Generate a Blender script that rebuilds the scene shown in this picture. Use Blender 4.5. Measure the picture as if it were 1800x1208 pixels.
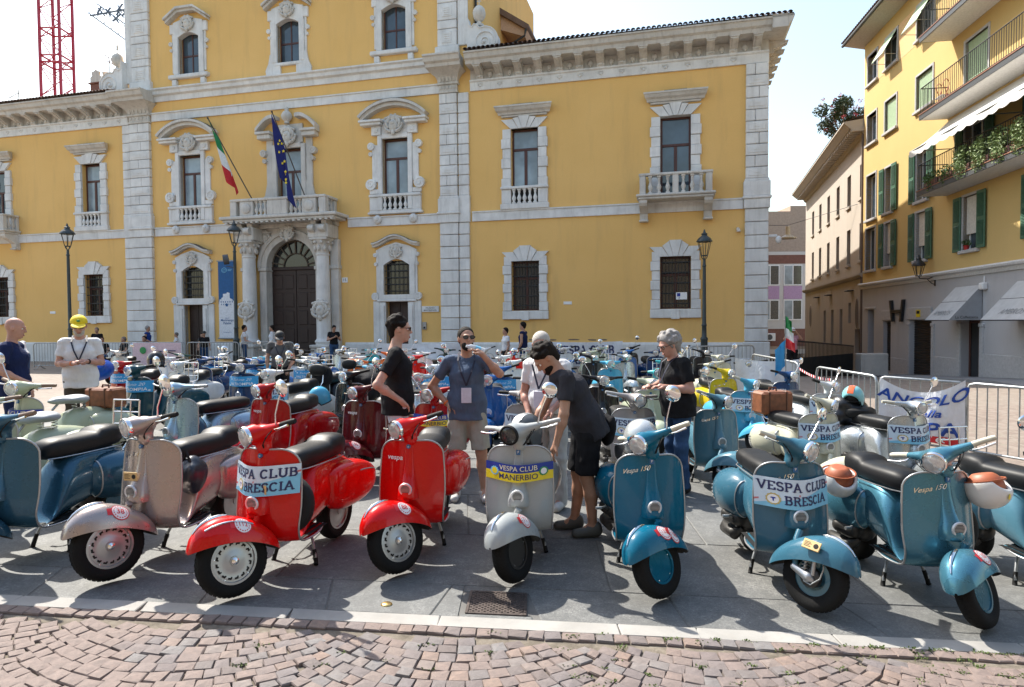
import bpy, math, random
import numpy as np
from mathutils import Matrix, Vector

for _o in list(bpy.data.objects):
    bpy.data.objects.remove(_o)
SC = bpy.context.scene
COL = SC.collection
R = math.radians
random.seed(11)
rng = np.random.default_rng(11)

# ------------------------------------------------------------------ camera
CAM_P, CAM_R, CAM_H = 0.0323, 0.0076, 1.77
_f = Vector((0, math.cos(CAM_P), -math.sin(CAM_P)))
_u = Vector((0, math.sin(CAM_P), math.cos(CAM_P)))
_x = Vector((1, 0, 0))
_X = _x * math.cos(CAM_R) - _u * math.sin(CAM_R)
_U = _u * math.cos(CAM_R) + _x * math.sin(CAM_R)
cd = bpy.data.cameras.new('camera')
cam = bpy.data.objects.new('camera', cd)
COL.objects.link(cam)
cd.sensor_width = 36
cd.sensor_fit = 'HORIZONTAL'
cd.lens = 22.8
cd.clip_start = 0.05
cd.clip_end = 2000
cam.matrix_world = Matrix(((_X.x, _U.x, -_f.x, 0), (_X.y, _U.y, -_f.y, 0), (_X.z, _U.z, -_f.z, CAM_H), (0, 0, 0, 1)))
SC.camera = cam

# ------------------------------------------------------------------ sky, sun, exposure
SUN_EL, SUN_AZ = R(50), R(-42)          # azimuth measured from +Y (straight ahead), negative = towards the left
W = bpy.data.worlds.new('World')
SC.world = W
W.use_nodes = True
nt = W.node_tree
nt.nodes.clear()
sky = nt.nodes.new('ShaderNodeTexSky')
sky.sky_type = 'NISHITA'
sky.sun_disc = False
sky.sun_elevation = SUN_EL
sky.sun_rotation = SUN_AZ
sky.air_density = 1.6
sky.dust_density = 2.0
sky.ozone_density = 1.0
bg = nt.nodes.new('ShaderNodeBackground')
bg.inputs['Strength'].default_value = 0.105
wo = nt.nodes.new('ShaderNodeOutputWorld')
nt.links.new(sky.outputs[0], bg.inputs['Color'])
nt.links.new(bg.outputs[0], wo.inputs['Surface'])
sd = bpy.data.lights.new('sun', 'SUN')
sd.energy = 3.4
sd.angle = R(0.55)
sd.color = (1.0, 0.95, 0.86)
sun = bpy.data.objects.new('sun', sd)
COL.objects.link(sun)
_sd = Vector((math.sin(SUN_AZ) * math.cos(SUN_EL), math.cos(SUN_AZ) * math.cos(SUN_EL), math.sin(SUN_EL)))
sun.rotation_euler = _sd.to_track_quat('Z', 'Y').to_euler()
sun.location = _sd * 60
SC.view_settings.view_transform = 'Standard'
SC.view_settings.look = 'None'
SC.view_settings.exposure = 1.42
SC.view_settings.gamma = 1.0
SC.view_settings.use_curve_mapping = False
SC.cycles.max_bounces = 6
SC.cycles.diffuse_bounces = 3
SC.cycles.glossy_bounces = 3
SC.cycles.transmission_bounces = 4
SC.cycles.transparent_max_bounces = 6
SC.cycles.caustics_reflective = False
SC.cycles.caustics_refractive = False
SC.cycles.use_denoising = True

# ------------------------------------------------------------------ mesh helpers
def smoothstep(a, b, x):
    t = min(1, max(0, (x - a) / (b - a)))
    return t * t * (3 - 2 * t)

def gz(x, y):
    """height of the ground: the square tips gently to the right, the side street falls away"""
    near = -0.035 * max(-6, min(6, x)) * (1 - smoothstep(7, 16, y))
    return near - 0.065 * max(0, y - 18) * smoothstep(6, 13, x)

def interp(x, xs, ys):
    """smooth (Catmull-Rom like) interpolation through a table"""
    xs = list(xs); ys = list(ys)
    if x <= xs[0]: return ys[0]
    if x >= xs[-1]: return ys[-1]
    i = max(j for j in range(len(xs)) if xs[j] <= x)
    i = min(i, len(xs) - 2)
    def sl(k):
        if k <= 0: return (ys[1] - ys[0]) / (xs[1] - xs[0])
        if k >= len(xs) - 1: return (ys[-1] - ys[-2]) / (xs[-1] - xs[-2])
        return (ys[k + 1] - ys[k - 1]) / (xs[k + 1] - xs[k - 1])
    h = xs[i + 1] - xs[i]; t = (x - xs[i]) / h
    return ((2*t**3 - 3*t*t + 1) * ys[i] + (t**3 - 2*t*t + t) * h * sl(i) + (-2*t**3 + 3*t*t) * ys[i + 1] + (t**3 - t*t) * h * sl(i + 1))

class MB:
    def __init__(s):
        s.v = []; s.f = []
    def add(s, vs, fs, M=None):
        o = len(s.v)
        if M is not None: vs = [M @ Vector(p) for p in vs]
        s.v += [tuple(p) for p in vs]
        s.f += [tuple(i + o for i in q) for q in fs]
        return s
    def box(s, x0, x1, y0, y1, z0, z1, M=None):
        return s.add([(x0,y0,z0),(x1,y0,z0),(x1,y1,z0),(x0,y1,z0),(x0,y0,z1),(x1,y0,z1),(x1,y1,z1),(x0,y1,z1)],
                     [(0,3,2,1),(4,5,6,7),(0,1,5,4),(1,2,6,5),(2,3,7,6),(3,0,4,7)], M)
    def bev(s, x0, x1, y0, y1, z0, z1, b=0.01, M=None):
        """box with chamfered edges"""
        b = min(b, (x1-x0)*.45, (y1-y0)*.45, (z1-z0)*.45)
        V = []; idx = {}
        X = (x0, x1); Y = (y0, y1); Z = (z0, z1)
        for i in (0, 1):
            for j in (0, 1):
                for k in (0, 1):
                    sx, sy, sz = (b if i == 0 else -b), (b if j == 0 else -b), (b if k == 0 else -b)
                    for a, p in enumerate(((X[i], Y[j]+sy, Z[k]+sz), (X[i]+sx, Y[j], Z[k]+sz), (X[i]+sx, Y[j]+sy, Z[k]))):
                        idx[i, j, k, a] = len(V); V.append(p)
        Fc = []
        for i in (0, 1):
            q = [idx[i,0,0,0], idx[i,1,0,0], idx[i,1,1,0], idx[i,0,1,0]]; Fc.append(q if i else q[::-1])
            q = [idx[0,i,0,1], idx[0,i,1,1], idx[1,i,1,1], idx[1,i,0,1]]; Fc.append(q if i else q[::-1])
            q = [idx[0,0,i,2], idx[1,0,i,2], idx[1,1,i,2], idx[0,1,i,2]]; Fc.append(q if i else q[::-1])
        for i in (0, 1):
            for j in (0, 1):
                q = [idx[i,j,0,0], idx[i,j,1,0], idx[i,j,1,1], idx[i,j,0,1]]; Fc.append(q if i == j else q[::-1])
                q = [idx[i,0,j,2], idx[i,1,j,2], idx[i,1,j,0], idx[i,0,j,0]]; Fc.append(q if i == j else q[::-1])
                q = [idx[0,i,j,1], idx[1,i,j,1], idx[1,i,j,2], idx[0,i,j,2]]; Fc.append(q if i == j else q[::-1])
                for k in (0, 1):
                    q = [idx[i,j,k,0], idx[i,j,k,1], idx[i,j,k,2]]
                    Fc.append(q if (i + j + k) % 2 else q[::-1])
        return s.add(V, Fc, M)
    def prism(s, poly, y0, y1, M=None, axis='y'):
        """polygon in (x,z) extruded along y from y0 (front) to y1 (back); counter-clockwise seen from -y"""
        n = len(poly)
        if axis == 'y':
            V = [(p[0], y0, p[1]) for p in poly] + [(p[0], y1, p[1]) for p in poly]
        elif axis == 'x':
            V = [(y0, p[0], p[1]) for p in poly] + [(y1, p[0], p[1]) for p in poly]
        else:
            V = [(p[0], p[1], y0) for p in poly] + [(p[0], p[1], y1) for p in poly]
        Fc = [tuple(range(n)), tuple(range(2*n-1, n-1, -1))]
        for i in range(n):
            j = (i + 1) % n
            Fc.append((j, i, i + n, j + n))
        return s.add(V, Fc, M)
    def tube(s, path, r, n=8, caps=True, M=None, closed=False):
        P = [Vector(p) for p in path]
        m = len(P)
        rs = r if isinstance(r, (list, tuple)) else [r] * m
        V = []; Fc = []
        up = None
        for i in range(m):
            if closed: t = (P[(i+1) % m] - P[i-1]).normalized()
            else: t = (P[min(i+1, m-1)] - P[max(i-1, 0)]).normalized()
            if up is None:
                up = Vector((0, 0, 1)) if abs(t.z) < .9 else Vector((1, 0, 0))
            a = t.cross(up).normalized(); b = a.cross(t).normalized(); up = b
            for k in range(n):
                an = 2 * math.pi * k / n
                V.append(P[i] + (a * math.cos(an) + b * math.sin(an)) * rs[i])
        for i in range(m if closed else m - 1):
            j = (i + 1) % m
            for k in range(n):
                l = (k + 1) % n
                Fc.append((i*n + k, i*n + l, j*n + l, j*n + k))
        if caps and not closed:
            Fc.append(tuple(range(n - 1, -1, -1))); Fc.append(tuple(range((m-1)*n, m*n)))
        return s.add(V, Fc, M)
    def lathe(s, prof, n=16, M=None, caps=True):
        """profile [(radius, height)] turned about z"""
        V = []; Fc = []
        m = len(prof)
        for r, h in prof:
            for k in range(n):
                a = 2 * math.pi * k / n
                V.append((r * math.cos(a), r * math.sin(a), h))
        for i in range(m - 1):
            for k in range(n):
                l = (k + 1) % n
                Fc.append((i*n + k, i*n + l, (i+1)*n + l, (i+1)*n + k))
        if caps:
            if prof[0][0] > 1e-5: Fc.append(tuple(range(n - 1, -1, -1)))
            if prof[-1][0] > 1e-5: Fc.append(tuple(range((m-1)*n, m*n)))
        return s.add(V, Fc, M)
    def grid(s, fn, us, vs, closed=False, M=None, flip=False):
        V = [fn(u, v) for u in us for v in vs]
        nv = len(vs); nu = len(us); Fc = []
        for i in range(nu if closed else nu - 1):
            i2 = (i + 1) % nu
            for j in range(nv - 1):
                q = (i*nv + j, i2*nv + j, i2*nv + j + 1, i*nv + j + 1)
                Fc.append(q[::-1] if flip else q)
        return s.add(V, Fc, M)
    def ball(s, c, r, nu=16, nv=10, M=None):
        rx, ry, rz = (r, r, r) if not isinstance(r, (list, tuple)) else r
        V = [(c[0], c[1], c[2] - rz)]; Fc = []
        for j in range(1, nv):
            p = -math.pi / 2 + math.pi * j / nv
            for i in range(nu):
                a = 2 * math.pi * i / nu
                V.append((c[0] + rx*math.cos(p)*math.cos(a), c[1] + ry*math.cos(p)*math.sin(a), c[2] + rz*math.sin(p)))
        V.append((c[0], c[1], c[2] + rz))
        for i in range(nu):
            k = (i + 1) % nu
            Fc.append((0, 1 + k, 1 + i))
            Fc.append((len(V) - 1, 1 + (nv-2)*nu + i, 1 + (nv-2)*nu + k))
            for j in range(nv - 2):
                Fc.append((1 + j*nu + i, 1 + j*nu + k, 1 + (j+1)*nu + k, 1 + (j+1)*nu + i))
        return s.add(V, Fc, M)
    def mesh(s, name, smooth=None, weld=False):
        me = bpy.data.meshes.new(name)
        me.from_pydata(s.v, [], s.f)
        if weld:
            import bmesh
            b = bmesh.new(); b.from_mesh(me); bmesh.ops.remove_doubles(b, verts=b.verts, dist=1e-5)
            bmesh.ops.recalc_face_normals(b, faces=b.faces); b.to_mesh(me); b.free()
        me.update()
        if smooth is not None:
            me.polygons.foreach_set('use_smooth', [True] * len(me.polygons))
            if smooth < 179:
                me.set_sharp_from_angle(angle=R(smooth))
        return me
    def build(s, name, mat, parent=None, smooth=None, M=None, weld=False):
        return link(name, s.mesh(name, smooth, weld), mat, parent, M)

def link(name, me, mat=None, parent=None, M=None):
    o = bpy.data.objects.new(name, me)
    COL.objects.link(o)
    if mat is not None:
        if len(me.materials) == 0: me.materials.append(None)
        o.material_slots[0].link = 'OBJECT'
        o.material_slots[0].material = mat
    if parent is not None: o.parent = parent
    if M is not None: o.matrix_local = M if parent is None else M
    return o

def tag(o, label=None, cat=None, group=None, kind=None):
    if label: o['label'] = label
    if cat: o['category'] = cat
    if group: o['group'] = group
    if kind: o['kind'] = kind
    return o

def empty(name, M=None, label=None, cat=None, group=None):
    o = bpy.data.objects.new(name, None)
    COL.objects.link(o)
    o.empty_display_size = .2
    if M is not None: o.matrix_world = M
    return tag(o, label, cat, group)

def T(x, y, z): return Matrix.Translation((x, y, z))
def RZ(a): return Matrix.Rotation(a, 4, 'Z')
def RX(a): return Matrix.Rotation(a, 4, 'X')
def RY(a): return Matrix.Rotation(a, 4, 'Y')

# ------------------------------------------------------------------ signed-distance bodies, meshed by surface nets
def surface_nets(D, org, h):
    """vertices and quads of the zero level of the array D"""
    ins = D < 0
    nx, ny, nz = D.shape
    c = [ins[i:nx-1+i, j:ny-1+j, k:nz-1+k] for i in (0, 1) for j in (0, 1) for k in (0, 1)]
    tot = sum(a.astype(np.int8) for a in c)
    cells = (tot > 0) & (tot < 8)
    idx = -np.ones(cells.shape, int)
    I = np.argwhere(cells)
    idx[cells] = np.arange(len(I))
    acc = np.zeros((len(I), 3)); cnt = np.zeros(len(I))
    offs = [(i, j, k) for i in (0, 1) for j in (0, 1) for k in (0, 1)]
    val = np.stack([D[I[:,0]+a, I[:,1]+b, I[:,2]+g] for a, b, g in offs], 1)
    for p in range(8):
        for q in range(p + 1, 8):
            dd = np.array(offs[q]) - np.array(offs[p])
            if abs(dd).sum() != 1: continue
            va, vb = val[:, p], val[:, q]
            m = (va < 0) != (vb < 0)
            t = np.where(m, va / np.where(m, va - vb, 1), 0)
            acc += np.where(m[:, None], np.array(offs[p]) + t[:, None] * dd, 0); cnt += m
    V = (I + acc / cnt[:, None]) * h + org
    Q = []
    for ax in range(3):
        a = [slice(None)] * 3; b = [slice(None)] * 3
        a[ax] = slice(0, -1); b[ax] = slice(1, None)
        cr = ins[tuple(a)] != ins[tuple(b)]
        E = np.argwhere(cr)
        o1, o2 = [(1, 2), (2, 0), (0, 1)][ax]
        E = E[(E[:, o1] > 0) & (E[:, o2] > 0) & (E[:, o1] < D.shape[o1]-1) & (E[:, o2] < D.shape[o2]-1)]
        def ci(d1, d2):
            e = E.copy(); e[:, o1] += d1; e[:, o2] += d2
            return idx[e[:, 0], e[:, 1], e[:, 2]]
        q = np.stack([ci(-1, -1), ci(0, -1), ci(0, 0), ci(-1, 0)], 1)
        fl = ~ins[E[:, 0], E[:, 1], E[:, 2]]
        q[fl] = q[fl][:, ::-1]
        Q.append(q)
    return V, np.concatenate(Q)

class SDF:
    """smooth union of round cones, ellipsoids and boxes; later pieces may cut"""
    def __init__(s): s.p = []
    def cone(s, a, b, ra, rb=None, k=.02, sc=(1, 1, 1)):
        s.p.append(('c', np.array(a, float), np.array(b, float), ra, ra if rb is None else rb, k, np.array(sc, float))); return s
    def ell(s, c, r, k=.02, M=None, cut=False):
        s.p.append(('e', np.array(c, float), np.array(r, float), M, k, cut)); return s
    def cyl(s, a, b, ra, rb, k=.01, sy=1.0, cut=False, side=None):
        s.p.append(('y', np.array(a, float), np.array(b, float), ra, rb, k, sy, cut, side)); return s
    def half(s, p, n):
        s.p.append(('h', np.array(p, float), np.array(n, float) / np.linalg.norm(n))); return s
    def mesh(s, name, h=.012, smooth=True, wrinkle=0):
        lo = np.full(3, 1e9); hi = -lo
        for p in s.p:
            if p[0] == 'c': r = max(p[3], p[4]) * max(p[6]); pts = (p[1] - r, p[1] + r, p[2] - r, p[2] + r)
            elif p[0] == 'e':
                if p[5]: continue
                r = max(p[2]); pts = (p[1] - r, p[1] + r)
            elif p[0] == 'y':
                if p[7]: continue
                r = max(p[3], p[4]) * max(1, p[6]); pts = (p[1] - r, p[1] + r, p[2] - r, p[2] + r)
            else: continue
            for q in pts: lo = np.minimum(lo, q); hi = np.maximum(hi, q)
        lo -= 3*h + .01; hi += 3*h + .01
        n = np.ceil((hi - lo) / h).astype(int) + 1
        ax = [lo[i] + h * np.arange(n[i]) for i in range(3)]
        D = np.full(n, 9.0, np.float32)
        for p in s.p:
            if p[0] == 'h':
                gx, gy, gz_ = np.meshgrid(*ax, indexing='ij', sparse=True)
                d = (gx - p[1][0]) * p[2][0] + (gy - p[1][1]) * p[2][1] + (gz_ - p[1][2]) * p[2][2]
                D = np.maximum(D, d.astype(np.float32)); continue
            if p[0] == 'c': r = max(p[3], p[4]) * max(p[6]) ; a = np.minimum(p[1], p[2]) - r; b = np.maximum(p[1], p[2]) + r; k = p[5]
            elif p[0] == 'e': r = max(p[2]); a = p[1] - r; b = p[1] + r; k = p[4]
            else: r = max(p[3], p[4]) * max(1, p[6]); a = np.minimum(p[1], p[2]) - r; b = np.maximum(p[1], p[2]) + r; k = p[5]
            pad = k * 1.5 + 3 * h
            i0 = np.clip(np.floor((a - pad - lo) / h).astype(int), 0, n - 1); i1 = np.clip(np.ceil((b + pad - lo) / h).astype(int) + 1, 1, n)
            if (i1 <= i0).any(): continue
            sl = tuple(slice(i0[i], i1[i]) for i in range(3))
            gx, gy, gz_ = np.meshgrid(*[ax[i][sl[i]] for i in range(3)], indexing='ij')
            P = np.stack([gx, gy, gz_], -1)
            cut = False
            if p[0] == 'c':
                sc = p[6]; A = p[1] / sc; B = p[2] / sc; Q = P / sc
                ab = B - A; t = np.clip(((Q - A) @ ab) / max(ab @ ab, 1e-9), 0, 1)
                d = (np.linalg.norm(Q - (A + t[..., None] * ab), axis=-1) - (p[3] + (p[4] - p[3]) * t)) * sc.min()
            elif p[0] == 'e':
                Q = P - p[1]
                if p[3] is not None: Q = Q @ p[3]
                q = Q / p[2]; k0 = np.linalg.norm(q, axis=-1); k1 = np.linalg.norm(q / p[2], axis=-1)
                d = k0 * (k0 - 1) / np.maximum(k1, 1e-6); cut = p[5]
            else:
                ab = p[2] - p[1]; L = np.linalg.norm(ab); u = ab / L
                if p[8] is not None:
                    sd_ = np.array(p[8], float); sd_ -= (sd_ @ u) * u; sd_ /= np.linalg.norm(sd_)
                else:
                    sd_ = np.cross(u, (1, 0, 0)) if abs(u[0]) < .9 else np.cross(u, (0, 1, 0)); sd_ /= np.linalg.norm(sd_)
                fr = np.cross(u, sd_)
                Q = P - p[1]; t = Q @ u
                rad = np.sqrt((Q @ sd_ / p[6]) ** 2 + (Q @ fr) ** 2)
                rr = p[3] + (p[4] - p[3]) * np.clip(t / L, 0, 1)
                d1 = (rad - rr) * min(1, p[6]); d2 = np.maximum(-t, t - L)
                d = np.minimum(np.maximum(d1, d2), 0) + np.sqrt(np.maximum(d1, 0)**2 + np.maximum(d2, 0)**2); cut = p[7]
            E = D[sl]
            d = d.astype(np.float32)
            if cut:
                kk = max(k, 1e-4); hh = np.clip(.5 - .5 * (E + d) / kk, 0, 1)
                D[sl] = E * (1 - hh) + (-d) * hh + kk * hh * (1 - hh)
            else:
                kk = max(k, 1e-4); hh = np.clip(.5 + .5 * (d - E) / kk, 0, 1)
                D[sl] = d * (1 - hh) + E * hh - kk * hh * (1 - hh)
        if wrinkle:
            r_ = np.random.default_rng(len(s.p) + int(abs(lo[0]) * 1000))
            gx, gy, gz_ = np.meshgrid(*ax, indexing='ij', sparse=True)
            tot = 0
            for _ in range(7):
                d = r_.normal(size=3) * (1, 1, 1.5); d *= r_.uniform(28, 75) / np.linalg.norm(d); e = r_.normal(size=3) * 9
                tot = tot + np.sin(gx*d[0] + gy*d[1] + gz_*d[2] + r_.uniform(0, 6) + 1.5 * np.sin(gx*e[0] + gy*e[1] + gz_*e[2]))
            D = D + (wrinkle * tot / 7).astype(np.float32)
        V, Qd = surface_nets(D, lo, h)
        me = bpy.data.meshes.new(name)
        me.vertices.add(len(V)); me.vertices.foreach_set('co', V.astype(np.float32).ravel())
        me.loops.add(Qd.size); me.loops.foreach_set('vertex_index', Qd.astype(np.int32).ravel())
        me.polygons.add(len(Qd)); me.polygons.foreach_set('loop_start', np.arange(0, Qd.size, 4, dtype=np.int32))
        me.update(calc_edges=True); me.validate()
        if smooth: me.polygons.foreach_set('use_smooth', [True] * len(me.polygons))
        return me

# ------------------------------------------------------------------ lettering
_TXT = {}
def text_mesh2d(body, size=1.0, bold=0.0, shear=0.0, sx=1.0):
    """flat outline text in (x, y), centred; returns vertices and triangles"""
    key = (body, bold, shear)
    if key not in _TXT:
        c = bpy.data.curves.new('lettering_source', 'FONT')
        c.body = body; c.align_x = 'CENTER'; c.align_y = 'CENTER'; c.size = 1; c.offset = bold; c.shear = shear
        c.resolution_u = 3
        o = bpy.data.objects.new('lettering_source', c); COL.objects.link(o)
        dg = bpy.context.evaluated_depsgraph_get()
        me = bpy.data.meshes.new_from_object(o.evaluated_get(dg))
        V = [tuple(v.co[:2]) for v in me.vertices]; Fc = [tuple(p.vertices) for p in me.polygons]
        bpy.data.objects.remove(o); bpy.data.meshes.remove(me); bpy.data.curves.remove(c)
        _TXT[key] = (V, Fc)
    V, Fc = _TXT[key]
    return [(x * size * sx, y * size) for x, y in V], Fc

# slab-serif capitals drawn as strokes (x, y in 0..1; width of each letter), for the club banners
def _arc(cx, cy, rx, ry, a0, a1, n=9):
    return [(cx + rx * math.cos(R(a0 + (a1 - a0) * i / n)), cy + ry * math.sin(R(a0 + (a1 - a0) * i / n))) for i in range(n + 1)]
_SER = {
    'V': (.95, [[(.12, 1), (.47, 0)], [(.83, 1), (.47, 0)]], [(.12, 1), (.83, 1)]),
    'A': (.95, [[(.12, 0), (.47, 1)], [(.83, 0), (.47, 1)], [(.27, .35), (.68, .35)]], [(.12, 0), (.83, 0)]),
    'E': (.82, [[(.2, 0), (.2, 1)], [(.2, .95), (.7, .95), (.7, .78)], [(.2, .5), (.55, .5)], [(.2, .05), (.72, .05), (.72, .24)]], [(.2, 0), (.2, 1)]),
    'S': (.72, [_arc(.36, .73, .25, .23, 25, 270, 10) + _arc(.36, .26, .26, .24, 90, -155, 10)], []),
    'P': (.82, [[(.2, 0), (.2, 1)], [(.2, .95)] + _arc(.45, .72, .25, .23, 90, -90) + [(.2, .49)]], [(.2, 0), (.2, 1)]),
    'C': (.82, [_arc(.43, .5, .32, .46, 45, 315, 14)], []),
    'L': (.78, [[(.2, 0), (.2, 1)], [(.2, .05), (.68, .05), (.68, .26)]], [(.2, 0), (.2, 1)]),
    'U': (.9, [[(.18, 1), (.18, .35)] + _arc(.45, .33, .27, .29, 180, 360, 8) + [(.72, 1)]], [(.18, 1), (.72, 1)]),
    'B': (.85, [[(.2, 0), (.2, 1)], [(.2, .95)] + _arc(.45, .74, .22, .21, 90, -90) + [(.2, .52)], [(.45, .53)] + _arc(.47, .28, .25, .24, 90, -90) + [(.2, .05)]], [(.2, 0), (.2, 1)]),
    'R': (.92, [[(.2, 0), (.2, 1)], [(.2, .95)] + _arc(.47, .73, .23, .22, 90, -90) + [(.2, .51)], [(.48, .5), (.78, 0)]], [(.2, 0), (.2, 1), (.78, 0)]),
    'I': (.45, [[(.22, 0), (.22, 1)]], [(.22, 0), (.22, 1)]),
    ' ': (.5, [], []),
}
def serif_text2d(word, h=1.0, wd=.17, sp=.02):
    V = []; Fc = []; x = 0
    def seg(a, b, w):
        dx, dy = b[0]-a[0], b[1]-a[1]; L = math.hypot(dx, dy) or 1
        nx, ny = -dy/L*w/2, dx/L*w/2
        ex, ey = dx/L*w*.25, dy/L*w*.25
        o = len(V)
        V.extend([(a[0]-nx-ex, a[1]-ny-ey), (b[0]-nx+ex, b[1]-ny+ey), (b[0]+nx+ex, b[1]+ny+ey), (a[0]+nx-ex, a[1]+ny-ey)])
        Fc.append((o, o+1, o+2, o+3))
    for ch in word:
        w, st, se = _SER[ch]
        for pl in st:
            for a, b in zip(pl, pl[1:]):
                seg((a[0]+x, a[1]), (b[0]+x, b[1]), wd * (.75 if abs(a[1]-b[1]) < .02 else 1))
        for p in se:
            yy = .04 if p[1] < .5 else .96
            seg((p[0]+x-.16, yy), (p[0]+x+.16, yy), .09)
        x += w + sp
    return [((p[0] - x/2) * h, (p[1] - .5) * h) for p in V], Fc, x * h
# ------------------------------------------------------------------ materials
_M = {}
class NT:
    def __init__(s, name):
        m = bpy.data.materials.new(name); m.use_nodes = True
        s.m = m; s.t = m.node_tree; s.b = s.t.nodes['Principled BSDF']
    def n(s, t, **kw):
        nd = s.t.nodes.new('ShaderNode' + t)
        for k, v in kw.items():
            if k in nd.inputs: nd.inputs[k].default_value = v
            else: setattr(nd, k, v)
        return nd
    def l(s, a, b): s.t.links.new(a, b)
    def coord(s, which='Object', scale=(1, 1, 1)):
        tc = s.n('TexCoord'); mp = s.n('Mapping'); mp.inputs['Scale'].default_value = scale
        s.l(tc.outputs[which], mp.inputs[0]); return mp.outputs[0]
    def world(s, scale=(1, 1, 1)):
        g = s.n('NewGeometry'); mp = s.n('Mapping'); mp.inputs['Scale'].default_value = scale
        s.l(g.outputs['Position'], mp.inputs[0]); return mp.outputs[0]
    def noise(s, vec, scale, detail=4, rough=.55):
        nd = s.n('TexNoise'); nd.inputs['Scale'].default_value = scale; nd.inputs['Detail'].default_value = detail; nd.inputs['Roughness'].default_value = rough
        s.l(vec, nd.inputs['Vector']); return nd.outputs[0]
    def ramp(s, fac, stops):
        r = s.n('ValToRGB'); e = r.color_ramp.elements
        while len(e) < len(stops): e.new(.5)
        for i, (p, c) in enumerate(stops):
            e[i].position = p; e[i].color = (*c, 1) if len(c) == 3 else c
        s.l(fac, r.inputs[0]); return r.outputs[0]
    def mix(s, fac, a, b, mode='MIX'):
        m = s.n('Mix'); m.data_type = 'RGBA'; m.blend_type = mode
        for v, i in ((fac, 0), (a, 6), (b, 7)):
            if isinstance(v, (int, float)): m.inputs[i].default_value = v
            elif isinstance(v, tuple): m.inputs[i].default_value = (*v, 1) if len(v) == 3 else v
            else: s.l(v, m.inputs[i])
        return m.outputs[2]
    def bump(s, h, strength=.3, dist=.01):
        b = s.n('Bump'); b.inputs['Strength'].default_value = strength; b.inputs['Distance'].default_value = dist
        s.l(h, b.inputs['Height']); s.l(b.outputs[0], s.b.inputs['Normal'])
    def out(s, col=None, rough=None, **kw):
        if col is not None:
            if isinstance(col, tuple): s.b.inputs['Base Color'].default_value = (*col, 1)
            else: s.l(col, s.b.inputs['Base Color'])
        if rough is not None:
            if isinstance(rough, (int, float)): s.b.inputs['Roughness'].default_value = rough
            else: s.l(rough, s.b.inputs['Roughness'])
        for k, v in kw.items(): s.b.inputs[k.replace('_', ' ')].default_value = v
        return s.m

def plain(name, col, rough=.5, metallic=0, var=.12, scale=14, bump=0, **kw):
    """a plain surface with a little uneven wear"""
    if name in _M: return _M[name]
    n = NT(name)
    vec = n.coord()
    nz = n.noise(vec, scale)
    a = tuple(max(0, c * (1 - var)) for c in col); b = tuple(min(1, c * (1 + var)) for c in col)
    c = n.ramp(nz, [(.3, a), (.7, b)])
    if bump: n.bump(n.noise(vec, scale * 6), bump, .004)
    kw = {k: v for k, v in kw.items()}
    _M[name] = n.out(c, rough, Metallic=metallic, **kw)
    return _M[name]

def paint(name, col, metallic=0.0, rough=.28):
    """enamel or metallic vehicle paint under a clear coat, faintly dusty"""
    if name in _M: return _M[name]
    n = NT(name)
    vec = n.coord()
    d = n.noise(vec, 5, 5)
    dust = n.ramp(d, [(.55, (0, 0, 0)), (.9, (.025, .025, .025))])
    c = n.mix(dust, col, (.45, .43, .4))
    if metallic:
        fl = n.noise(vec, 900, 1)
        c = n.mix(.25, c, n.ramp(fl, [(.35, tuple(x * .6 for x in col)), (.7, tuple(min(1, x * 1.5) for x in col))]))
    n.out(c, n.ramp(n.noise(vec, 9, 4), [(.3, (rough - .06,) * 3), (.8, (rough + .1,) * 3)]), Metallic=metallic, Coat_Weight=.5, Coat_Roughness=.015, Specular_IOR_Level=.12)
    _M[name] = n.m
    return n.m

def mat_plaster(name, col, col2, stain=(.35, .25, .12), streak=.25):
    if name in _M: return _M[name]
    n = NT(name)
    v = n.coord()
    big = n.noise(v, .35, 6, .6)
    c = n.ramp(big, [(.32, col2), (.68, col)])
    st = n.noise(n.coord('Object', (1.6, 1.6, .18)), 1.1, 6, .65)
    c = n.mix(n.ramp(st, [(.52, (0, 0, 0)), (.8, (streak,) * 3)]), c, stain)
    sp = n.noise(v, 26, 3, .7)
    c = n.mix(n.ramp(sp, [(.35, (.16,) * 3), (.6, (0, 0, 0))]), c, tuple(x * .72 for x in col2))
    n.bump(n.noise(v, 38, 5, .65), .22, .012)
    _M[name] = n.out(c, .92)
    return _M[name]

def mat_stone(name, col=(.62, .6, .56), dark=(.30, .28, .25), streak=.55, scale=1.0, bump=.25):
    if name in _M: return _M[name]
    n = NT(name)
    v = n.coord(); w = n.world((1, 1, 1))
    a = n.noise(w, 1.7 * scale, 6, .6)
    lite = tuple(min(1, x * 1.13) for x in col)
    c = n.ramp(a, [(.3, tuple(x * .84 for x in col)), (.7, lite)])
    st = n.noise(n.world((5, 5, .55)), 1.0 * scale, 7, .72)
    c = n.mix(n.ramp(st, [(.5, (0, 0, 0)), (.78, (streak,) * 3)]), c, dark)
    oi = n.n('ObjectInfo')
    c = n.mix(n.ramp(oi.outputs['Random'], [(0, (.0, .0, .0)), (1, (.22, .22, .22))]), c, tuple(x * .72 for x in col))
    n.bump(n.noise(w, 30 * scale, 5, .7), bump, .01)
    _M[name] = n.out(c, .85)
    return _M[name]

def mat_glass(name, col=(.03, .045, .06), rough=.06):
    """window glass over a dim room"""
    if name in _M: return _M[name]
    n = NT(name)
    w = n.world()
    n.bump(n.noise(w, 1.3, 2), .035, .05)
    c = n.ramp(n.noise(w, .8, 3), [(.35, col), (.7, tuple(min(1, x * 2.2) for x in col))])
    _M[name] = n.out(c, rough, IOR=1.7)
    return _M[name]

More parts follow.
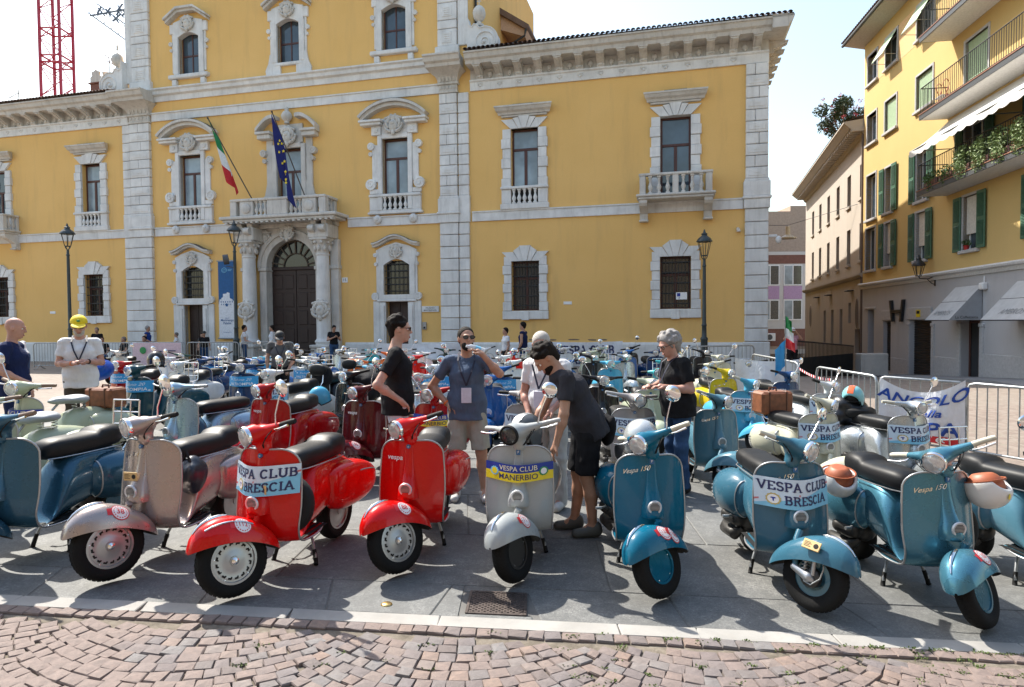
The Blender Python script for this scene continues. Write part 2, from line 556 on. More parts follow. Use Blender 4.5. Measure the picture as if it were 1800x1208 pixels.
YEL = mat_plaster('ochre_plaster', (.84, .525, .185), (.775, .475, .155), (.50, .31, .13), .42)
YEL2 = mat_plaster('lemon_plaster', (.63, .445, .18), (.59, .415, .16), (.42, .32, .16), .15)
STONE = mat_stone('pale_limestone', (.74, .73, .705), (.38, .35, .31))
STONE_D = mat_stone('weathered_limestone', (.62, .59, .54), (.24, .21, .175), .7)
GREYPL = mat_plaster('grey_render', (.50, .49, .50), (.44, .43, .44), (.25, .23, .21), .3)
BEIGEPL = mat_plaster('beige_render', (.50, .44, .38), (.45, .40, .34), (.33, .28, .23), .3)
TAUPEPL = mat_plaster('taupe_render', (.46, .41, .36), (.41, .36, .31), (.2, .17, .14), .3)
WHITEPL = mat_plaster('white_render', (.66, .63, .6), (.6, .57, .54), (.4, .36, .32), .2)
GLASS = mat_glass('window_glass')
GLASS_C = mat_glass('window_glass_curtained', (.16, .2, .23), .1)
GLASS_D = mat_glass('dark_glass', (.012, .014, .016), .12)
WOOD = plain('brown_window_wood', (.085, .028, .02), .45)
DOORW = plain('dark_door_wood', (.035, .018, .014), .55, bump=.1)
IRON = plain('black_iron', (.014, .016, .018), .5)
LAMPG = plain('dark_green_iron', (.03, .042, .044), .42)
ROOFT = mat_stone('old_roof_tile', (.20, .13, .10), (.06, .05, .045), .6)
LEAD = plain('lead_flashing', (.07, .075, .08), .55)
CHROME = plain('chrome', (.8, .8, .8), .08, 1.0, .04)
ALU = plain('silver_wheel_paint', (.40, .41, .42), .34, .7, .06)
STEEL = plain('galvanised_steel', (.34, .355, .36), .45, .8, .2, 30)
RUBBER = plain('black_rubber', (.01, .01, .01), .72, bump=.25, Specular_IOR_Level=.3)
TYRE = plain('tyre_rubber', (.0085, .0085, .0085), .8, scale=60, bump=.5, Specular_IOR_Level=.25)
VINYL = plain('black_vinyl', (.0075, .008, .009), .5, scale=30, bump=.12, Specular_IOR_Level=.3)
ENGINE = plain('engine_metal', (.06, .058, .055), .45, .6, .3)
LENS = plain('headlamp_glass', (.62, .64, .66), .07, .55, .12, 30)
MIRROR = plain('mirror_glass', (.9, .9, .9), .02, 1.0, .02)
WHITEP = plain('white_print', (.82, .82, .82), .4, var=.03)
NAVYP = plain('navy_print', (.015, .022, .10), .45, var=.03)
SKYP = plain('sky_blue_print', (.22, .55, .75), .4, var=.05)
LSKYP = plain('pale_blue_print', (.62, .74, .84), .4, var=.05)
BLUEP = plain('royal_blue_print', (.008, .035, .29), .4, var=.05)
YELP = plain('yellow_print', (.80, .62, .02), .4, var=.04)
REDP = plain('red_print', (.62, .02, .03), .4, var=.05)
CYANP = plain('cyan_print', (.02, .30, .62), .4, var=.06)
GREENP = plain('green_print', (.02, .25, .07), .5, var=.05)
# ------------------------------------------------------------------ ground
def mat_setts(name, a, b, c, scale):
    """small stone setts seen from afar"""
    n = NT(name)
    w = n.world()
    vo = n.n('TexVoronoi'); vo.inputs['Scale'].default_value = scale; vo.inputs['Randomness'].default_value = .55; n.l(w, vo.inputs['Vector'])
    ve = n.n('TexVoronoi'); ve.feature = 'DISTANCE_TO_EDGE'; ve.inputs['Scale'].default_value = scale; ve.inputs['Randomness'].default_value = .55; n.l(w, ve.inputs['Vector'])
    sx = n.n('SeparateColor'); n.l(vo.outputs['Color'], sx.inputs[0])
    col = n.ramp(sx.outputs[0], [(0, a), (.5, b), (1, c)])
    col = n.mix(n.ramp(ve.outputs['Distance'], [(.02, (.75,) * 3), (.09, (0, 0, 0))]), col, (.22, .19, .15))
    big = n.noise(w, .3, 5)
    col = n.mix(n.ramp(big, [(.4, (0, 0, 0)), (.7, (.25,) * 3)]), col, (.3, .27, .23))
    n.bump(ve.outputs['Distance'], .5, .02)
    return n.out(col, .85)
SETTS = mat_setts('porphyry_setts', (.19, .145, .12), (.235, .18, .148), (.27, .22, .185), 8.5)

xs = np.unique(np.concatenate([np.linspace(-150, -20, 14), np.linspace(-20, 24, 89), np.linspace(24, 150, 14)]))
ys = np.unique(np.concatenate([np.linspace(-40, 0, 9), np.linspace(0, 60, 121), np.linspace(60, 300, 13)]))
m = MB()
m.grid(lambda u, v: (u, v, gz(u, v) - .012), list(xs), list(ys))
gr = m.build('ground', SETTS, None, 60)
tag(gr, kind='structure')

# --- big grey paving slabs of the square
def mat_slab():
    n = NT('grey_paving_stone')
    w = n.world()
    oi = n.n('ObjectInfo')
    a = n.noise(w, 1.6, 7, .62)
    c = n.ramp(a, [(.28, (.14, .139, .134)), (.52, (.195, .193, .182)), (.75, (.25, .247, .232))])
    f = n.noise(w, 60, 4, .7)
    c = n.mix(n.ramp(f, [(.4, (.75,) * 3), (.6, (0, 0, 0))]), c, (.085, .085, .083))
    g = n.noise(w, 110, 2, .7)
    c = n.mix(n.ramp(g, [(.56, (0, 0, 0)), (.68, (.6,) * 3)]), c, (.37, .365, .345))
    c = n.mix(n.ramp(oi.outputs['Random'], [(0, (0, 0, 0)), (1, (.4,) * 3)]), c, (.15, .157, .154))
    md = n.noise(w, 9, 5, .75)
    c = n.mix(n.ramp(md, [(.42, (.6,) * 3), (.6, (0, 0, 0))]), c, (.095, .097, .094))
    st = n.noise(w, .9, 5, .7)
    c = n.mix(n.ramp(st, [(.56, (0, 0, 0)), (.72, (.45,) * 3)]), c, (.115, .112, .106))
    n.bump(n.noise(w, 45, 5, .7), .35, .008)
    return n.out(c, n.ramp(a, [(.3, (.62,) * 3), (.7, (.8,) * 3)]))
SLAB = mat_slab()
KERBM = mat_stone('pale_kerb_stone', (.33, .315, .29), (.3, .27, .23), .4, 2.2, .3)

def slab_mesh(q, name, top, th=.05, b=.006):
    """a slab from four plan corners (anticlockwise), its top following the ground"""
    cx = sum(p[0] for p in q) / 4; cy = sum(p[1] for p in q) / 4
    V = []
    for p in q:
        d = math.hypot(p[0]-cx, p[1]-cy); k = 1 - b * 1.4 / d
        x, y = cx + (p[0]-cx) * k, cy + (p[1]-cy) * k
        V.append((x, y, gz(x, y) + top))
    for p in q: V.append((p[0], p[1], gz(*p) + top - b))
    for p in q: V.append((p[0], p[1], gz(*p) + top - th))
    Fc = [(0, 1, 2, 3)]
    for r in (0, 4):
        for i in range(4):
            j = (i + 1) % 4
            Fc.append((r + i, r + 4 + i, r + 4 + j, r + j))
    mb = MB(); mb.add(V, Fc)
    return mb

def kerb_y(x): return 3.81 - .046 * x
sq = empty('square_pavement'); tag(sq, kind='structure')
rows = [(.0, .47), (.47, 1.5), (1.5, 2.75), (2.75, 3.8), (3.8, 4.9), (4.9, 6.0), (6.0, 7.2), (7.2, 8.3)]
m = MB(); m.grid(lambda u, v: (u, kerb_y(u) + v, gz(u, kerb_y(u) + v) - .0055), list(np.linspace(-8.5, 5.3, 50)), list(np.linspace(.0, 8.2, 30))); m.build('mortar_bed', mat_stone('grey_mortar', (.13, .125, .115), (.07, .065, .06), .5, 4), sq)
GR = (-.29, .075, .045, .375)        # hole for the iron cover, in row coordinates (x0,x1,v0,v1)
rs = random.Random(5)
for ri, (v0, v1) in enumerate(rows):
    if ri == 0:
        cuts = [-6.2, -5.1, -4.2, -3.05, -1.95, -1.18, -.455, -.33, .115, 1.02, 2.15, 3.2, 4.4, 5.4]
    else:
        cuts = [-9.2 + rs.random()]
        while cuts[-1] < 5.0: cuts.append(cuts[-1] + rs.uniform(1.2, 2.3))
        cuts[-1] = 5.5
    j = [rs.uniform(-.05, .05) for _ in cuts]
    for i, (a, b) in enumerate(zip(cuts, cuts[1:])):
        g = .0035
        fy = lambda x, v: kerb_y(x) + v * 1.0
        parts = [(a, b, v0, v1)]
        if ri == 0 and abs(a + .33) < .01:
            parts = [(a, b, GR[3], v1), (a, b, v0, GR[2])]
        for (pa, pb, w0, w1) in parts:
            ja, jb = (j[i], j[i+1]) if len(parts) == 1 else (0, 0)
            q = [(pa + g + ja, fy(pa, w0) + g), (pb - g + jb, fy(pb, w0) + g), (pb - g - jb, fy(pb, w1) - g), (pa + g - ja, fy(pa, w1) - g)]
            slab_mesh(q, 'slab', rs.uniform(-.0015, .0025)).build('slab', SLAB, sq)
# --- kerb of pale stone between the slabs and the cobbles
kb = empty('kerb'); tag(kb, kind='structure')
x = -5.0
while x < 5.2:
    L = rs.choice([.46, .62, .78, .9, 1.05])
    sk = rs.uniform(-.03, .03)
    q = [(x + .003 + sk, kerb_y(x) - .135), (x + L - .003, kerb_y(x + L) - .135), (x + L - .003, kerb_y(x + L) - .004), (x + .003, kerb_y(x) - .004)]
    slab_mesh(q, 'kerb_stone', .006, .08, .004).build('kerb_stone', KERBM, kb)
    x += L
# --- cobbled street in the foreground, laid in fans
def mat_cobble():
    n = NT('porphyry_cobble')
    oi = n.n('ObjectInfo'); w = n.world()
    c = n.ramp(oi.outputs['Random'], [(0, (.16, .133, .13)), (.25, (.235, .175, .15)), (.5, (.175, .152, .15)), (.72, (.265, .185, .145)), (.88, (.20, .19, .187)), (1, (.15, .117, .107))])
    a = n.noise(w, 22, 6, .7)
    c = n.mix(n.ramp(a, [(.35, (.5,) * 3), (.65, (0, 0, 0))]), c, (.11, .09, .082))
    f = n.noise(w, 140, 3, .7)
    c = n.mix(n.ramp(f, [(.6, (0, 0, 0)), (.75, (.35,) * 3)]), c, (.33, .295, .265))
    n.bump(n.noise(w, 55, 6, .75), .55, .012)
    return n.out(c, .8)
COB = mat_cobble()
street = empty('cobbled_street'); tag(street, kind='structure')
def mat_sand():
    n = NT('joint_sand'); w = n.world()
    c = n.ramp(n.noise(w, 12, 6, .7), [(.3, (.09, .075, .055)), (.55, (.18, .15, .115)), (.78, (.27, .24, .19))])
    n.bump(n.noise(w, 160, 3), .6, .01)
    return n.out(c, .95)
m = MB()
m.grid(lambda u, v: (u, v if v < 9 else kerb_y(u) - .136, gz(u, min(v, 3.7)) - .006), list(np.linspace(-5, 5, 41)), [1.2, 2.0, 2.6, 3.0, 3.3, 99])
m.build('joint_bed', mat_sand(), street, 60)
PITCH, ROWP, COLW, SAG = .087, .087, 1.46, .29
cob = []
for ci in range(-3, 5):
    cx = -.35 + ci * COLW
    for rj in range(-16, 38):
        x = -COLW / 2 + rs.uniform(.0, .03)
        while x < COLW / 2 - .02:
            wd = PITCH * rs.uniform(.86, 1.2)
            xm = x + wd / 2
            sag = SAG * (1 - (2 * xm / COLW) ** 2)
            slope = -SAG * 8 * xm / COLW ** 2
            yy = 3.85 - rj * ROWP * 1.0 - .25 + (SAG - sag) * 1.0 + rs.uniform(-.008, .008)
            Xw = cx + xm
            cob.append((Xw, yy, wd, ROWP / math.hypot(1, slope), math.atan(-slope)))
            x += wd / math.hypot(1, slope) + .0005
def cobble_mesh(seed):
    r = random.Random(seed)
    c = [(-.5, -.5), (.5, -.5), (.5, .5), (-.5, .5)]
    c = [(p[0] + r.uniform(-.07, .07), p[1] + r.uniform(-.07, .07)) for p in c]
    V = [(p[0]*.9 + r.uniform(-.03, .03), p[1]*.89 + r.uniform(-.03, .03), .010 + r.uniform(-.0025, .003)) for p in c]
    V += [(p[0]*.985, p[1]*.985, .003) for p in c] + [(p[0], p[1], -.03) for p in c]
    V.append((r.uniform(-.1, .1), r.uniform(-.1, .1), .014))
    Fc = [(12, 0, 1), (12, 1, 2), (12, 2, 3), (12, 3, 0)]
    for k in (0, 4):
        for i in range(4):
            j = (i + 1) % 4
            Fc.append((k + i, k + 4 + i, k + 4 + j, k + j))
    return V, Fc
cvar = [cobble_mesh(s) for s in range(14)]
cme = []
for V, Fc in cvar:
    mb = MB(); mb.add(V, Fc); cme.append(mb.mesh('cobble'))
# straight course of cobbles against the kerb
x = -4.2
while x < 4.2:
    wd = PITCH * rs.uniform(.9, 1.25)
    cob.append((x + wd/2, kerb_y(x) - .135 - .054, wd, ROWP, -.05 + rs.uniform(-.04, .04), 1))
    x += wd + .002
keep = []
for c in cob:
    lim = kerb_y(c[0]) - .135
    if len(c) == 5 and c[1] > lim - .158 + c[3] * .0: continue
    if abs(c[0]) > 4.3 or c[1] < 1.5: continue
    keep.append(c)
cam_d = lambda c: (c[0] ** 2 * .15 + (c[1] - 3.35) ** 2 * 3 + (0 if 3.02 < c[1] else 50) + (0 if abs(c[0]) < 2.6 else 40))
keep.sort(key=cam_d)
rest = MB()
for k, c in enumerate(keep):
    M = T(c[0], c[1], gz(c[0], c[1]) + rs.uniform(-.0025, .002)) @ RZ(c[4] + rs.uniform(-.04, .04)) @ RX(rs.uniform(-.015, .015)) @ RY(rs.uniform(-.015, .015) + .035) @ Matrix.Diagonal((c[2] * 1.0, c[3] * 1.02, 1, 1))
    vi = rs.randrange(14)
    if k < 298:
        link('cobble', cme[vi], COB, street, M)
    else:
        rest.add(cvar[vi][0], cvar[vi][1], M)
tag(rest.build('cobble', COB, street), kind='stuff')
# weeds in the joints
mw = MB()
for i in range(85):
    while True:
        xx, yy = rs.uniform(-2.8, 2.9), rs.uniform(2.95, 3.72)
        if rs.random() < .35 + .2 * xx: break
    yy = min(yy, kerb_y(xx) - .15)
    zz = gz(xx, yy)
    for b in range(rs.randint(8, 26)):
        a = rs.uniform(0, 6.28); l = rs.uniform(.006, .02); px, py = xx + rs.gauss(0, .02), yy + rs.gauss(0, .009)
        dx, dy = math.cos(a) * l, math.sin(a) * l
        mw.add([(px, py, zz), (px + dx*.5 - dy*.3, py + dy*.5 + dx*.3, zz + .009 + l*.4), (px + dx, py + dy, zz + .008 + l*.5), (px + dx*.5 + dy*.3, py + dy*.5 - dx*.3, zz + .009 + l*.3)], [(0, 1, 2, 3)])
GRASSM = plain('weed_green', (.10, .14, .035), .8, var=.5, scale=9)
tag(mw.build('weeds', GRASSM), 'low green weeds and moss growing between the cobbles', 'weeds', kind='stuff')

# iron cover and brass stud
cv = empty('manhole_cover', T(-.105, kerb_y(-.1) + .21, gz(-.1, 4.0) + .004) @ RZ(-.04) @ RY(.035), 'rectangular cast iron access cover set in the paving before the grey scooter', 'manhole cover')
CAST = plain('cast_iron', (.095, .075, .066), .55, .5, .35, 25, .3)
m = MB(); m.bev(-.185, .185, -.165, .165, -.04, 0, .004); m.build('plate', CAST, cv)
m = MB()
for i in range(19):
    for j in range(17):
        xx, yy = -.16 + i * .32/18, -.142 + j * .284/16
        if (i + j) % 2: continue
        m.bev(xx - .0065, xx + .0065, yy - .0065, yy + .0065, .0, .005, .002, RZ(0))
m.build('tread_pattern', CAST, cv)
m = MB()
for s in (-1, 1):
    m.bev(s*.178 - .009, s*.178 + .009, -.165, .165, 0, .006, .002); m.bev(-.168, .168, s*.157 - .008, s*.157 + .008, 0, .006, .002)
m.build('frame', CAST, cv)
m = MB(); m.lathe([(.036, 0), (.034, .004), (.024, .0095), (.01, .012), (0, .0125)], 24)
tag(m.build('paving_stud', plain('brass', (.62, .42, .16), .3, .9, .15), None, 60, T(-.79, 3.965, gz(-.79, 3.96) + .003)), 'round domed brass stud set in the grey paving', 'paving stud')
# ------------------------------------------------------------------ the yellow palazzo (x along the front, -y towards the square)
AL = .2456
PM = Matrix(((math.cos(AL), math.sin(AL), 0, 0), (-math.sin(AL), math.cos(AL), 0, 27.0), (0, 0, 1, 0), (0, 0, 0, 1)))
PAL = empty('palazzo', PM, 'long ochre palazzo with pale stone trim, balustraded windows and columned portal', 'building')

def mold(mb, x0, x1, prof, ext=None):
    """moulding: profile [(projection, z)] run along x; ext = extra length per unit projection at both ends (mitre)"""
    if ext is None:
        return mb.prism([(-d, z) for d, z in prof], x0, x1, axis='x')
    n = len(prof); e0, e1 = ext
    V = [(x0 - d * e0, -d, z) for d, z in prof] + [(x1 + d * e1, -d, z) for d, z in prof]
    Fc = [tuple(range(n)), tuple(range(2*n-1, n-1, -1))] + [((i+1) % n, i, i + n, (i+1) % n + n) for i in range(n)]
    return mb.add(V, Fc)

def wall_cells(mb, x0, x1, z0, z1, holes, depth=.4, y=0.0):
    xs_ = sorted({x0, x1, *[h[0] for h in holes], *[h[1] for h in holes]}); zs_ = sorted({z0, z1, *[h[2] for h in holes], *[h[3] for h in holes]})
    xs_ = [v for v in xs_ if x0 - 1e-6 <= v <= x1 + 1e-6]; zs_ = [v for v in zs_ if z0 - 1e-6 <= v <= z1 + 1e-6]
    for a, b in zip(xs_, xs_[1:]):
        for c, d in zip(zs_, zs_[1:]):
            mx, mz = (a+b)/2, (c+d)/2
            if any(h[0] < mx < h[1] and h[2] < mz < h[3] for h in holes): continue
            mb.add([(a, y, c), (b, y, c), (b, y, d), (a, y, d)], [(0, 1, 2, 3)])
    for h in holes:
        a, b, c, d = h
        mb.add([(a, y, c), (a, y+depth, c), (a, y+depth, d), (a, y, d)], [(0, 1, 2, 3)])
        mb.add([(b, y, c), (b, y+depth, c), (b, y+depth, d), (b, y, d)], [(3, 2, 1, 0)])
        mb.add([(a, y, d), (b, y, d), (b, y+depth, d), (a, y+depth, d)], [(3, 2, 1, 0)])
        mb.add([(a, y, c), (b, y, c), (b, y+depth, c), (a, y+depth, c)], [(0, 1, 2, 3)])

CX = -10.25
WW = [-21.25, .6]; WB = [-27.2, 6.6]; CC = [-15.5, -5.12]; UU = [-15.43, -10.2, -5.1]
holes = []
for c in WW: holes.append((c-.57, c+.57, 7.37, 9.72))
for c in WB: holes.append((c-.58, c+.58, 6.62, 9.76))
for c in CC: holes += [(c-.6, c+.6, 7.38, 9.74), (c-.52, c+.52, .0, 2.72), (c-.6, c+.6, 3.03, 4.5)]
holes.append((CX-.62, CX+.62, 6.8, 9.68))
for c in WW + WB: holes.append((c-.58, c+.58, 2.26, 4.3))
holes.append((CX-1.27, CX+1.27, -.4, 5.62))
for c in UU: holes.append((c-.56, c+.56, 13.5, 15.42))
m = MB()
wall_cells(m, -34, 9.98, -.6, 12.5, [h for h in holes if h[3] < 12])
wall_cells(m, -18.9, -1.75, 12.5, 20.5, [h for h in holes if h[3] > 12])
m.add([(9.98, 0, -3), (9.98, 36, -3), (9.98, 36, 12.5), (9.98, 0, 12.5)], [(0, 1, 2, 3)]); m.add([(-2, 36, -3), (9.98, 36, -3), (9.98, 36, 12.5), (-2, 36, 12.5)], [(3, 2, 1, 0)]); m.add([(-2, 14, -3), (-2, 36, -3), (-2, 36, 12.5), (-2, 14, 12.5)], [(3, 2, 1, 0)])
m.add([(-1.75, 0, 12.5), (-1.75, 13, 12.5), (-1.75, 13, 20.5), (-1.75, 0, 20.5)], [(0, 1, 2, 3)])
m.add([(-18.9, 0, 12.5), (-18.9, 13, 12.5), (-18.9, 13, 20.5), (-18.9, 0, 20.5)], [(3, 2, 1, 0)])
m.add([(-34, 14, -.6), (9.98, 14, -.6), (9.98, 14, 12.5), (-34, 14, 12.5)], [(3, 2, 1, 0)])
m.add([(-18.9, 13, 12.4), (-1.75, 13, 12.4), (-1.75, 13, 20.5), (-18.9, 13, 20.5)], [(3, 2, 1, 0)])
m.build('wall', YEL, PAL)
m = MB()   # dark backing, its colour standing in for dim rooms behind the openings
m.box(-33.8, 9.8, .41, .5, -.5, 12.4); m.box(-18.7, -1.9, .41, .5, 12.6, 20.3)
m.build('dim_room_backing', plain('painted_dim_interior', (.05, .045, .04), .9), PAL)
# plinth, string courses, bands
m = MB()
for a, b in ((-34, -18.95), (-17.6, -16.6), (-14.4, -12.95), (-7.6, -6.2), (-4.0, -3.12), (-1.72, 9.12)):
    m = MB(); mold(m, a, b, [(0, -.6), (.1, -.6), (.1, .86), (.06, .95), (0, .95)]); m.build('plinth', STONE, PAL)
for a, b in ((-34, -18.95), (-17.55, -13.0), (-7.4, -3.15), (-1.66, 9.08)):
    m = MB(); mold(m, a, b, [(0, 6.02), (.07, 6.02), (.07, 6.36), (.11, 6.38), (.11, 6.43), (0, 6.43)]); m.build('string_course', STONE, PAL)
m = MB()
mold(m, -17.6, -3.05, [(0, 11.46), (.07, 11.46), (.07, 11.78), (.12, 11.8), (.12, 11.85), (0, 11.85)]); m.build('upper_band', STONE, PAL); m = MB()
mold(m, -17.6, -3.05, [(0, 12.36), (.06, 12.36), (.08, 12.6), (.2, 12.66), (.22, 12.8), (.3, 12.86), (.3, 12.92), (0, 12.96)])
m.build('upper_band', STONE, PAL)
# eaves cornice of the wings
for a, b, ex in ((-34, -18.95, (0, 0)), (-1.7, 9.98, (0, .75))):
    m = MB()
    mold(m, a, b, [(0, 11.42), (.08, 11.42), (.1, 11.74), (.16, 11.78), (.16, 11.84), (0, 11.84)])
    m.build('frieze', STONE, PAL)
    m = MB()
    mold(m, a, b, [(0, 12.28), (.72, 12.28), (.76, 12.4), (.86, 12.46), (.92, 12.62), (.98, 12.64), (.98, 12.7), (0, 12.76)], ex)
    m.build('cornice', STONE_D, PAL)
    m = MB(); m.box(a, b, -.03, .0, 11.845, 12.275); m.build('cornice_backing', STONE_D, PAL)
# return of the cornice along the side street
m = MB(); m.prism([(9.98, 12.284), (10.52, 12.284), (10.55, 12.4), (10.63, 12.46), (10.68, 12.62), (10.72, 12.64), (10.72, 12.7), (9.98, 12.76)], -.98, 36, axis='y'); m.build('cornice', STONE_D, PAL)
def modillion():
    m = MB()
    prof = [(.0, 11.84), (.16, 11.84), (.2, 11.9), (.18, 11.98), (.3, 12.03), (.44, 12.1), (.6, 12.16), (.68, 12.18), (.68, 12.275), (0, 12.275)]
    m.prism([(-d, z) for d, z in prof], -.145, .145, axis='x')
    prof = [(.16, 11.86), (.24, 11.9), (.23, 11.97), (.36, 12.02), (.5, 12.09), (.64, 12.14), (.7, 12.17), (.7, 12.19), (.4, 12.19), (.14, 11.95)]
    m.prism([(-d, z) for d, z in prof], -.06, .06, axis='x')
    m.box(-.18, .18, -.72, -.02, 12.235, 12.278)
    return m.mesh('modillion')
mm = modillion()
x = -1.25
while x < 10.0:
    link('modillion', mm, STONE_D, PAL, T(x, 0, 0)); x += .83
x = -19.45
while x > -33:
    link('modillion', mm, STONE_D, PAL, T(x, 0, 0)); x -= .86
for k in range(8): link('modillion', mm, STONE_D, PAL, T(9.98, .4 + k * .85, 0) @ RZ(math.pi/2))
# small drop ornaments under each modillion and rosettes between
m = MB(); m.ball((0, -.1, 11.58), (.06, .035, .05), 8, 6); m.bev(-.11, .11, -.125, -.08, 11.66, 11.7, .01); m.ball((-.09, -.1, 11.62), .03, 6, 5); m.ball((.09, -.1, 11.62), .03, 6, 5)
dm = m.mesh('drop_ornament', 60)
m = MB(); m.ball((0, -.02, 12.05), (.13, .1, .14), 8, 6); m.ball((0, -.05, 11.93), (.06, .1, .07), 8, 6)
rm = m.mesh('rosette', 60)
x = -1.25
while x < 9.2:
    link('drop_ornament', dm, STONE, PAL, T(x, 0, 0)); link('rosette', rm, STONE_D, PAL, T(x + .415, 0, 0)); x += .83
x = -19.45
while x > -30:
    link('drop_ornament', dm, STONE, PAL, T(x, 0, 0)); link('rosette', rm, STONE_D, PAL, T(x - .43, 0, 0)); x -= .86

# rusticated pilasters, block by block
def pil_blocks(x0, x1, za, zb, d, pitch=.5, alt=True):
    n = round((zb - za) / pitch); h = (zb - za) / n
    for i in range(n):
        a, b = za + i*h, za + (i+1)*h
        g = .012
        m = MB()
        if not alt or i % 2 == 0:
            m.bev(x0, x1, -d, .02, a + g, b - g, .02)
            if alt:
                m.bev(x0 + .1, x1 - .1, -d - .018, -d + .02, a + .1, b - .1, .012)
                m.bev(x0 + (x1-x0)*.36, x1 - (x1-x0)*.36, -d - .032, -d, a + .21, b - .21, .008)
            m.build('stone_block', STONE, PAL)
        else:
            mid = (x0 + x1) / 2 + (.07 if (i//2) % 2 else -.07)
            for u, v in ((x0, mid - g/2), (mid + g/2, x1)):
                m = MB(); m.bev(u, v, -d, .02, a + g, b - g, .018); m.build('stone_block', STONE, PAL)
PILS = [(-18.85, -17.68, .16), (-3.07, -2.26, .16), (9.15, 9.985, .16)]
for x0, x1, d in PILS:
    pil_blocks(x0, x1, .98, 6.0, d, .5, False)
    pil_blocks(x0 + .02, x1 - .02, 7.12, 11.4, d, .43, True)
    m = MB(); m.bev(x0 - .07, x1 + .07, -d - .06, .02, -.6, .97, .03); m.build('pilaster_base', STONE, PAL)
    m = MB()
    m.bev(x0 - .05, x1 + .05, -d - .05, .02, 6.0, 6.36, .02); m.bev(x0 - .1, x1 + .1, -d - .1, .02, 6.36, 6.46, .02); m.bev(x0 - .06, x1 + .06, -d - .06, .02, 6.46, 7.02, .02); m.bev(x0 - .02, x1 + .02, -d - .02, .02, 7.02, 7.12, .02)
    m.build('pilaster_pedestal', STONE, PAL)
# side strips next to the two inner pilasters
for x0, x1 in ((-19.3, -18.87), (-2.24, -1.78)):
    pil_blocks(x0, x1, .98, 6.0, .1, .5, False); pil_blocks(x0, x1, 7.12, 11.4, .1, .43, False)
    m = MB(); m.bev(x0, x1 + .04, -.14, .02, -.6, .97, .02); m.build('pilaster_base', STONE, PAL); m = MB(); m.bev(x0, x1 + .03, -.14, .02, 6.0, 7.12, .02); m.build('pilaster_pedestal', STONE, PAL)
# capitals under the break of the cornice
def capital(xc, hw):
    m = MB()
    m.bev(xc - hw, xc + hw, -.2, .02, 11.4, 11.5, .02); m.bev(xc - hw + .03, xc + hw - .03, -.17, .02, 11.5, 11.74, .01); m.bev(xc - hw - .04, xc + hw + .04, -.24, .02, 11.74, 11.83, .02)
    us = np.linspace(0, 1, 9)
    for i, u in enumerate(us[:-1]):
        u2 = us[i+1]
        f = lambda t: t ** 2.2
        w0, w1 = hw + .32 * f(u), hw + .32 * f(u2); d0, d1 = .2 + .55 * f(u), .2 + .55 * f(u2); z0, z1 = 11.83 + .45 * u, 11.83 + .45 * u2
        m.add([(xc-w0, -d0, z0), (xc+w0, -d0, z0), (xc+w1, -d1, z1), (xc-w1, -d1, z1), (xc-w0, .0, z0), (xc+w0, .0, z0), (xc+w1, .0, z1), (xc-w1, .0, z1)], [(0, 1, 2, 3), (1, 5, 6, 2), (4, 0, 3, 7)])
    for k in range(5):
        xx = xc + (k - 2) * hw * .36
        m.prism([(-.2, 11.86), (-.25, 11.86), (-.3, 12.05), (-.44, 12.2), (-.4, 12.22), (-.2, 12.0)], xx - .035, xx + .035, axis='x')
        m.bev(xx - .035, xx + .035, -.21, -.1, 11.56, 11.7, .01)
    m.build('capital', STONE_D, PAL, None)
    m = MB()
    mold(m, xc - hw - .22, xc + hw + .22, [(0, 12.28), (.8, 12.28), (.84, 12.4), (.95, 12.46), (1.02, 12.62), (1.08, 12.65), (1.08, 12.72), (0, 12.82)], (.12, .12))
    m.build('cornice_block', STONE_D, PAL)
capital(-18.25, .6); capital(-2.65, .43)
# upper corner pilasters of the tall middle block
for x0, x1 in ((-18.62, -17.62), (-3.1, -2.25)):
    m = MB(); m.bev(x0 - .1, x1 + .1, -.2, .02, 12.8, 13.35, .03); m.build('pilaster_base', STONE, PAL)
    z = 13.35; i = 0
    while z < 20.3:
        h = .72 if i % 2 == 0 else .36
        m = MB(); m.bev(x0, x1, -.14, .02, z + .012, z + h - .012, .02)
        if i % 2 == 0:
            m.bev(x0 + .2, x1 - .2, -.165, -.1, z + .12, z + h - .12, .04)
            for q in range(4): m.bev(x0 + .3, x1 - .3, -.18, -.15, z + .2 + q*.09, z + .25 + q*.09, .01)
        m.build('stone_block', STONE, PAL); z += h; i += 1
for a, b in ((-2.22, -1.78), (-19.0, -18.64)): m = MB(); m.bev(a, b, -.09, .02, 13.35, 20.3, .02); m.build('corner_strip', STONE, PAL)
# far eave of the tall block
m = MB(); m.prism([(-1.75, 16.9), (-.4, 16.0), (-.3, 16.1), (-.3, 16.22), (-1.75, 17.2)], 5.0, 13.4, axis='y'); m.build('roof', ROOFT, PAL)
m = MB(); m.prism([(-1.75, 16.2), (-.55, 15.75), (-.4, 16.0), (-1.75, 16.9)], 5.2, 13.2, axis='y'); m.build('eave', plain('pink_plaster', (.62, .42, .3), .9), PAL)
m = MB(); m.tube([(-.45, 5.0, 16.0), (-.5, 5.0, 15.7), (-1.2, 4.9, 15.3), (-1.68, 4.9, 15.0), (-1.68, 4.9, 12.9)], .05, 8); m.tube([(-1.66, .7, 20), (-1.66, .7, 12.9)], .06, 8); m.build('downpipe', IRON, PAL)

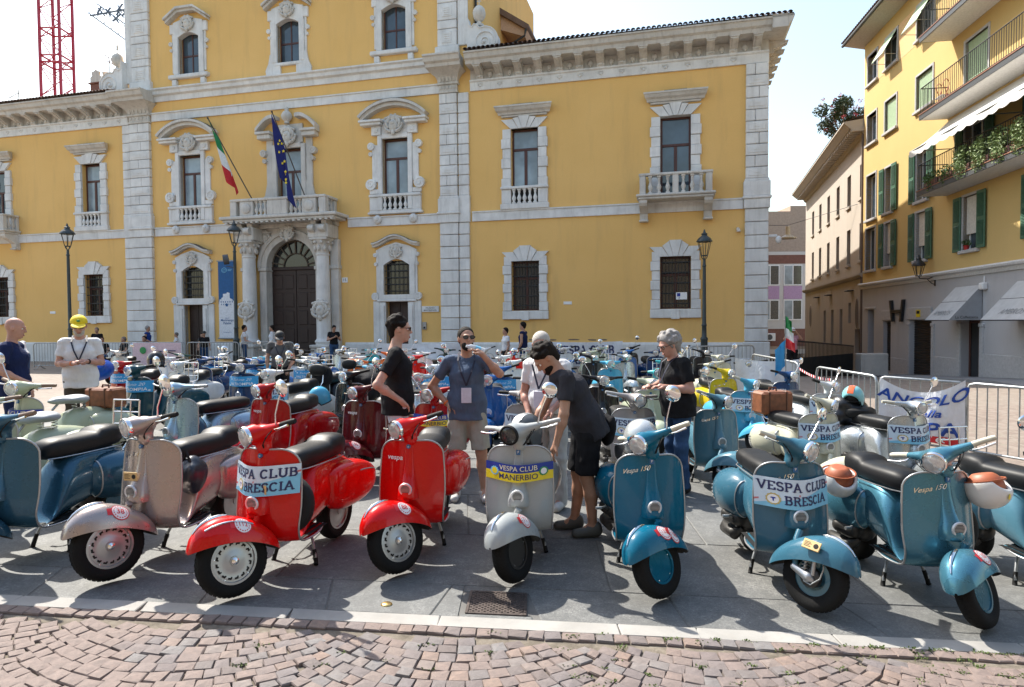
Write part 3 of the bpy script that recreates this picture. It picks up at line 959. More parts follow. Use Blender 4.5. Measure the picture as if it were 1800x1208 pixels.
# scroll buttresses with ball finials on the wing roofs
def scroll(sx, x0):
    def X(v): return x0 + sx * v
    out = [(0, 12.75), (1.22, 12.75)] + [(.72 + .58 * math.cos(a), 13.32 + .55 * math.sin(a)) for a in np.linspace(-.9, 1.9, 14)] + [(.42, 13.98), (.3, 14.02), (.2, 13.9), (.1, 13.98), (0, 14.35)]
    pts = [(X(p[0]), p[1]) for p in out]
    if sx < 0: pts = pts[::-1]
    m = MB(); m.prism(pts, -.35, .1)
    sp = [(X(.72 + r * math.cos(a)), -.36, 13.26 + r * math.sin(a)) for a, r in zip(np.linspace(-.3, 11.0, 44), np.linspace(.48, .05, 44))]
    m.tube(sp, .035, 6); m.ball((X(.72), -.36, 13.26), .08, 10, 6)
    edge = [(X(p[0]), -.36, p[1]) for p in out[2:]]
    m.tube(edge, .03, 6)
    s = m.build('scroll_buttress', STONE, PAL, 40)
    m = MB(); m.lathe([(.2, 0), (.2, .08), (.1, .14), (.08, .22), (.17, .27), (.25, .42), (.27, .55), (.24, .7), (.14, .82), (.03, .88)], 14)
    m.lathe([(.02, .86), (.02, 1.3)], 6); m.bev(-.09, .09, -.01, .01, 1.02, 1.06, .005)
    m.ball((0, 0, 1.1), .05, 8, 6); m.lathe([(.05, 1.16), (.0, 1.36)], 6)
    m.build('ball_finial', STONE_D, s, 40, T(X(.46), -.12, 13.98))
scroll(1, -1.72); scroll(-1, -18.95)

# roofs of the wings: a plane and the front course of tiles
m = MB()
for a, b in ((-34, -18.95), (-1.7, 10.7)):
    m.add([(a, -1.0, 12.74), (b, -1.0, 12.74), (b, 6.5, 15.0), (a, 6.5, 15.0)], [(0, 1, 2, 3)]); m.add([(a, 14, 12.74), (b, 14, 12.74), (b, 6.5, 15.0), (a, 6.5, 15.0)], [(3, 2, 1, 0)])
m.add([(10.7, -1, 12.74), (10.7, 36.5, 12.74), (4, 36.5, 14.9), (4, 6.5, 14.9)], [(0, 1, 2, 3)]); m.add([(-2.6, 14, 12.74), (-2.6, 36.5, 12.74), (4, 36.5, 14.9), (4, 6.5, 14.9)], [(3, 2, 1, 0)])
m.add([(-19.2, -.3, 20.4), (-1.4, -.3, 20.4), (-1.4, 6.5, 22.6), (-19.2, 6.5, 22.6)], [(0, 1, 2, 3)])
rf = m.build('roof', ROOFT, PAL)
m = MB(); m.grid(lambda u, v: (.085 * math.cos(u), v * .45 - .06, .075 * math.sin(u) + v * .135 + .02), list(np.linspace(math.pi, 0, 6)), [0, .5, 1]); 
m.grid(lambda u, v: (.065 * math.cos(u), v * .45 - .06, .055 * math.sin(u) + v * .135 + .02), list(np.linspace(0, math.pi, 6)), [0, 1])
tm = m.mesh('roof_tile', 60)
x = -1.6
while x < 10.6: link('roof_tile', tm, ROOFT, rf, T(x, -1.0, 12.72)); x += .19
x = -19.1
while x > -30: link('roof_tile', tm, ROOFT, rf, T(x, -1.0, 12.72)); x -= .19

# ---- joinery
def casement(c, hw, z0, z1, y=.2, arch=0, bars=None, glass=None, small=False):
    """brown window with a top light and two leaves; returns the window part"""
    fr = .075; tz = z0 + (z1 - z0) * .655
    m = MB()
    m.bev(c - hw, c - hw + fr, y, y + .07, z0, z1, .008); m.bev(c + hw - fr, c + hw, y, y + .07, z0, z1, .008)
    m.bev(c - hw + fr, c + hw - fr, y, y + .07, z0, z0 + fr*.9, .008); m.bev(c - hw + fr, c + hw - fr, y, y + .07, z1 - fr, z1, .008)
    m.bev(c - hw + fr, c + hw - fr, y - .01, y + .07, tz - .05, tz + .05, .008)
    m.bev(c - .06, c + .06, y - .008, y + .07, z0 + fr*.9, tz - .05, .008)
    if small:
        m.bev(c - .025, c + .025, y + .005, y + .06, tz + .05, z1 - fr, .005)
    w = m.build('window', WOOD, PAL)
    for a, b, e, f in ((c - hw + fr, c - .06, z0 + fr*.9, tz - .05), (c + .06, c + hw - fr, z0 + fr*.9, tz - .05), (c - hw + fr, c + hw - fr, tz + .05, z1 - fr)):
        g = MB(); g.box(a, b, y + .03, y + .04, e, f); g.build('pane', glass or GLASS_C, w)
    return w
def grille(par, c, hw, z0, z1, y, nv, nh):
    m = MB()
    for i in range(nv):
        x_ = c - hw + (i + .5) * 2 * hw / nv; m.tube([(x_, y, z0), (x_, y, z1)], .012, 6)
    for i in range(nh):
        z_ = z0 + (i + .5) * (z1 - z0) / nh; m.box(c - hw, c + hw, y - .008, y + .008, z_ - .018, z_ + .018)
    m.build('grille', IRON, par)
BAL = MB(); BAL.bev(-.075, .075, -.075, .075, 0, .06, .01); BAL.bev(-.075, .075, -.075, .075, .54, .6, .01)
BAL.lathe([(.06, .06), (.045, .1), (.085, .19), (.09, .24), (.05, .34), (.035, .4), (.05, .47), (.06, .5), (.05, .54)], 10)
BALM = BAL.mesh('baluster', 50)
def balusters(par, x0, x1, n, y, z, h, mat=STONE, along='x'):
    for i in range(n):
        t = (i + .5) / n; p = x0 + (x1 - x0) * t
        M = T(p, y, z) if along == 'x' else T(y, p, z)
        link('baluster', BALM, mat, par, M @ Matrix.Diagonal((1, 1, h / .6, 1)))
DARK = plain('black_and_recess_shade', (.02, .018, .016), .9)  # near-black: painted shade in recesses, also dark prints, frames and slots

def jambs(par, c, hi, ho, z0, z1, n, d=.1):
    """alternating long and short blocks up both sides"""
    h = (z1 - z0) / n
    for s in (-1, 1):
        for i in range(n):
            oo = ho if i % 2 == 0 else ho - .05; dd = d + (.03 if i % 2 == 0 else 0)
            a, b = sorted((c + s * hi, c + s * oo))
            m = MB(); m.bev(a, b, -dd, .2, z0 + i*h + .006, z0 + (i+1)*h - .006, .014); m.build('stone_block', STONE, par)
def vouss(par, c, hi, ho, z0, z1, peak):
    """flat arch of splayed stones with a raised key"""
    xs0 = [-hi, -hi*.42, -hi*.14, hi*.14, hi*.42, hi]; xs1 = [-ho, -ho*.5, -ho*.24, ho*.24, ho*.5, ho]
    for i in range(5):
        top0 = top1 = z1; d = .11
        if i == 2: top0 = top1 = peak; d = .16
        elif i in (1, 3): top0, top1 = ((z1 + .04, peak - .03) if i == 1 else (peak - .03, z1 + .04)); d = .13
        m = MB(); poly = [(c + xs0[i] + .004, z0), (c + xs0[i+1] - .004, z0), (c + xs1[i+1] - .004, top1), (c + xs1[i] + .004, top0)]
        m.prism(poly, -d, .2); m.build('stone_block', STONE, par)

def win_wing(c, balcony):
    z0 = 6.62 if balcony else 7.37
    casement(c, .57, z0, 9.72, glass=GLASS if balcony else GLASS_C)
    m = MB()
    mold(m, c - .95, c + .95, [(0, 10.2), (.12, 10.2), (.14, 10.26), (0, 10.28)])
    mold(m, c - 1.0, c + 1.0, [(0, 10.28), (.16, 10.28), (.2, 10.36), (.3, 10.42), (.36, 10.52), (.4, 10.54), (.4, 10.6), (0, 10.66)], (.5, .5))
    s = m.build('window_hood', STONE_D, PAL)
    jambs(s, c, .575, .97, 7.3 if not balcony else 6.62, 9.72, 6 if not balcony else 8)
    vouss(s, c, .575, .97, 9.72, 10.1, 10.2)
    m = MB(); mold(m, c - .42, c + .42, [(0, 10.62), (.38, 10.6), (.38, 10.62), (0, 10.68)]); m.build('hood_flashing', LEAD, s)
    if not balcony:
        m = MB(); m.bev(c - 1.0, c + 1.0, -.2, .2, 7.25, 7.36, .02); m.bev(c - 1.02, c + 1.02, -.16, .02, 6.43, 6.66, .02)
        for q in (-1, 1): m.bev(c + q*.77 - .2, c + q*.77 + .2, -.13, .02, 6.66, 7.25, .02)
        s2 = m.build('window_balustrade', STONE, PAL)
        m = MB(); m.box(c - .56, c + .56, -.012, -.002, 6.66, 7.25); m.build('painted_recess_shade', DARK, s2)  # flat panel painted dark for the shade behind the balusters
        balusters(s2, c - .56, c + .56, 5, -.085, 6.66, .59)
    else:
        m = MB(); m.bev(c - 1.4, c + 1.4, -.86, .0, 6.42, 6.52, .03); m.bev(c - 1.46, c + 1.46, -.92, .0, 6.52, 6.62, .03)
        b = m.build('balcony', STONE_D, PAL)
        for q in (-1, 1):
            m = MB(); m.prism([(0, 5.7), (-.12, 5.68), (-.2, 5.74), (-.26, 5.95), (-.5, 6.1), (-.72, 6.2), (-.8, 6.3), (-.8, 6.418), (0, 6.418)], c + q*1.2 - .15, c + q*1.2 + .15, axis='x'); m.bev(c + q*1.2 - .18, c + q*1.2 + .18, -.3, 0, 5.66, 5.74, .02)
            m.build('bracket', STONE_D, b)
        m = MB(); m.bev(c - 1.36, c + 1.36, -.86, -.62, 7.3, 7.4, .025)
        for q in (-1, 1): m.bev(c + q*1.24 - .12, c + q*1.24 + .12, -.62, 0, 7.3, 7.4, .025)
        for q in (-1.22, 0, 1.22): m.bev(c + q - .11, c + q + .11, -.84, -.64, 6.62, 7.3, .015)
        for q in (-1.22, 1.22): m.bev(c + q - .1, c + q + .1, -.14, -.0, 6.62, 7.3, .015)
        m.build('balustrade_rail', STONE_D, b)
        balusters(b, c - 1.1, c - .12, 3, -.74, 6.62, .68, STONE_D); balusters(b, c + .12, c + 1.1, 3, -.74, 6.62, .68, STONE_D)
        for q in (-1.22, 1.22): balusters(b, -.6, -.16, 2, c + q, 6.62, .68, STONE_D, 'y')
for c in WW: win_wing(c, False)
for c in WB: win_wing(c, True)

def arc_band(m, c, z, r, hw, t, y0, y1, n=16, a0=None):
    """segmental arch band: half chord hw, radius r, centre below"""
    a = math.asin(hw / r); zc = z - r * math.cos(a)
    for i in range(n):
        p, q = -a + 2*a*i/n, -a + 2*a*(i+1)/n
        P = lambda an, rr: (c + rr * math.sin(an), zc + rr * math.cos(an))
        m.prism([P(p, r), P(q, r), P(q, r + t), P(p, r + t)], y0, y1)
def ornament(par, c, z, s, y, seed, n=16):
    """carved cartouche: leaf scrolls round a boss"""
    r_ = random.Random(seed); m = MB()
    m.ball((c, y, z), (.15*s, .09*s, .19*s), 12, 8)
    m.ball((c, y - .03*s, z + .06*s), (.08*s, .09*s, .09*s), 10, 6)
    for sx in (-1, 1):
        for k in range(n // 4):
            a = -1.1 + k * .75
            p = [(c + sx*(.16 + .13*t)*s*math.cos(a + t*1.4), y - .02*s*math.sin(t*3), z + (.2 + .1*t)*s*math.sin(a + t*1.2)) for t in np.linspace(0, 1, 6)]
            m.tube(p, [.05*s, .055*s, .05*s, .045*s, .035*s, .025*s], 6)
            m.ball(p[-1], .045*s, 8, 5)
    m.ball((c, y - .02*s, z - .2*s), (.07*s, .06*s, .1*s), 8, 6)
    m.build('carved_ornament', STONE_D, par, 60)
def volute(m, x, z, r, y0, y1, n=14):
    m.prism([(x + r*math.cos(2*math.pi*i/n), z + r*math.sin(2*math.pi*i/n)) for i in range(n)], y0, y1)
    m.tube([(x + q*math.cos(a), y0 - .005, z + q*math.sin(a)) for a, q in zip(np.linspace(0, 8, 20), np.linspace(r*.8, r*.15, 20))], r*.1, 5)

def win_central(c):
    casement(c, .6, 7.38, 9.74)
    m = MB()
    # moulded architrave and outer strips
    for s in (-1, 1):
        a, b = sorted((c + s*.6, c + s*.8)); m.bev(a, b, -.12, .2, 7.38, 9.9, .02)
        a, b = sorted((c + s*.8, c + s*1.08)); m.bev(a, b, -.07, .02, 7.9, 9.5, .02)
        volute(m, c + s*1.1, 9.45, .16, -.15, .02); volute(m, c + s*1.13, 9.12, .09, -.12, .02)
        volute(m, c + s*1.12, 7.8, .24, -.16, .02); m.bev(min(c + s*.8, c + s*1.2), max(c + s*.8, c + s*1.2), -.1, .02, 7.4, 7.6, .02)
        a, b = sorted((c + s*.62, c + s*1.06)); m.bev(a, b, -.16, .02, 9.9, 10.3, .02)
        volute(m, c + s*.84, 10.1, .1, -.2, .0)
        a, b = sorted((c + s*.55, c + s*1.5)); m.bev(a, b, -.34, .02, 10.3, 10.42, .02); m.bev(a - .05, b + .05, -.42, .02, 10.42, 10.52, .02)
    m.bev(c - .6, c + .6, -.12, .2, 9.74, 9.95, .02)
    m.bev(c - .75, c + .75, -.06, .02, 9.95, 10.62, .02)
    s_ = m.build('window_surround', STONE, PAL)
    m = MB(); arc_band(m, c, 10.5, 2.1, 1.42, .14, -.34, .02); arc_band(m, c, 10.6, 2.16, 1.5, .11, -.46, .02); m.build('pediment', STONE_D, s_)
    m = MB(); arc_band(m, c, 10.72, 2.18, 1.5, .02, -.45, .02); m.build('pediment_flashing', LEAD, s_)
    ornament(s_, c, 10.25, 1.45, -.2, int(c * 10))
    m = MB(); m.bev(c - 1.2, c + 1.2, -.2, .2, 7.24, 7.36, .02); m.bev(c - 1.26, c + 1.26, -.2, .02, 6.5, 6.6, .02); m.bev(c - 1.2, c + 1.2, -.14, .02, 6.6, 6.68, .02)
    for q in (-1, 1):
        m.bev(c + q*.89 - .3, c + q*.89 + .3, -.14, .02, 6.68, 7.24, .02); m.bev(c + q*.7 - .1, c + q*.7 + .1, -.17, .02, 6.68, 7.24, .01)
        m.ball((c + q*.83, -.12, 6.28), (.19, .12, .2), 10, 8); m.ball((c + q*.83, -.2, 6.3), (.1, .08, .11), 8, 6)
    s2 = m.build('window_balustrade', STONE, PAL)
    m = MB(); m.box(c - .6, c + .6, -.012, -.002, 6.66, 7.25); m.build('painted_recess_shade', DARK, s2)  # dark colour put in for the shade between the balusters
    balusters(s2, c - .6, c + .6, 5, -.085, 6.68, .56)
for c in CC: win_central(c)

# the window over the portal, with a broken pediment
c = CX
casement(c, .62, 6.8, 9.68)
m = MB()
for s in (-1, 1):
    a, b = sorted((c + s*.62, c + s*.84)); m.bev(a, b, -.14, .2, 6.7, 9.85, .02)
    a, b = sorted((c + s*.84, c + s*1.16)); m.bev(a, b, -.08, .02, 7.6, 10.1, .02)
    volute(m, c + s*1.25, 9.5, .16, -.22, .02); volute(m, c + s*1.2, 9.15, .1, -.2, .02); volute(m, c + s*1.75, 7.2, .3, -.14, .02)
    m.prism([(c + s*.84, 7.0), (c + s*1.7, 7.0), (c + s*1.7, 7.3), (c + s*1.25, 7.6), (c + s*1.12, 8.2), (c + s*.84, 8.2)][::s], -.1, .02)
    a, b = sorted((c + s*.8, c + s*1.45)); m.bev(a, b, -.36, .02, 10.1, 10.3, .02); m.bev(a - .06, b + .06, -.44, .02, 10.3, 10.42, .02)
    for k in range(7):
        t0, t1 = k/7, (k+1)/7
        P = lambda t, o: (c + s*(1.5 - 1.0*t), 10.42 + .55*math.sin(t*1.9) + o)
        q = [P(t0, 0), P(t1, 0), P(t1, .16), P(t0, .16)]
        m.prism(q if s < 0 else q[::-1], -.42, .02)
m.bev(c - .62, c + .62, -.14, .2, 9.68, 9.9, .02); m.bev(c - .7, c + .7, -.08, .02, 9.9, 10.75, .02)
s_ = m.build('window_surround', STONE_D, PAL)
ornament(s_, c, 10.15, 1.5, -.2, 77)
m = MB(); m.lathe([(.12, 10.75), (.1, 10.82), (.22, 10.95), (.25, 11.08), (.18, 11.22), (.08, 11.3), (.1, 11.36), (.03, 11.48)], 12, T(c, -.2, 0)); m.build('urn', STONE_D, s_, 50)

def win_ground(c, curtain):
    w = casement(c, .58, 2.26, 4.3, .26, glass=GLASS_D, small=True)
    grille(w, c, .56, 2.27, 4.29, .06, 9, 5)
    m = MB(); m.bev(c - .97, c + .97, -.12, .2, 1.9, 2.25, .02); m.bev(c - .16, c + .16, -.16, -.1, 1.86, 2.24, .015); s = m.build('window_sill', STONE, PAL)
    jambs(s, c, .585, .95, 2.25, 4.5, 6); vouss(s, c, .6, .99, 4.3, 4.68, 4.93)
for c in WW + WB: win_ground(c, c > 0)

def door_side(c):
    m = MB()
    for s in (-1, 1):
        a, b = sorted((c + s*.01, c + s*.515)); m.bev(a, b, .28, .34, 0, 2.72, .01)
        for k in range(3): m.bev(a + .08, b - .08, .265, .3, .2 + k*.83, .88 + k*.83, .02)
    m.build('door', DOORW, PAL)
    m = MB()
    for s in (-1, 1):
        a, b = sorted((c + s*.52, c + s*.8)); m.bev(a, b, -.1, .2, -.4, 2.7, .02); m.bev(a + .05, b - .05, -.16, .02, -.4, 2.55, .015)
        a, b = sorted((c + s*.8, c + s*1.12)); m.bev(a, b, -.07, .02, -.4, 2.75, .02)
        a, b = sorted((c + s*.6, c + s*.86)); m.bev(a, b, -.1, .2, 3.0, 4.62, .02)
        volute(m, c + s*1.0, 2.95, .17, -.13, .02); volute(m, c + s*.95, 4.35, .08, -.13, .02); volute(m, c + s*.98, 4.75, .09, -.13, .02)
        a, b = sorted((c + s*.86, c + s*.96)); m.bev(a, b, -.06, .02, 3.1, 4.8, .015)
    m.bev(c - .92, c + .92, -.14, .2, 2.72, 2.82, .02); m.bev(c - .86, c + .86, -.1, .2, 2.82, 3.02, .02)
    # arched head of the light, filled as a plate with an arched lower edge
    n = 10
    ar = [(c - .6 + 1.2*i/n, 4.3 + .26*math.sin(math.pi*i/n)) for i in range(n + 1)]
    m.prism(ar + [(c + .88, 4.4), (c + .95, 4.95), (c + .6, 5.12), (c, 5.28), (c - .6, 5.12), (c - .95, 4.95), (c - .88, 4.4)], -.09, .18)
    s_ = m.build('door_surround', STONE, PAL)
    m = MB()
    P = lambda t, o: (c + 1.06 * t, 5.08 + .34 * (math.cos(t * math.pi) * .5 + .5) + o)
    ts = np.linspace(-1, 1, 17)
    for t0, t1 in zip(ts, ts[1:]):
        m.prism([P(t0, 0), P(t1, 0), P(t1, .1), P(t0, .1)], -.24, .02); m.prism([P(t0, .1), P(t1, .1), P(t1, .17), P(t0, .17)], -.34, .02)
    m.build('door_hood', STONE_D, s_)
    m = MB()
    for t0, t1 in zip(ts, ts[1:]): m.prism([P(t0, .172), P(t1, .172), P(t1, .19), P(t0, .19)], -.33, .02)
    m.build('hood_flashing', LEAD, s_)
    ornament(s_, c, 4.85, 1.0, -.14, int(c * 7))
    m = MB(); m.box(c - .6, c + .6, .25, .26, 3.03, 4.6); w = m.build('window', GLASS_D, PAL)
    grille(w, c, .59, 3.04, 4.5, .08, 6, 5)
for c in CC: door_side(c)

def win_upper(c, low):
    m = MB()
    m.bev(c - .56, c - .5, .2, .26, 13.5, 15.42, .006); m.bev(c + .5, c + .56, .2, .26, 13.5, 15.42, .006); m.bev(c - .03, c + .03, .2, .26, 13.5, 15.4, .006); m.bev(c - .5, c + .5, .2, .26, 14.38, 14.46, .006); m.bev(c - .5, c + .5, .2, .26, 13.5, 13.57, .006)
    w = m.build('window', WOOD, PAL)
    for a, b in ((c - .5, c - .03), (c + .03, c + .5)):
        for e, f in ((13.57, 14.38), (14.46, 15.42)):
            g = MB(); g.box(a, b, .225, .232, e, f); g.build('pane', GLASS, w)
    m = MB()
    for s in (-1, 1):
        a, b = sorted((c + s*.56, c + s*.82)); m.bev(a, b, -.12, .2, 13.5, 15.3, .02)
        a, b = sorted((c + s*.82, c + s*.92)); m.bev(a, b, -.06, .02, 13.6, 15.6, .015)
        volute(m, c + s*.98, 14.95, .1, -.1, .02); volute(m, c + s*.95, 14.65, .07, -.1, .02)
        a, b = sorted((c + s*.5, c + s*1.02)); m.bev(a, b, -.1, .02, 15.4, 15.85, .02)
        if low: m.prism([(c + s*.4, 12.96), (c + s*1.12, 12.96), (c + s*1.15, 13.2), (c + s*1.0, 13.5), (c + s*.92, 13.9), (c + s*.6, 13.9), (c + s*.56, 13.5), (c + s*.4, 13.4)][::s], -.1, .02)
        else:
            m.bev(c + s*.78 - .12, c + s*.78 + .12, -.16, .02, 12.99, 13.26, .02)
    n = 10
    ar = [(c - .56 + 1.12*i/n, 15.2 + .2*math.sin(math.pi*i/n)) for i in range(n + 1)]
    m.prism(ar + [(c + .8, 15.2), (c + .8, 15.9), (c, 16.1), (c - .8, 15.9), (c - .8, 15.2)], -.11, .18)
    if not low: m.bev(c - 1.08, c + 1.08, -.2, .2, 13.3, 13.48, .03)
    else: m.bev(c - .7, c + .7, -.12, .2, 13.36, 13.5, .02)
    s_ = m.build('window_surround', STONE, PAL)
    m = MB()
    pts = [(-1.12, 15.85), (-.45, 16.3), (.45, 16.3), (1.12, 15.85)]
    for p, q in zip(pts, pts[1:]):
        m.prism([(c + p[0], p[1]), (c + q[0], q[1]), (c + q[0], q[1] + .12), (c + p[0], p[1] + .12)], -.26, .02); m.prism([(c + p[0]*1.04, p[1] + .12), (c + q[0]*1.04, q[1] + .12), (c + q[0]*1.04, q[1] + .22), (c + p[0]*1.04, p[1] + .22)], -.36, .02)
    m.build('window_hood', STONE_D, s_)
    ornament(s_, c, 15.75, 1.25, -.16, int(c * 13))
for c, l in zip(UU, (0, 1, 0)): win_upper(c, l)

# ---- portal
PO = MB()
c = CX
n = 20
for i in range(n):
    p, q = math.pi * i / n, math.pi * (i + 1) / n
    for r0, r1, d in ((1.25, 1.5, .12), (1.5, 1.66, .2)):
        PO.prism([(c + r0*math.cos(p), 4.36 + r0*math.sin(p)), (c + r1*math.cos(p), 4.36 + r1*math.sin(p)), (c + r1*math.cos(q), 4.36 + r1*math.sin(q)), (c + r0*math.cos(q), 4.36 + r0*math.sin(q))], -d, .4)
    if True:
        zt = 6.1
        a0, a1 = (c + 1.66*math.cos(p), 4.36 + 1.66*math.sin(p)), (c + 1.66*math.cos(q), 4.36 + 1.66*math.sin(q))
        if a0[0] - a1[0] > .01: PO.prism([a1, a0, (a0[0], zt), (a1[0], zt)], -.08, .02)
for s in (-1, 1):
    a, b = sorted((c + s*1.25, c + s*1.6)); PO.bev(a, b, -.14, .4, -.4, 4.2, .02); PO.bev(a - .04, b + .04, -.2, .4, 4.2, 4.36, .02); PO.bev(a, b, -.18, .02, -.4, .7, .02)
    a, b = sorted((c + s*2.05, c + s*2.45)); PO.bev(a, b, -.24, .02, -.4, 5.5, .02); PO.bev(a - .04, b + .04, -.3, .02, 4.2, 4.36, .02)
    PO.bev(c + s*1.85 - .44, c + s*1.85 + .44, -.92, .02, -.4, .72, .03); PO.bev(c + s*1.85 - .48, c + s*1.85 + .48, -.96, .02, .72, .86, .03)
    PO.bev(c + s*1.85 - .5, c + s*1.85 + .5, -.9, .02, 5.52, 6.1, .03)
PO.bev(c - 2.4, c + 2.4, -.3, .02, 6.1, 6.3, .03)
PO.bev(c - .24, c + .24, -.34, .02, 5.6, 6.12, .04)
portal = PO.build('portal', STONE_D, PAL)
for s in (-1, 1):
    m = MB(); m.lathe([(.36, .86), (.36, .92), (.4, .98), (.38, 1.05), (.33, 1.1), (.3, 1.16), (.3, 2.0), (.305, 2.6), (.29, 3.6), (.265, 4.75), (.3, 4.79), (.3, 4.84)], 22, T(c + s*1.85, -.5, 0))
    col = m.build('column', STONE, portal, 40)
    m = MB(); m.lathe([(.27, 4.84), (.28, 5.0), (.33, 5.15), (.36, 5.3), (.42, 5.42)], 16, T(c + s*1.85, -.5, 0)); m.bev(c + s*1.85 - .43, c + s*1.85 + .43, -.93, -.07, 5.42, 5.52, .02)
    for k in range(8):
        a = k * math.pi / 4
        m.ball((c + s*1.85 + .33*math.cos(a), -.5 + .33*math.sin(a), 5.08), (.07, .07, .14), 8, 6); m.ball((c + s*1.85 + .4*math.cos(a + .4), -.5 + .4*math.sin(a + .4), 5.32), .075, 8, 6)
    m.build('capital', STONE_D, col, 50)
    ornament(col, c + s*1.85, 2.35, 1.5, -.78, 50 + s)
    m = MB()
    for q in (-.26, .26):
        m.prism([(-.3, 5.62), (-.95, 5.75), (-1.05, 5.9), (-.98, 6.05), (-.8, 6.1), (-.86, 6.3), (-.3, 6.3)], c + s*1.85 + q - .12, c + s*1.85 + q + .12, axis='x')
        m.tube([(c + s*1.85 + q - .14, -.96, 5.92), (c + s*1.85 + q + .14, -.96, 5.92)], .15, 12)
    m.build('console', STONE_D, portal, 40)
ornament(portal, c, 5.8, 1.2, -.36, 91)
for s in (-1, 1): ornament(portal, c + s*1.25, 5.72, 1.0, -.16, 92 + s)
m = MB()
m.bev(c - 2.75, c + 2.75, -1.12, .02, 6.3, 6.42, .03); m.bev(c - 2.88, c + 2.88, -1.2, .02, 6.42, 6.56, .03)
x = c - 2.6
while x < c + 2.6: m.box(x, x + .12, -1.16, -.9, 6.24, 6.3); x += .26
bal = m.build('balcony', STONE_D, portal)
m = MB()
m.bev(c - 2.36, c + 2.36, -1.12, -.84, 7.2, 7.32, .03)
for s in (-1, 1):
    a, b = sorted((c + s*2.06, c + s*2.36)); m.bev(a, b, -.84, -.0, 7.2, 7.32, .03)
    m.bev(c + s*2.2 - .16, c + s*2.2 + .16, -1.1, -.82, 6.56, 7.2, .02); m.bev(c + s*1.55 - .34, c + s*1.55 + .34, -1.08, -.84, 6.56, 7.2, .03)
    m.ball((c + s*1.55, -1.1, 6.88), (.24, .06, .22), 12, 8); m.bev(c + s*2.2 - .1, c + s*2.2 + .1, -.2, 0, 6.56, 7.2, .02)
m.bev(c - .5, c + .5, -1.1, -.84, 6.56, 7.2, .03)
m.build('balustrade_rail', STONE_D, bal, None)
for s in (-1, 1):
    a, b = sorted((c + s*.54, c + s*1.18)); balusters(bal, a, b, 3, -.97, 6.56, .64, STONE_D); balusters(bal, -.8, -.22, 2, c + s*2.2, 6.56, .64, STONE_D, 'y')
# great door and fanlight
m = MB()
for s in (-1, 1):
    a, b = sorted((c + s*.012, c + s*1.25)); m.bev(a, b, .32, .4, -.4, 4.25, .01)
    for k in range(5):
        for q in (0, 1):
            xa = a + .1 + q * (b - a - .1) / 2; m.bev(xa, xa + (b - a)/2 - .16, .29, .34, .1 + k*.82, .75 + k*.82, .03)
m.bev(c - 1.25, c + 1.25, .25, .4, 4.25, 4.4, .02)
d_ = m.build('door', DOORW, PAL)
m = MB()
m.prism([(c + 1.25*math.cos(a), 4.4 + 1.2*math.sin(a)) for a in np.linspace(0, math.pi, 24)], .34, .36); m.build('fanlight', GLASS_D, d_)
m = MB()
for k in range(9):
    a = math.pi * (k + .5) / 9; m.tube([(c + .62*math.cos(a), .3, 4.4 + .6*math.sin(a)), (c + 1.24*math.cos(a), .3, 4.4 + 1.2*math.sin(a))], .035, 6)
for r in (.62, 1.2): m.tube([(c + r*math.cos(a), .3, 4.4 + r*.97*math.sin(a)) for a in np.linspace(0, math.pi, 24)], .03, 6)
m.build('fanlight_bars', plain('old_timber', (.11, .085, .06), .7), d_)

# wall fittings: number plate, street plates, door phone, cameras, banner
m = MB(); m.bev(-7.75, -7.48, -.03, 0, 3.6, 3.82, .005); p_ = m.build('number_plate', WHITEP, PAL)
V, Fc = text_mesh2d('15', .17, .01); m = MB(); m.add([(x_ - 7.615, -.033, y_ + 3.71) for x_, y_ in V], Fc); m.build('number', NAVYP, p_)
m = MB(); m.bev(-3.98, -3.2, -.05, 0, 2.25, 2.5, .01); p_ = m.build('name_plate', STONE, PAL)
for k, tx in enumerate(('PALAZZO', 'MARTINENGO')):
    V, Fc = text_mesh2d(tx, .09, .005); m = MB(); m.add([(x_ - 3.59, -.053, y_ + 2.42 - .1*k) for x_, y_ in V], Fc); m.build('lettering', LEAD, p_)
m = MB(); m.bev(-3.96, -3.78, -.06, 0, 1.5, 1.82, .01); p_ = m.build('door_phone', plain('grey_metal', (.3, .31, .32), .4, .6), PAL)
m = MB(); m.bev(-3.9, -3.82, -.07, -.055, 1.54, 1.62, .005); m.build('door_phone_lens', DARK, p_)
for x_, z_ in ((2.35, 2.55), (-23.9, 2.45)):
    m = MB(); m.bev(x_ - .17, x_ + .17, -.02, 0, z_ - .06, z_ + .06, .004); m.build('street_plate', WHITEP, PAL)
m = MB(); m.bev(6.62, 7.04, .02, .035, 2.62, 2.9, .004); p_ = m.build('window_notice', WHITEP, PAL)
m = MB(); m.box(6.66, 6.78, .014, .019, 2.74, 2.87); m.box(6.72, 6.76, .013, .018, 2.66, 2.7); m.build('notice_symbol', BLUEP, p_)
m = MB()
m.box(8.85, 8.98, -.22, 0, 5.15, 5.2); m.tube([(8.9, -.3, 5.2), (8.9, -.05, 5.27)], .06, 10); m.tube([(8.9, -.32, 5.195), (8.9, -.29, 5.2)], .055, 10)
m.build('security_camera', plain('white_plastic', (.7, .7, .7), .4), PAL, 40)
m = MB(); m.bev(10.0, 10.3, -.1, -.02, 4.9, 5.0, .02); m.ball((10.35, -.06, 4.8), (.11, .11, .15), 12, 8); m.build('dome_camera', plain('white_plastic', (.7, .7, .7), .4), PAL, 40)
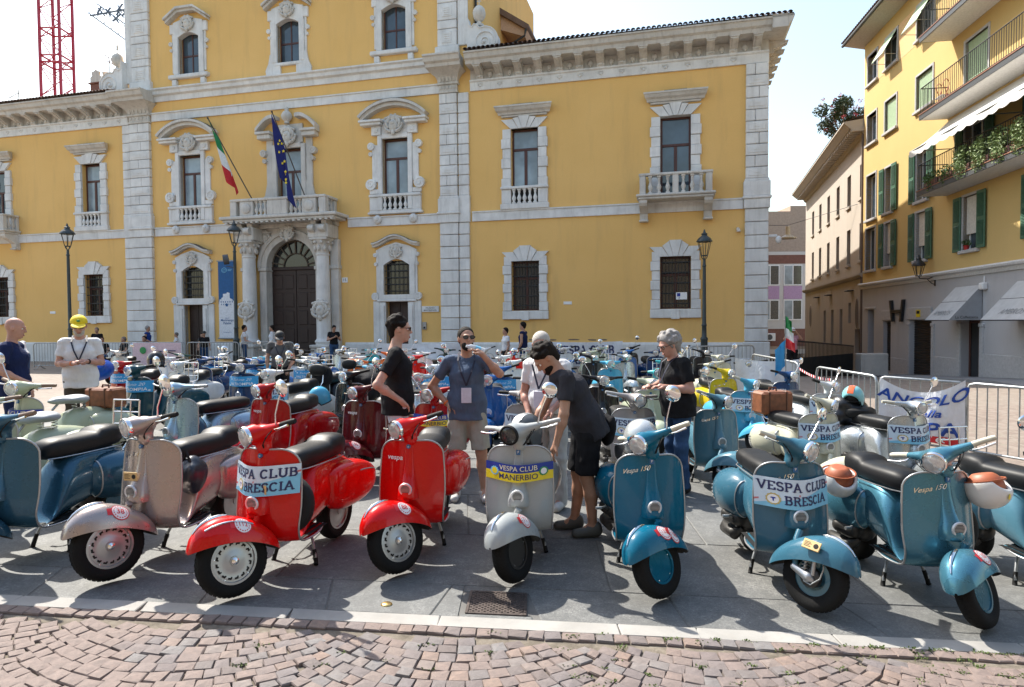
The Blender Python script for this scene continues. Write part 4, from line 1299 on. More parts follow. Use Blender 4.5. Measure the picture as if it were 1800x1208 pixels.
# shallow patches of repaired plaster near the foot of the wall
m = MB()
for k in range(5):
    x_ = .9 + k*.75 + random.uniform(-.2, .2); z_ = .98 + random.uniform(0, .03)
    pts = [(x_ + .22*math.cos(a)*random.uniform(.7, 1.2), z_ + .05 + .035*math.sin(a)*random.uniform(.7, 1.2)) for a in np.linspace(0, 6.28, 9)[:-1]]
    m.prism(pts, -.006, .001)
m.build('plaster_loss', plain('bare_masonry', (.2, .15, .11), .95), PAL)

# blue banner hung on the wall beside the portal
bn = empty('wall_banner', PM @ T(-13.6, -.12, 0), 'tall blue and white exhibition banner hanging beside the portal', 'banner')
m = MB(); m.box(-.44, .44, -.02, .01, 1.15, 4.72); m.build('cloth', plain('banner_white', (.72, .74, .78), .7), bn)
BB = plain('banner_blue', (.015, .10, .27), .7)
m = MB(); m.box(-.44, .44, -.024, -.021, 2.72, 4.70)
m.build('blue_field', BB, bn)
m = MB(); sk = [(-.44, 2.6), (-.38, 2.95), (-.3, 2.95), (-.28, 3.02), (-.2, 3.05), (-.2, 3.2), (.0, 3.22), (.02, 3.28), (.16, 3.24), (.16, 3.0), (.3, 2.95), (.32, 2.88), (.44, 2.88), (.44, 2.6)]
m.prism(sk, -.03, -.0242); m.build('palace_print', plain('banner_white', (.72, .74, .78), .7), bn)
m = MB()
for k in range(6):
    m.box(-.33 + k*.12, -.28 + k*.12, -.034, -.0305, 2.8, 2.86); m.box(-.3 + k*.1, -.27 + k*.1, -.034, -.0305, 2.68, 2.75)
m.prism([(-.06, 2.62), (.06, 2.62), (.06, 2.72), (0, 2.78), (-.06, 2.72)], -.034, -.0305); m.build('window_print', BB, bn)
for tx, sz, zz, bo, mt in (('Martinengo', .15, 1.98, .01, BB), ('Palatini', .15, 1.84, .01, BB), ('palazzo', .07, 2.08, 0, BB), ('www.bresciamusei.com', .05, 1.42, 0, BB)):
    V, Fc = text_mesh2d(tx, sz, bo); m = MB(); m.add([(x_ - .0, -.025, y_ + zz) for x_, y_ in V], Fc); m.build('lettering', mt, bn)
m = MB(); m.tube([(-.06 + .13*math.cos(a) - .05, -.028, 4.3 + .11*math.sin(a)) for a in np.linspace(0, 6.28, 16)], .012, 5); m.tube([(-.05 + .07*math.cos(a) - .06, -.028, 4.3 + .05*math.sin(a)) for a in np.linspace(0, 6.28, 12)], .01, 5); m.box(.08, .3, -.03, -.0245, 4.32, 4.34); m.box(.08, .27, -.03, -.0245, 4.26, 4.28); m.build('emblem', SKYP, bn)
m = MB(); m.tube([(-.5, -.02, 4.73), (.5, -.02, 4.73)], .025, 8); m.tube([(-.5, -.02, 1.14), (.5, -.02, 1.14)], .03, 8); m.tube([(-.46, .1, 4.73), (-.46, -.02, 4.73)], .02, 6); m.build('banner_pole', STEEL, bn)

# flags on poles over the portal
def flag(name, label, x0, xt, zt, cols, drop, lean, seed, wide=.45):
    F_ = empty(name, PM, label, 'flag')
    base = Vector((x0, -1.0, 7.25)); tip = Vector((xt, -1.9, zt))
    m = MB(); m.tube([base, tip], .025, 8); m.ball(tip, .045, 8, 6); m.build('flag_pole', plain('dark_pole', (.05, .04, .035), .5), F_)
    ax = (base - tip); L = ax.length; ax.normalize()
    hoist = L * .52
    r_ = random.Random(seed)
    dn = (ax * lean + Vector((0, 0, -1)) * (1 - lean)).normalized()
    def P(u, v):     # u down the hoist, v along the fly, which hangs in folds beside the pole
        p = tip + ax * (.06 + hoist * wide * u * (1 - .2 * v)) + dn * (drop * v)
        w = .1 * math.sin(u * 7 + seed + v * 2) * (.35 + v)
        return (p.x + w * .5 + .16 * v * (u - .3), p.y - .05 + w, p.z - .1 * u * v)
    k = len(cols)
    for i, mt in enumerate(cols):
        m = MB(); m.grid(P, list(np.linspace(0, 1, 13)), list(np.linspace(i / k, (i + 1) / k, 9))); m.build('cloth', mt, F_, 60)
    return F_, P
flag('national_flag', 'green, white and red flag hanging from a slanting pole over the balcony', -11.5, -13.0, 10.7, [plain('flag_green', (.01, .2, .06), .75), plain('flag_white', (.72, .72, .7), .75), plain('flag_red', (.55, .02, .025), .75)], 2.6, .62, 1)
EU = plain('flag_blue', (.006, .012, .13), .75)
F_, P = flag('star_flag', 'dark blue flag with yellow stars hanging over the portal', -8.9, -9.85, 10.7, [EU], 2.7, .36, 4, .8)
m = MB()
for k in range(12):
    a = k * math.pi / 6; u, v = .5 + .3*math.cos(a), .5 + .3*math.sin(a)
    p = P(u, v); m.prism([(p[0] + .07*(1 if j % 2 == 0 else .45)*math.sin(j*math.pi/5), p[2] + .07*(1 if j % 2 == 0 else .45)*math.cos(j*math.pi/5)) for j in range(10)][::-1], p[1] - .03, p[1] - .012)
m.build('stars', YELP, F_)
# ------------------------------------------------------------------ the lemon-yellow apartment house on the right (x runs towards the viewer)
BE = .151
RM = Matrix(((-math.sin(BE), math.cos(BE), 0, 12.5), (-math.cos(BE), -math.sin(BE), 0, 0), (0, 0, 1, 0), (0, 0, 0, 1)))
APT = empty('apartment_house', RM, 'lemon yellow apartment house with green shutters, balconies and grey shop floor', 'building')
GREENS = plain('green_shutter_paint', (.055, .145, .095), .5, var=.2)
PALEG = plain('pale_green_blind', (.42, .55, .36), .7)
BLINDW = plain('white_roller_blind', (.66, .63, .58), .7)
FRAMEG = plain('grey_stone_frame', (.46, .45, .45), .8, bump=.15)
A_ = (-32.15, -31.05); B_ = (-30.1, -28.9); C_ = (-27.05, -25.68)
hs = []
for a, b in (A_, B_, C_): hs += [(a, b, 13.08, 14.42), (a, b, 10.22, 11.6)]
hs += [(-32.15, -31.05, 6.6, 8.7), (-30.0, -29.25, 6.6, 8.6), (-26.95, -26.0, 6.55, 8.55), (-32.2, -31.1, 4.17, 6.15), (-30.0, -29.25, 4.17, 6.12), (-26.95, -26.05, 4.17, 6.08), (-23.35, -22.4, 4.19, 6.06)]
hs += [(-23.35, -21.95, 9.35, 11.45), (-23.3, -22.0, 12.1, 14.3), (-23.3, -22.0, 6.5, 8.6)]
hs += [(-19.4, -18.3, 4.19, 6.06), (-19.4, -18.0, 9.35, 11.45), (-19.4, -18.0, 6.5, 8.6)]
m = MB(); wall_cells(m, -32.6, -12, 3.5, 15.2, hs, .35)
m.add([(-32.6, 0, 3.5), (-32.6, 10, 3.5), (-32.6, 10, 15.2), (-32.6, 0, 15.2)], [(3, 2, 1, 0)]); m.add([(-12, 0, -1), (-12, 10, -1), (-12, 10, 15.2), (-12, 0, 15.2)], [(0, 1, 2, 3)]); m.add([(-32.6, 10, -2), (-12, 10, -2), (-12, 10, 15.2), (-32.6, 10, 15.2)], [(3, 2, 1, 0)])
m.build('wall', YEL2, APT)
gh = [(-31.9, -31.15, -1.4, 2.25), (-30.06, -29.27, -.55, 1.7), (-27.38, -25.55, -.6, 1.74), (-23.38, -22.2, -.4, 1.73), (-19.2, -18.0, -.4, 1.73)]
m = MB(); wall_cells(m, -32.6, -12, -1.8, 3.3, gh, .5); m.build('shop_wall', GREYPL, APT)
m = MB(); m.box(-32.5, -12, .51, .6, -1.8, 15); m.build('dim_room_backing', plain('painted_dim_interior', (.05, .045, .04), .9), APT)  # near-black sheet, the dimness of the rooms is in its colour
m = MB(); mold(m, -32.7, -12, [(0, 3.28), (.06, 3.28), (.1, 3.4), (.2, 3.44), (.22, 3.5), (.16, 3.56), (0, 3.56)]); m.build('string_course', plain('white_trim', (.62, .61, .6), .7), APT)
for a, b in ((-32.6, -31.95), (-31.1, -30.1), (-29.2, -27.42), (-25.5, -23.42), (-22.1, -19.3), (-17.9, -12)):
    z_ = -1.05 + (32.6 + (a + b)/2) * .068
    m = MB(); m.bev(a, b, -.03, .01, -1.9, z_ + .85, .015); m.build('stone_plinth', FRAMEG, APT)
m = MB(); m.add([(-32.9, -.85, 15.32), (-12, -.85, 15.32), (-12, -.85, 15.44), (-32.9, -.85, 15.44), (-32.9, 0.2, 15.1), (-12, .2, 15.1), (-12, 5, 17.2), (-32.9, 5, 17.2)], [(0, 1, 2, 3), (4, 5, 1, 0), (3, 2, 6, 7), (0, 3, 7, 4)])
rf = m.build('roof', plain('eave_boards', (.5, .48, .45), .8), APT)
m = MB(); m.add([(-32.9, -.87, 15.45), (-12, -.87, 15.45), (-12, 5, 17.25), (-32.9, 5, 17.25)], [(0, 1, 2, 3)]); m.build('roof_tiles', ROOFT, rf)
m = MB(); m.tube([(-32.9, -.93, 15.34), (-12, -.93, 15.34)], .07, 8); m.build('gutter', LEAD, rf)
for k in range(60): link('roof_tile', tm, ROOFT, rf, T(-32.8 + k*.2, -.95, 15.42))
def apt_window(a, b, z0, z1, kind):
    m = MB(); t = .09
    for u, v, e, f in ((a - t, a, z0 - t, z1 + t), (b, b + t, z0 - t, z1 + t), (a, b, z1, z1 + t)): m.bev(u, v, -.035, .3, e, f, .008)
    m.bev(a - t - .04, b + t + .04, -.12, .3, z0 - .12, z0, .015)
    w = m.build('window', FRAMEG, APT)
    m = MB(); mid = (a + b) / 2
    for u, v in ((a, a + .06), (mid - .04, mid + .04), (b - .06, b)): m.box(u, v, .2, .26, z0, z1)
    m.box(a + .06, b - .06, .2, .26, z1 - .06, z1); m.box(a + .06, b - .06, .2, .26, z0, z0 + .07); m.build('sash', WHITEP, w)
    m = MB(); m.box(a, b, .225, .232, z0, z1); m.build('pane', GLASS, w)
    if 'blind' in kind:
        m = MB(); m.box(a + .02, b - .02, .1, .12, z0 + (z1 - z0) * (.0 if kind == 'blind' else .3), z1); m.build('blind', BLINDW, w)
    if 'green' in kind:
        m = MB(); m.box(a + .02, b - .02, .08, .1, z0 + .05, z1); 
        for k in range(int((z1 - z0) / .06)): m.box(a + .02, b - .02, .072, .08, z0 + .06 + k*.06, z0 + .09 + k*.06)
        m.build('blind', PALEG, w)
    if 'tilt' in kind:
        m = MB()
        m.add([(a, -.02, z1), (b, -.02, z1), (b, -.62, z1 - 1.05), (a, -.62, z1 - 1.05)], [(0, 1, 2, 3)]); m.add([(a, -.03, z1), (b, -.03, z1), (b, -.63, z1 - 1.05), (a, -.63, z1 - 1.05)], [(3, 2, 1, 0)])
        m.build('awning_blind', PALEG, w)
        m = MB()
        for q in (a, b): m.tube([(q, -.02, z0 + .25), (q, -.62, z1 - 1.05)], .012, 5)
        m.tube([(a, -.62, z1 - 1.05), (b, -.62, z1 - 1.05)], .014, 5); m.build('blind_arm', STEEL, w)
    if 'shut' in kind:
        for q in (-1, 1):
            u, v = (a - .54, a - .05) if q < 0 else (b + .05, b + .54)
            m = MB(); m.bev(u, v, -.1, -.05, z0 - .02, z1 + .04, .008)
            s_ = m.build('shutter', GREENS, w)
            m = MB(); zz = z0 + .1
            while zz < z1 - .08:
                if abs(zz - (z0 + z1)/2) > .07: m.add([(u + .06, -.1, zz), (v - .06, -.1, zz), (v - .06, -.125, zz + .012), (u + .06, -.125, zz + .012), (u + .06, -.1, zz + .035), (v - .06, -.1, zz + .035)], [(0, 1, 2, 3), (3, 2, 5, 4)])
                zz += .045
            m.build('louvres', GREENS, s_)
    return w
W4 = [apt_window(*A_, 13.08, 14.42, 'plain'), apt_window(*B_, 13.08, 14.42, 'tilt'), apt_window(*C_, 13.08, 14.42, 'tilt')]
apt_window(*A_, 10.22, 11.6, 'plain'); apt_window(*B_, 10.22, 11.6, 'green'); apt_window(*C_, 10.22, 11.6, 'green')
apt_window(-32.15, -31.05, 6.6, 8.7, 'plain'); apt_window(-30.0, -29.25, 6.6, 8.6, 'shut'); apt_window(-26.95, -26.0, 6.55, 8.55, 'shut')
apt_window(-32.2, -31.1, 4.17, 6.15, 'plain'); apt_window(-30.0, -29.25, 4.17, 6.12, 'shut blind'); apt_window(-26.95, -26.05, 4.17, 6.08, 'shut half blind'); w = apt_window(-23.35, -22.4, 4.19, 6.06, 'shut half blind'); apt_window(-19.4, -18.3, 4.19, 6.06, 'shut blind')
apt_window(-23.35, -21.95, 9.35, 11.45, 'green'); apt_window(-23.3, -22.0, 12.1, 14.3, 'green'); apt_window(-23.3, -22.0, 6.5, 8.6, 'shut'); apt_window(-19.4, -18.0, 9.35, 11.45, 'green'); apt_window(-19.4, -18.0, 6.5, 8.6, 'shut')
pot = empty('flower_pot', RM @ T(-23.0, -.06, 4.19), 'small red pot with a green plant on the sill of the near window', 'flower pot')
m = MB(); m.lathe([(.07, 0), (.1, .14), (.11, .15)], 10); m.build('pot', plain('red_pot', (.4, .03, .03), .5), pot, 40)
def leaf_mass(mb, c, r, n, size, seed, flat=1.0):
    r_ = random.Random(seed)
    for _ in range(n):
        d = Vector((r_.gauss(0, 1), r_.gauss(0, 1), r_.gauss(0, 1))).normalized() * (r_.random() ** .45)
        p = Vector((c[0] + d.x*r[0], c[1] + d.y*r[1], c[2] + d.z*r[2]))
        a = Vector((r_.gauss(0, 1), r_.gauss(0, 1), r_.gauss(0, .7))).normalized(); b = a.cross(Vector((r_.gauss(0, 1), r_.gauss(0, 1), r_.gauss(0, 1)))).normalized()
        s_ = size * r_.uniform(.6, 1.3)
        mb.add([p - a*s_, p + b*s_*.38, p + a*s_, p - b*s_*.38], [(0, 1, 2, 3)])
LEAF = plain('leaf_green', (.07, .13, .03), .6, var=.55, scale=5)
LEAF2 = plain('leaf_pale_green', (.17, .23, .08), .6, var=.45, scale=6)
m = MB(); leaf_mass(m, (0, 0, .24), (.16, .14, .13), 120, .05, 3); m.build('leaves', LEAF, pot)
# wall patches between the top windows
m = MB(); m.box(-28.75, -27.2, -.006, 0, 12.95, 14.5); m.build('wall_panel', plain('peach_plaster', (.72, .46, .22), .9), APT)
m = MB(); m.box(-30.95, -30.2, -.006, 0, 12.95, 14.5); m.build('wall_panel', plain('peach_plaster', (.72, .46, .22), .9), APT)
# balconies
TILEB = plain('terracotta_edge', (.3, .14, .09), .7)
def apt_balcony(z, off, x0=-24.5, dark=False):
    m = MB(); m.bev(x0, -13, -off, 0, z - .16, z, .015); b = m.build('balcony', plain('balcony_soffit', (.6, .58, .55), .8), APT)
    m = MB(); m.box(x0 - .04, -13, -off - .04, -off + .0, z - .15, z + .02); m.box(x0 - .04, x0, -off, 0, z - .15, z + .02); m.build('edge', LEAD, b)
    m = MB(); m.box(x0 - .06, -13, -off - .06, -off + .06, z + .021, z + .05); m.box(x0 - .06, x0 + .06, -off + .06, 0, z + .021, z + .05); m.build('edge_tile', TILEB, b)
    m = MB(); m.tube([(x0, 0, z + 1.0), (x0, -off, z + 1.0), (-13, -off, z + 1.0)], .018, 6); m.tube([(x0, 0, z + .1), (x0, -off, z + .1), (-13, -off, z + .1)], .012, 6)
    x_ = x0
    while x_ < -13: m.box(x_ - .007, x_ + .007, -off - .007, -off + .007, z + .05, z + 1.0); x_ += .12
    y_ = -off
    while y_ < 0: m.box(x0 - .007, x0 + .007, y_ - .007, y_ + .007, z + .05, z + 1.0); y_ += .12
    m.build('railing', IRON, b)
    return b
apt_balcony(12.1, 1.05, -24.3); b3 = apt_balcony(9.32, .95); b2 = apt_balcony(6.5, 1.0)
# furniture on the balcony
ch = empty('balcony_chair', RM @ T(-23.9, -.5, 9.32), 'folded orange balcony chair behind the railing', 'chair')
m = MB()
for q in (0, .5): m.tube([(q, .1*math.cos(a) - .1, .75 + .2*math.sin(a)) for a in np.linspace(0, 3.1, 10)] , .015, 6); m.tube([(q, -.2, .75), (q, .15, 0)], .015, 6); m.tube([(q, 0, .75), (q, -.2, 0)], .015, 6)
m.tube([(0, -.05, .4), (.5, -.05, .4)], .015, 6); m.build('frame', plain('orange_tube', (.55, .12, .06), .5), ch)
m = MB(); m.bev(0, .5, -.25, .15, .38, .42, .01); m.build('seat', plain('pale_fabric', (.6, .58, .55), .8), ch)
# big white awning over the planted balcony
AW = empty('balcony_awning', RM, 'white scalloped awning stretched out over the planted balcony', 'awning')
CANV = plain('white_canvas', (.74, .72, .68), .8, var=.06, scale=3)
m = MB(); m.grid(lambda u, v: (u, -1.35 * v - .02, 9.08 - 1.12 * v - .08 * math.sin(v * 3.14)), list(np.linspace(-24.35, -14, 30)), list(np.linspace(0, 1, 6))); m.build('canvas', CANV, AW, 60)
m = MB()
us = np.linspace(-24.35, -14, 160)
m.grid(lambda u, v: (u, -1.37 - .02 * math.sin(u*3), 7.96 - v * (.17 + .06 * abs(math.sin((u + 24.35) * 5.6)))), list(us), [0, .5, 1]); m.build('valance', CANV, AW, 60)
m = MB(); m.tube([(-24.35, -1.35, 7.97), (-14, -1.35, 7.97)], .03, 6)
for x_ in (-24.2, -20, -16): m.tube([(x_, -.05, 8.0), (x_ + .1, -1.3, 7.95)], .02, 6)
m.build('awning_frame', STEEL, AW)
# planters with trailing greenery
for k in range(6):
    x_ = -23.6 + k * 1.05
    P_ = empty('balcony_planter', RM @ T(x_, -.88, 6.57), ['long planter with thin trailing stems at the corner of the planted balcony', 'long planter of bare stems second along the planted balcony railing', 'planter of pale variegated leaves third along the balcony railing', 'planter of bushy variegated leaves fourth along the balcony railing', 'planter of bushy leaves fifth along the balcony railing', 'planter of leaves at the near end of the balcony railing'][k], 'planter', 'planters on the balcony railing')
    m = MB(); m.bev(-.45, .45, -.12, .12, 0, .22, .02); m.build('box', plain('brown_planter', (.18, .08, .06), .6), P_)
    m = MB(); leaf_mass(m, (0, -.08, .3 if k < 2 else .48), (.5, .22, .2 if k < 2 else .42), 160 if k < 2 else 620, .06, 20 + k); leaf_mass(m, (.1, -.2, .05), (.4, .12, .3), 60 if k < 2 else 240, .05, 40 + k); m.build('leaves', LEAF if k < 2 else LEAF2, P_)
# shop front: doors, roller shutter, sign, awnings
m = MB(); m.box(-31.9, -31.15, .3, .36, -1.4, 2.25); m.build('door', DOORW, APT)
ROLL = plain('dark_roller_steel', (.035, .033, .033), .5, .3)
for a, b, z0, z1 in ((-30.06, -29.27, -.55, 1.7), (-27.38, -25.55, -.6, 1.74)):
    m = MB(); z_ = z0
    while z_ < z1:
        m.prism([(.2, z_), (.165, z_ + .02), (.165, z_ + .08), (.2, z_ + .1)], a, b, axis='x'); z_ += .1
    m.build('roller_shutter', ROLL, APT)
m = MB(); m.bev(-32.2, -30.95, -.05, .1, 2.27, 2.38, .02); m.build('lintel', FRAMEG, APT); m = MB(); m.bev(-27.6, -25.5, -.06, .1, 1.76, 2.26, .02); p_ = m.build('fascia', FRAMEG, APT)
m = MB(); m.box(-26.72, -26.35, -.068, -.061, 1.87, 2.16); m.build('sign', YELP, p_)
m = MB(); m.box(-26.66, -26.4, -.074, -.069, 2.0, 2.12); m.build('sign_print', DARK, p_)
m = MB(); m.bev(-30.2, -29.1, -.05, .1, 1.74, 2.18, .02); m.build('fascia', FRAMEG, APT)
m = MB()
for x0, x1 in ((-29.13, -28.86), (-27.92, -28.14)): pass
for (xa, za), (xb, zb) in (((-29.1, 2.62), (-28.85, 1.68)), ((-27.85, 2.62), (-28.05, 1.68))): m.prism([(xb - .07, zb), (xb + .07, zb), (xa + .07, za), (xa - .07, za)], -.14, -.02)
m.prism([(-28.95, 2.06), (-27.97, 2.06), (-27.99, 2.2), (-28.97, 2.2)], -.13, -.03); m.build('letter_sign', IRON, APT)
m = MB(); m.bev(-23.38, -23.3, .25, .32, -.4, 1.73, .005); m.bev(-22.28, -22.2, .25, .32, -.4, 1.73, .005); m.bev(-23.3, -22.28, .25, .32, 1.63, 1.73, .005); m.bev(-22.75, -22.68, .25, .32, -.4, 1.63, .005); d_ = m.build('shop_door', plain('door_wood_red', (.09, .03, .02), .5), APT)
m = MB(); m.box(-23.3, -22.28, .28, .29, -.4, 1.63); m.build('pane', GLASS_D, d_)
m = MB(); m.box(-19.2, -18, .28, .3, -.4, 1.73); m.build('shop_door', GLASS_D, APT)
for a, b in ((-23.62, -23.4), (-22.18, -21.95), (-27.62, -27.4), (-25.53, -25.3), (-19.45, -19.22)):
    m = MB(); m.bev(a, b, -.04, .1, -.5, 1.5, .015); m.bev(a - .03, b + .03, -.06, .1, 1.5, 1.62, .015); m.build('stone_jamb', FRAMEG, APT)
for i, (xa, xb) in enumerate(((-23.75, -22.05), (-20.15, -17.6))):
    S_ = empty('shop_awning', RM, ['grey wedge awning with a name over the glazed shop door', 'grey wedge awning cut by the picture edge, over the near shop window'][i], 'awning', 'wedge awnings over the shop doors')
    GA = plain('grey_canvas', (.50, .50, .50), .85, var=.08, scale=4)
    m = MB(); m.add([(xa, -.03, 2.92), (xb, -.03, 2.92), (xb, -1.05, 1.74), (xa, -1.05, 1.74)], [(0, 1, 2, 3)]); m.build('canvas', GA, S_)
    for xx, fl in ((xa, 1), (xb, 0)):
        m = MB(); q = [(xx, -.03, 2.92), (xx, -1.05, 1.74), (xx, -.03, 1.74)]; m.add(q, [(0, 1, 2)] if fl else [(2, 1, 0)]); m.build('side', plain('dark_grey_canvas', (.33, .34, .36), .85, var=.08, scale=4), S_)
    m = MB(); m.tube([(xa, -1.06, 1.73), (xb, -1.06, 1.73)], .02, 6); m.tube([(xa, -.5, 2.38), (xb, -.5, 2.38)], .008, 5); m.build('frame', IRON, S_)
    sl = Vector((0, -1.02, -1.18)).normalized()
    V, Fc = text_mesh2d('AMBROS', .30, -.008, .25)
    m = MB(); m.add([((xa + xb)/2 - .05 + x_, -.035 - 1.02*.8 - sl.y*y_ - .008, 2.92 - 1.18*.8 - sl.z*y_ + .004) for x_, y_ in V], Fc); m.build('lettering', plain('grey_lettering', (.2, .21, .22), .6), S_)
    if i == 0:
        V, Fc = text_mesh2d('La Caffetteria', .13, .004)
        m = MB(); m.add([(xb + .012, -.5 + x_, 1.83 + y_) for x_, y_ in V], Fc); m.build('lettering', LEAD, S_)
m = MB(); m.bev(-22.0, -21.75, -.18, 0, 2.75, 2.98, .03); m.tube([(-21.87, -.06, 3.2), (-21.87, -.06, 2.9)], .02, 6); m.build('alarm_box', WHITEP, APT)
# wall lantern on a bracket
LN = empty('wall_lantern', RM @ T(-25.3, 0, 3.45), 'black iron lantern on a bracket on the yellow house', 'lantern')
def lantern_parts(par, z0, r=.2, h=.45, mat=None):
    mat = mat or IRON
    m = MB()
    for k in range(6):
        a = k*math.pi/3; m.tube([(.5*r*math.cos(a), .5*r*math.sin(a), z0), (r*math.cos(a), r*math.sin(a), z0 + h)], .012, 5)
    for rr, zz in ((.5*r, z0), (r, z0 + h)): m.tube([(rr*math.cos(a), rr*math.sin(a), zz) for a in np.linspace(0, 2*math.pi, 7)[:-1]], .014, 5, closed=True)
    m.build('cage', mat, par)
    m = MB(); m.lathe([(r*1.22, z0 + h), (r*1.2, z0 + h + .02), (r*.9, z0 + h + .12), (r*.45, z0 + h + .2), (r*.4, z0 + h + .24), (r*.5, z0 + h + .26), (r*.2, z0 + h + .32), (.02, z0 + h + .42)], 12); m.build('hood', mat, par, 40)
    g = NT('lantern_glass') if 'lantern_glass' not in _M else None
    if g: _M['lantern_glass'] = g.out((.8, .8, .78), .1, Transmission_Weight=1.0, IOR=1.02, Alpha=.35)
    m = MB(); m.lathe([(.46*r, z0 + .01), (.95*r, z0 + h - .01)], 6, caps=False); m.build('glass', _M['lantern_glass'], par)
m = MB(); m.tube([(0, 0, 0), (0, -.25, -.12), (0, -.55, -.1), (0, -.6, .0)], .02, 6); m.tube([(0, 0, -.35), (0, -.12, -.3), (0, -.3, -.12)], .014, 6); m.bev(-.05, .05, -.03, 0, -.4, .06, .01); m.build('bracket', IRON, LN)
h_ = empty('lantern_head'); h_.parent = LN; h_.location = (0, -.6, .0); lantern_parts(h_, 0, .2, .4)
# pavement in front of the shops
m = MB()
m.grid(lambda u, v: tuple((RM @ Vector((u, -v, 0))).to_2d()) + ((lambda p: gz(p.x, p.y) + .06)((RM @ Vector((u, -v, 0)))),), list(np.linspace(-36, -10, 40)), [-.1, .6, 1.2, 1.9])
m.grid(lambda u, v: tuple((RM @ Vector((u, -1.9, 0))).to_2d()) + ((lambda p: gz(p.x, p.y) + .06 - v)((RM @ Vector((u, -1.9, 0)))),), list(np.linspace(-36, -10, 40)), [0, .12])
tag(m.build('pavement', mat_stone('grey_pavement', (.25, .25, .255), (.12, .12, .12), .4, 1.5), None), kind='structure')

# ------------------------------------------------------------------ beige corner house further up the side street
GA_ = .285
CO = RM @ Vector((-32.65, .1, 0))
BM = Matrix(((-math.sin(GA_), math.cos(GA_), 0, CO.x), (-math.cos(GA_), -math.sin(GA_), 0, CO.y), (0, 0, 1, 0), (0, 0, 0, 1)))
BG = empty('beige_house', BM, 'beige rendered house with tall narrow windows and dark lower storey', 'building')
hs = []
for k in range(6):
    s = .15 + k * 3.0; hs += [(-s - 1.0, -s - .1, 7.95, 9.65), (-s - 1.0, -s - .1, 4.8, 6.7)]
for s in (5.2, 7.8, 10.4): hs.append((-s - .8, -s, .3, 2.4))
hs += [(-3.6, -3.0, 1.6, 2.7), (-2.0, -.9, -2, 1.3)]
m = MB(); wall_cells(m, -19.2, 0, 4.0, 11.1, [h for h in hs if h[2] > 4], .3); m.add([(-19.2, 0, -3), (-19.2, 9, -3), (-19.2, 9, 11), (-19.2, 0, 11)], [(3, 2, 1, 0)]); m.add([(0, .02, -3), (0, 9, -3), (0, 9, 11), (0, .02, 11)], [(0, 1, 2, 3)]); m.build('wall', BEIGEPL, BG)
m = MB(); wall_cells(m, -19.2, 0, -3.0, 3.9, [h for h in hs if h[2] < 4], .3); m.build('lower_wall', TAUPEPL, BG)
m = MB(); m.box(-19, -.1, .3, .4, -2.8, 11); m.build('dim_room_backing', plain('painted_dim_interior', (.05, .045, .04), .9), BG)  # dark sheet, its colour stands in for unlit rooms
m = MB(); mold(m, -19.3, 0, [(0, 3.88), (.12, 3.9), (.22, 4.02), (.22, 4.1), (0, 4.14)]); m.build('string_course', TAUPEPL, BG)
m = MB(); mold(m, -19.3, .0, [(0, 10.9), (.1, 10.95), (.2, 11.15), (.7, 11.25), (.8, 11.35), (.95, 11.5), (1.0, 11.52), (1.0, 11.6), (0, 11.7)]); m.build('cornice', BEIGEPL, BG)
for k in range(46):
    m = MB(); m.bev(-19.0 + k*.42, -18.82 + k*.42, -.66, -.05, 11.08, 11.24, .015); m.build('modillion', BEIGEPL, BG)
m = MB(); m.add([(-19.3, -1.02, 11.62), (0, -1.02, 11.62), (0, 4, 13), (-19.3, 4, 13)], [(0, 1, 2, 3)]); m.build('roof', ROOFT, BG)
for h in hs:
    if h[2] > 4:
        m = MB(); m.bev(h[0] - .06, h[1] + .06, -.1, .28, h[2] - .14, h[2], .015); w = m.build('window', BEIGEPL, BG)
        m = MB(); m.box(h[0], h[1], .2, .21, h[2], h[3]); m.build('pane', GLASS_D, w)
        m = MB(); m.box(h[0], h[0] + .07, .16, .2, h[2], h[3]); m.box(h[1] - .07, h[1], .16, .2, h[2], h[3]); m.box(h[0] + .07, h[1] - .07, .16, .2, (h[2]+h[3])/2 - .03, (h[2]+h[3])/2 + .03); m.build('sash', WOOD, w)
    elif h[2] > -1:
        m = MB(); m.box(h[0], h[1], .15, .16, h[2], h[3]); m.build('window', DARK, BG)
m = MB(); m.box(-2.0, -.9, .2, .26, -2, 1.3); m.build('door', DOORW, BG)
for s in (1.45, 16.5):
    m = MB(); m.prism([(-s + .45*math.cos(a), 2.1 + .85*math.sin(a)) for a in np.linspace(0, 6.28, 25)[:-1]], -.03, .0); o_ = m.build('oval_niche', TAUPEPL, BG)
    m = MB(); m.prism([(-s + .38*math.cos(a), 2.1 + .77*math.sin(a)) for a in np.linspace(0, 6.28, 25)[:-1]], -.035, -.031); m.build('niche_panel', plain('dark_niche', (.12, .1, .085), .9), o_)
for s in (2.6, 8.6, 13):
    m = MB(); m.bev(-s - .5, -s + .3, -.32, 0, 3.3, 3.36, .02); m.build('spotlight', IRON, BG)
m = MB(); m.tube([(-.12, -.1, 11), (-.12, -.1, -1)], .06, 8); m.build('downpipe', plain('brown_pipe', (.16, .12, .1), .6), BG)
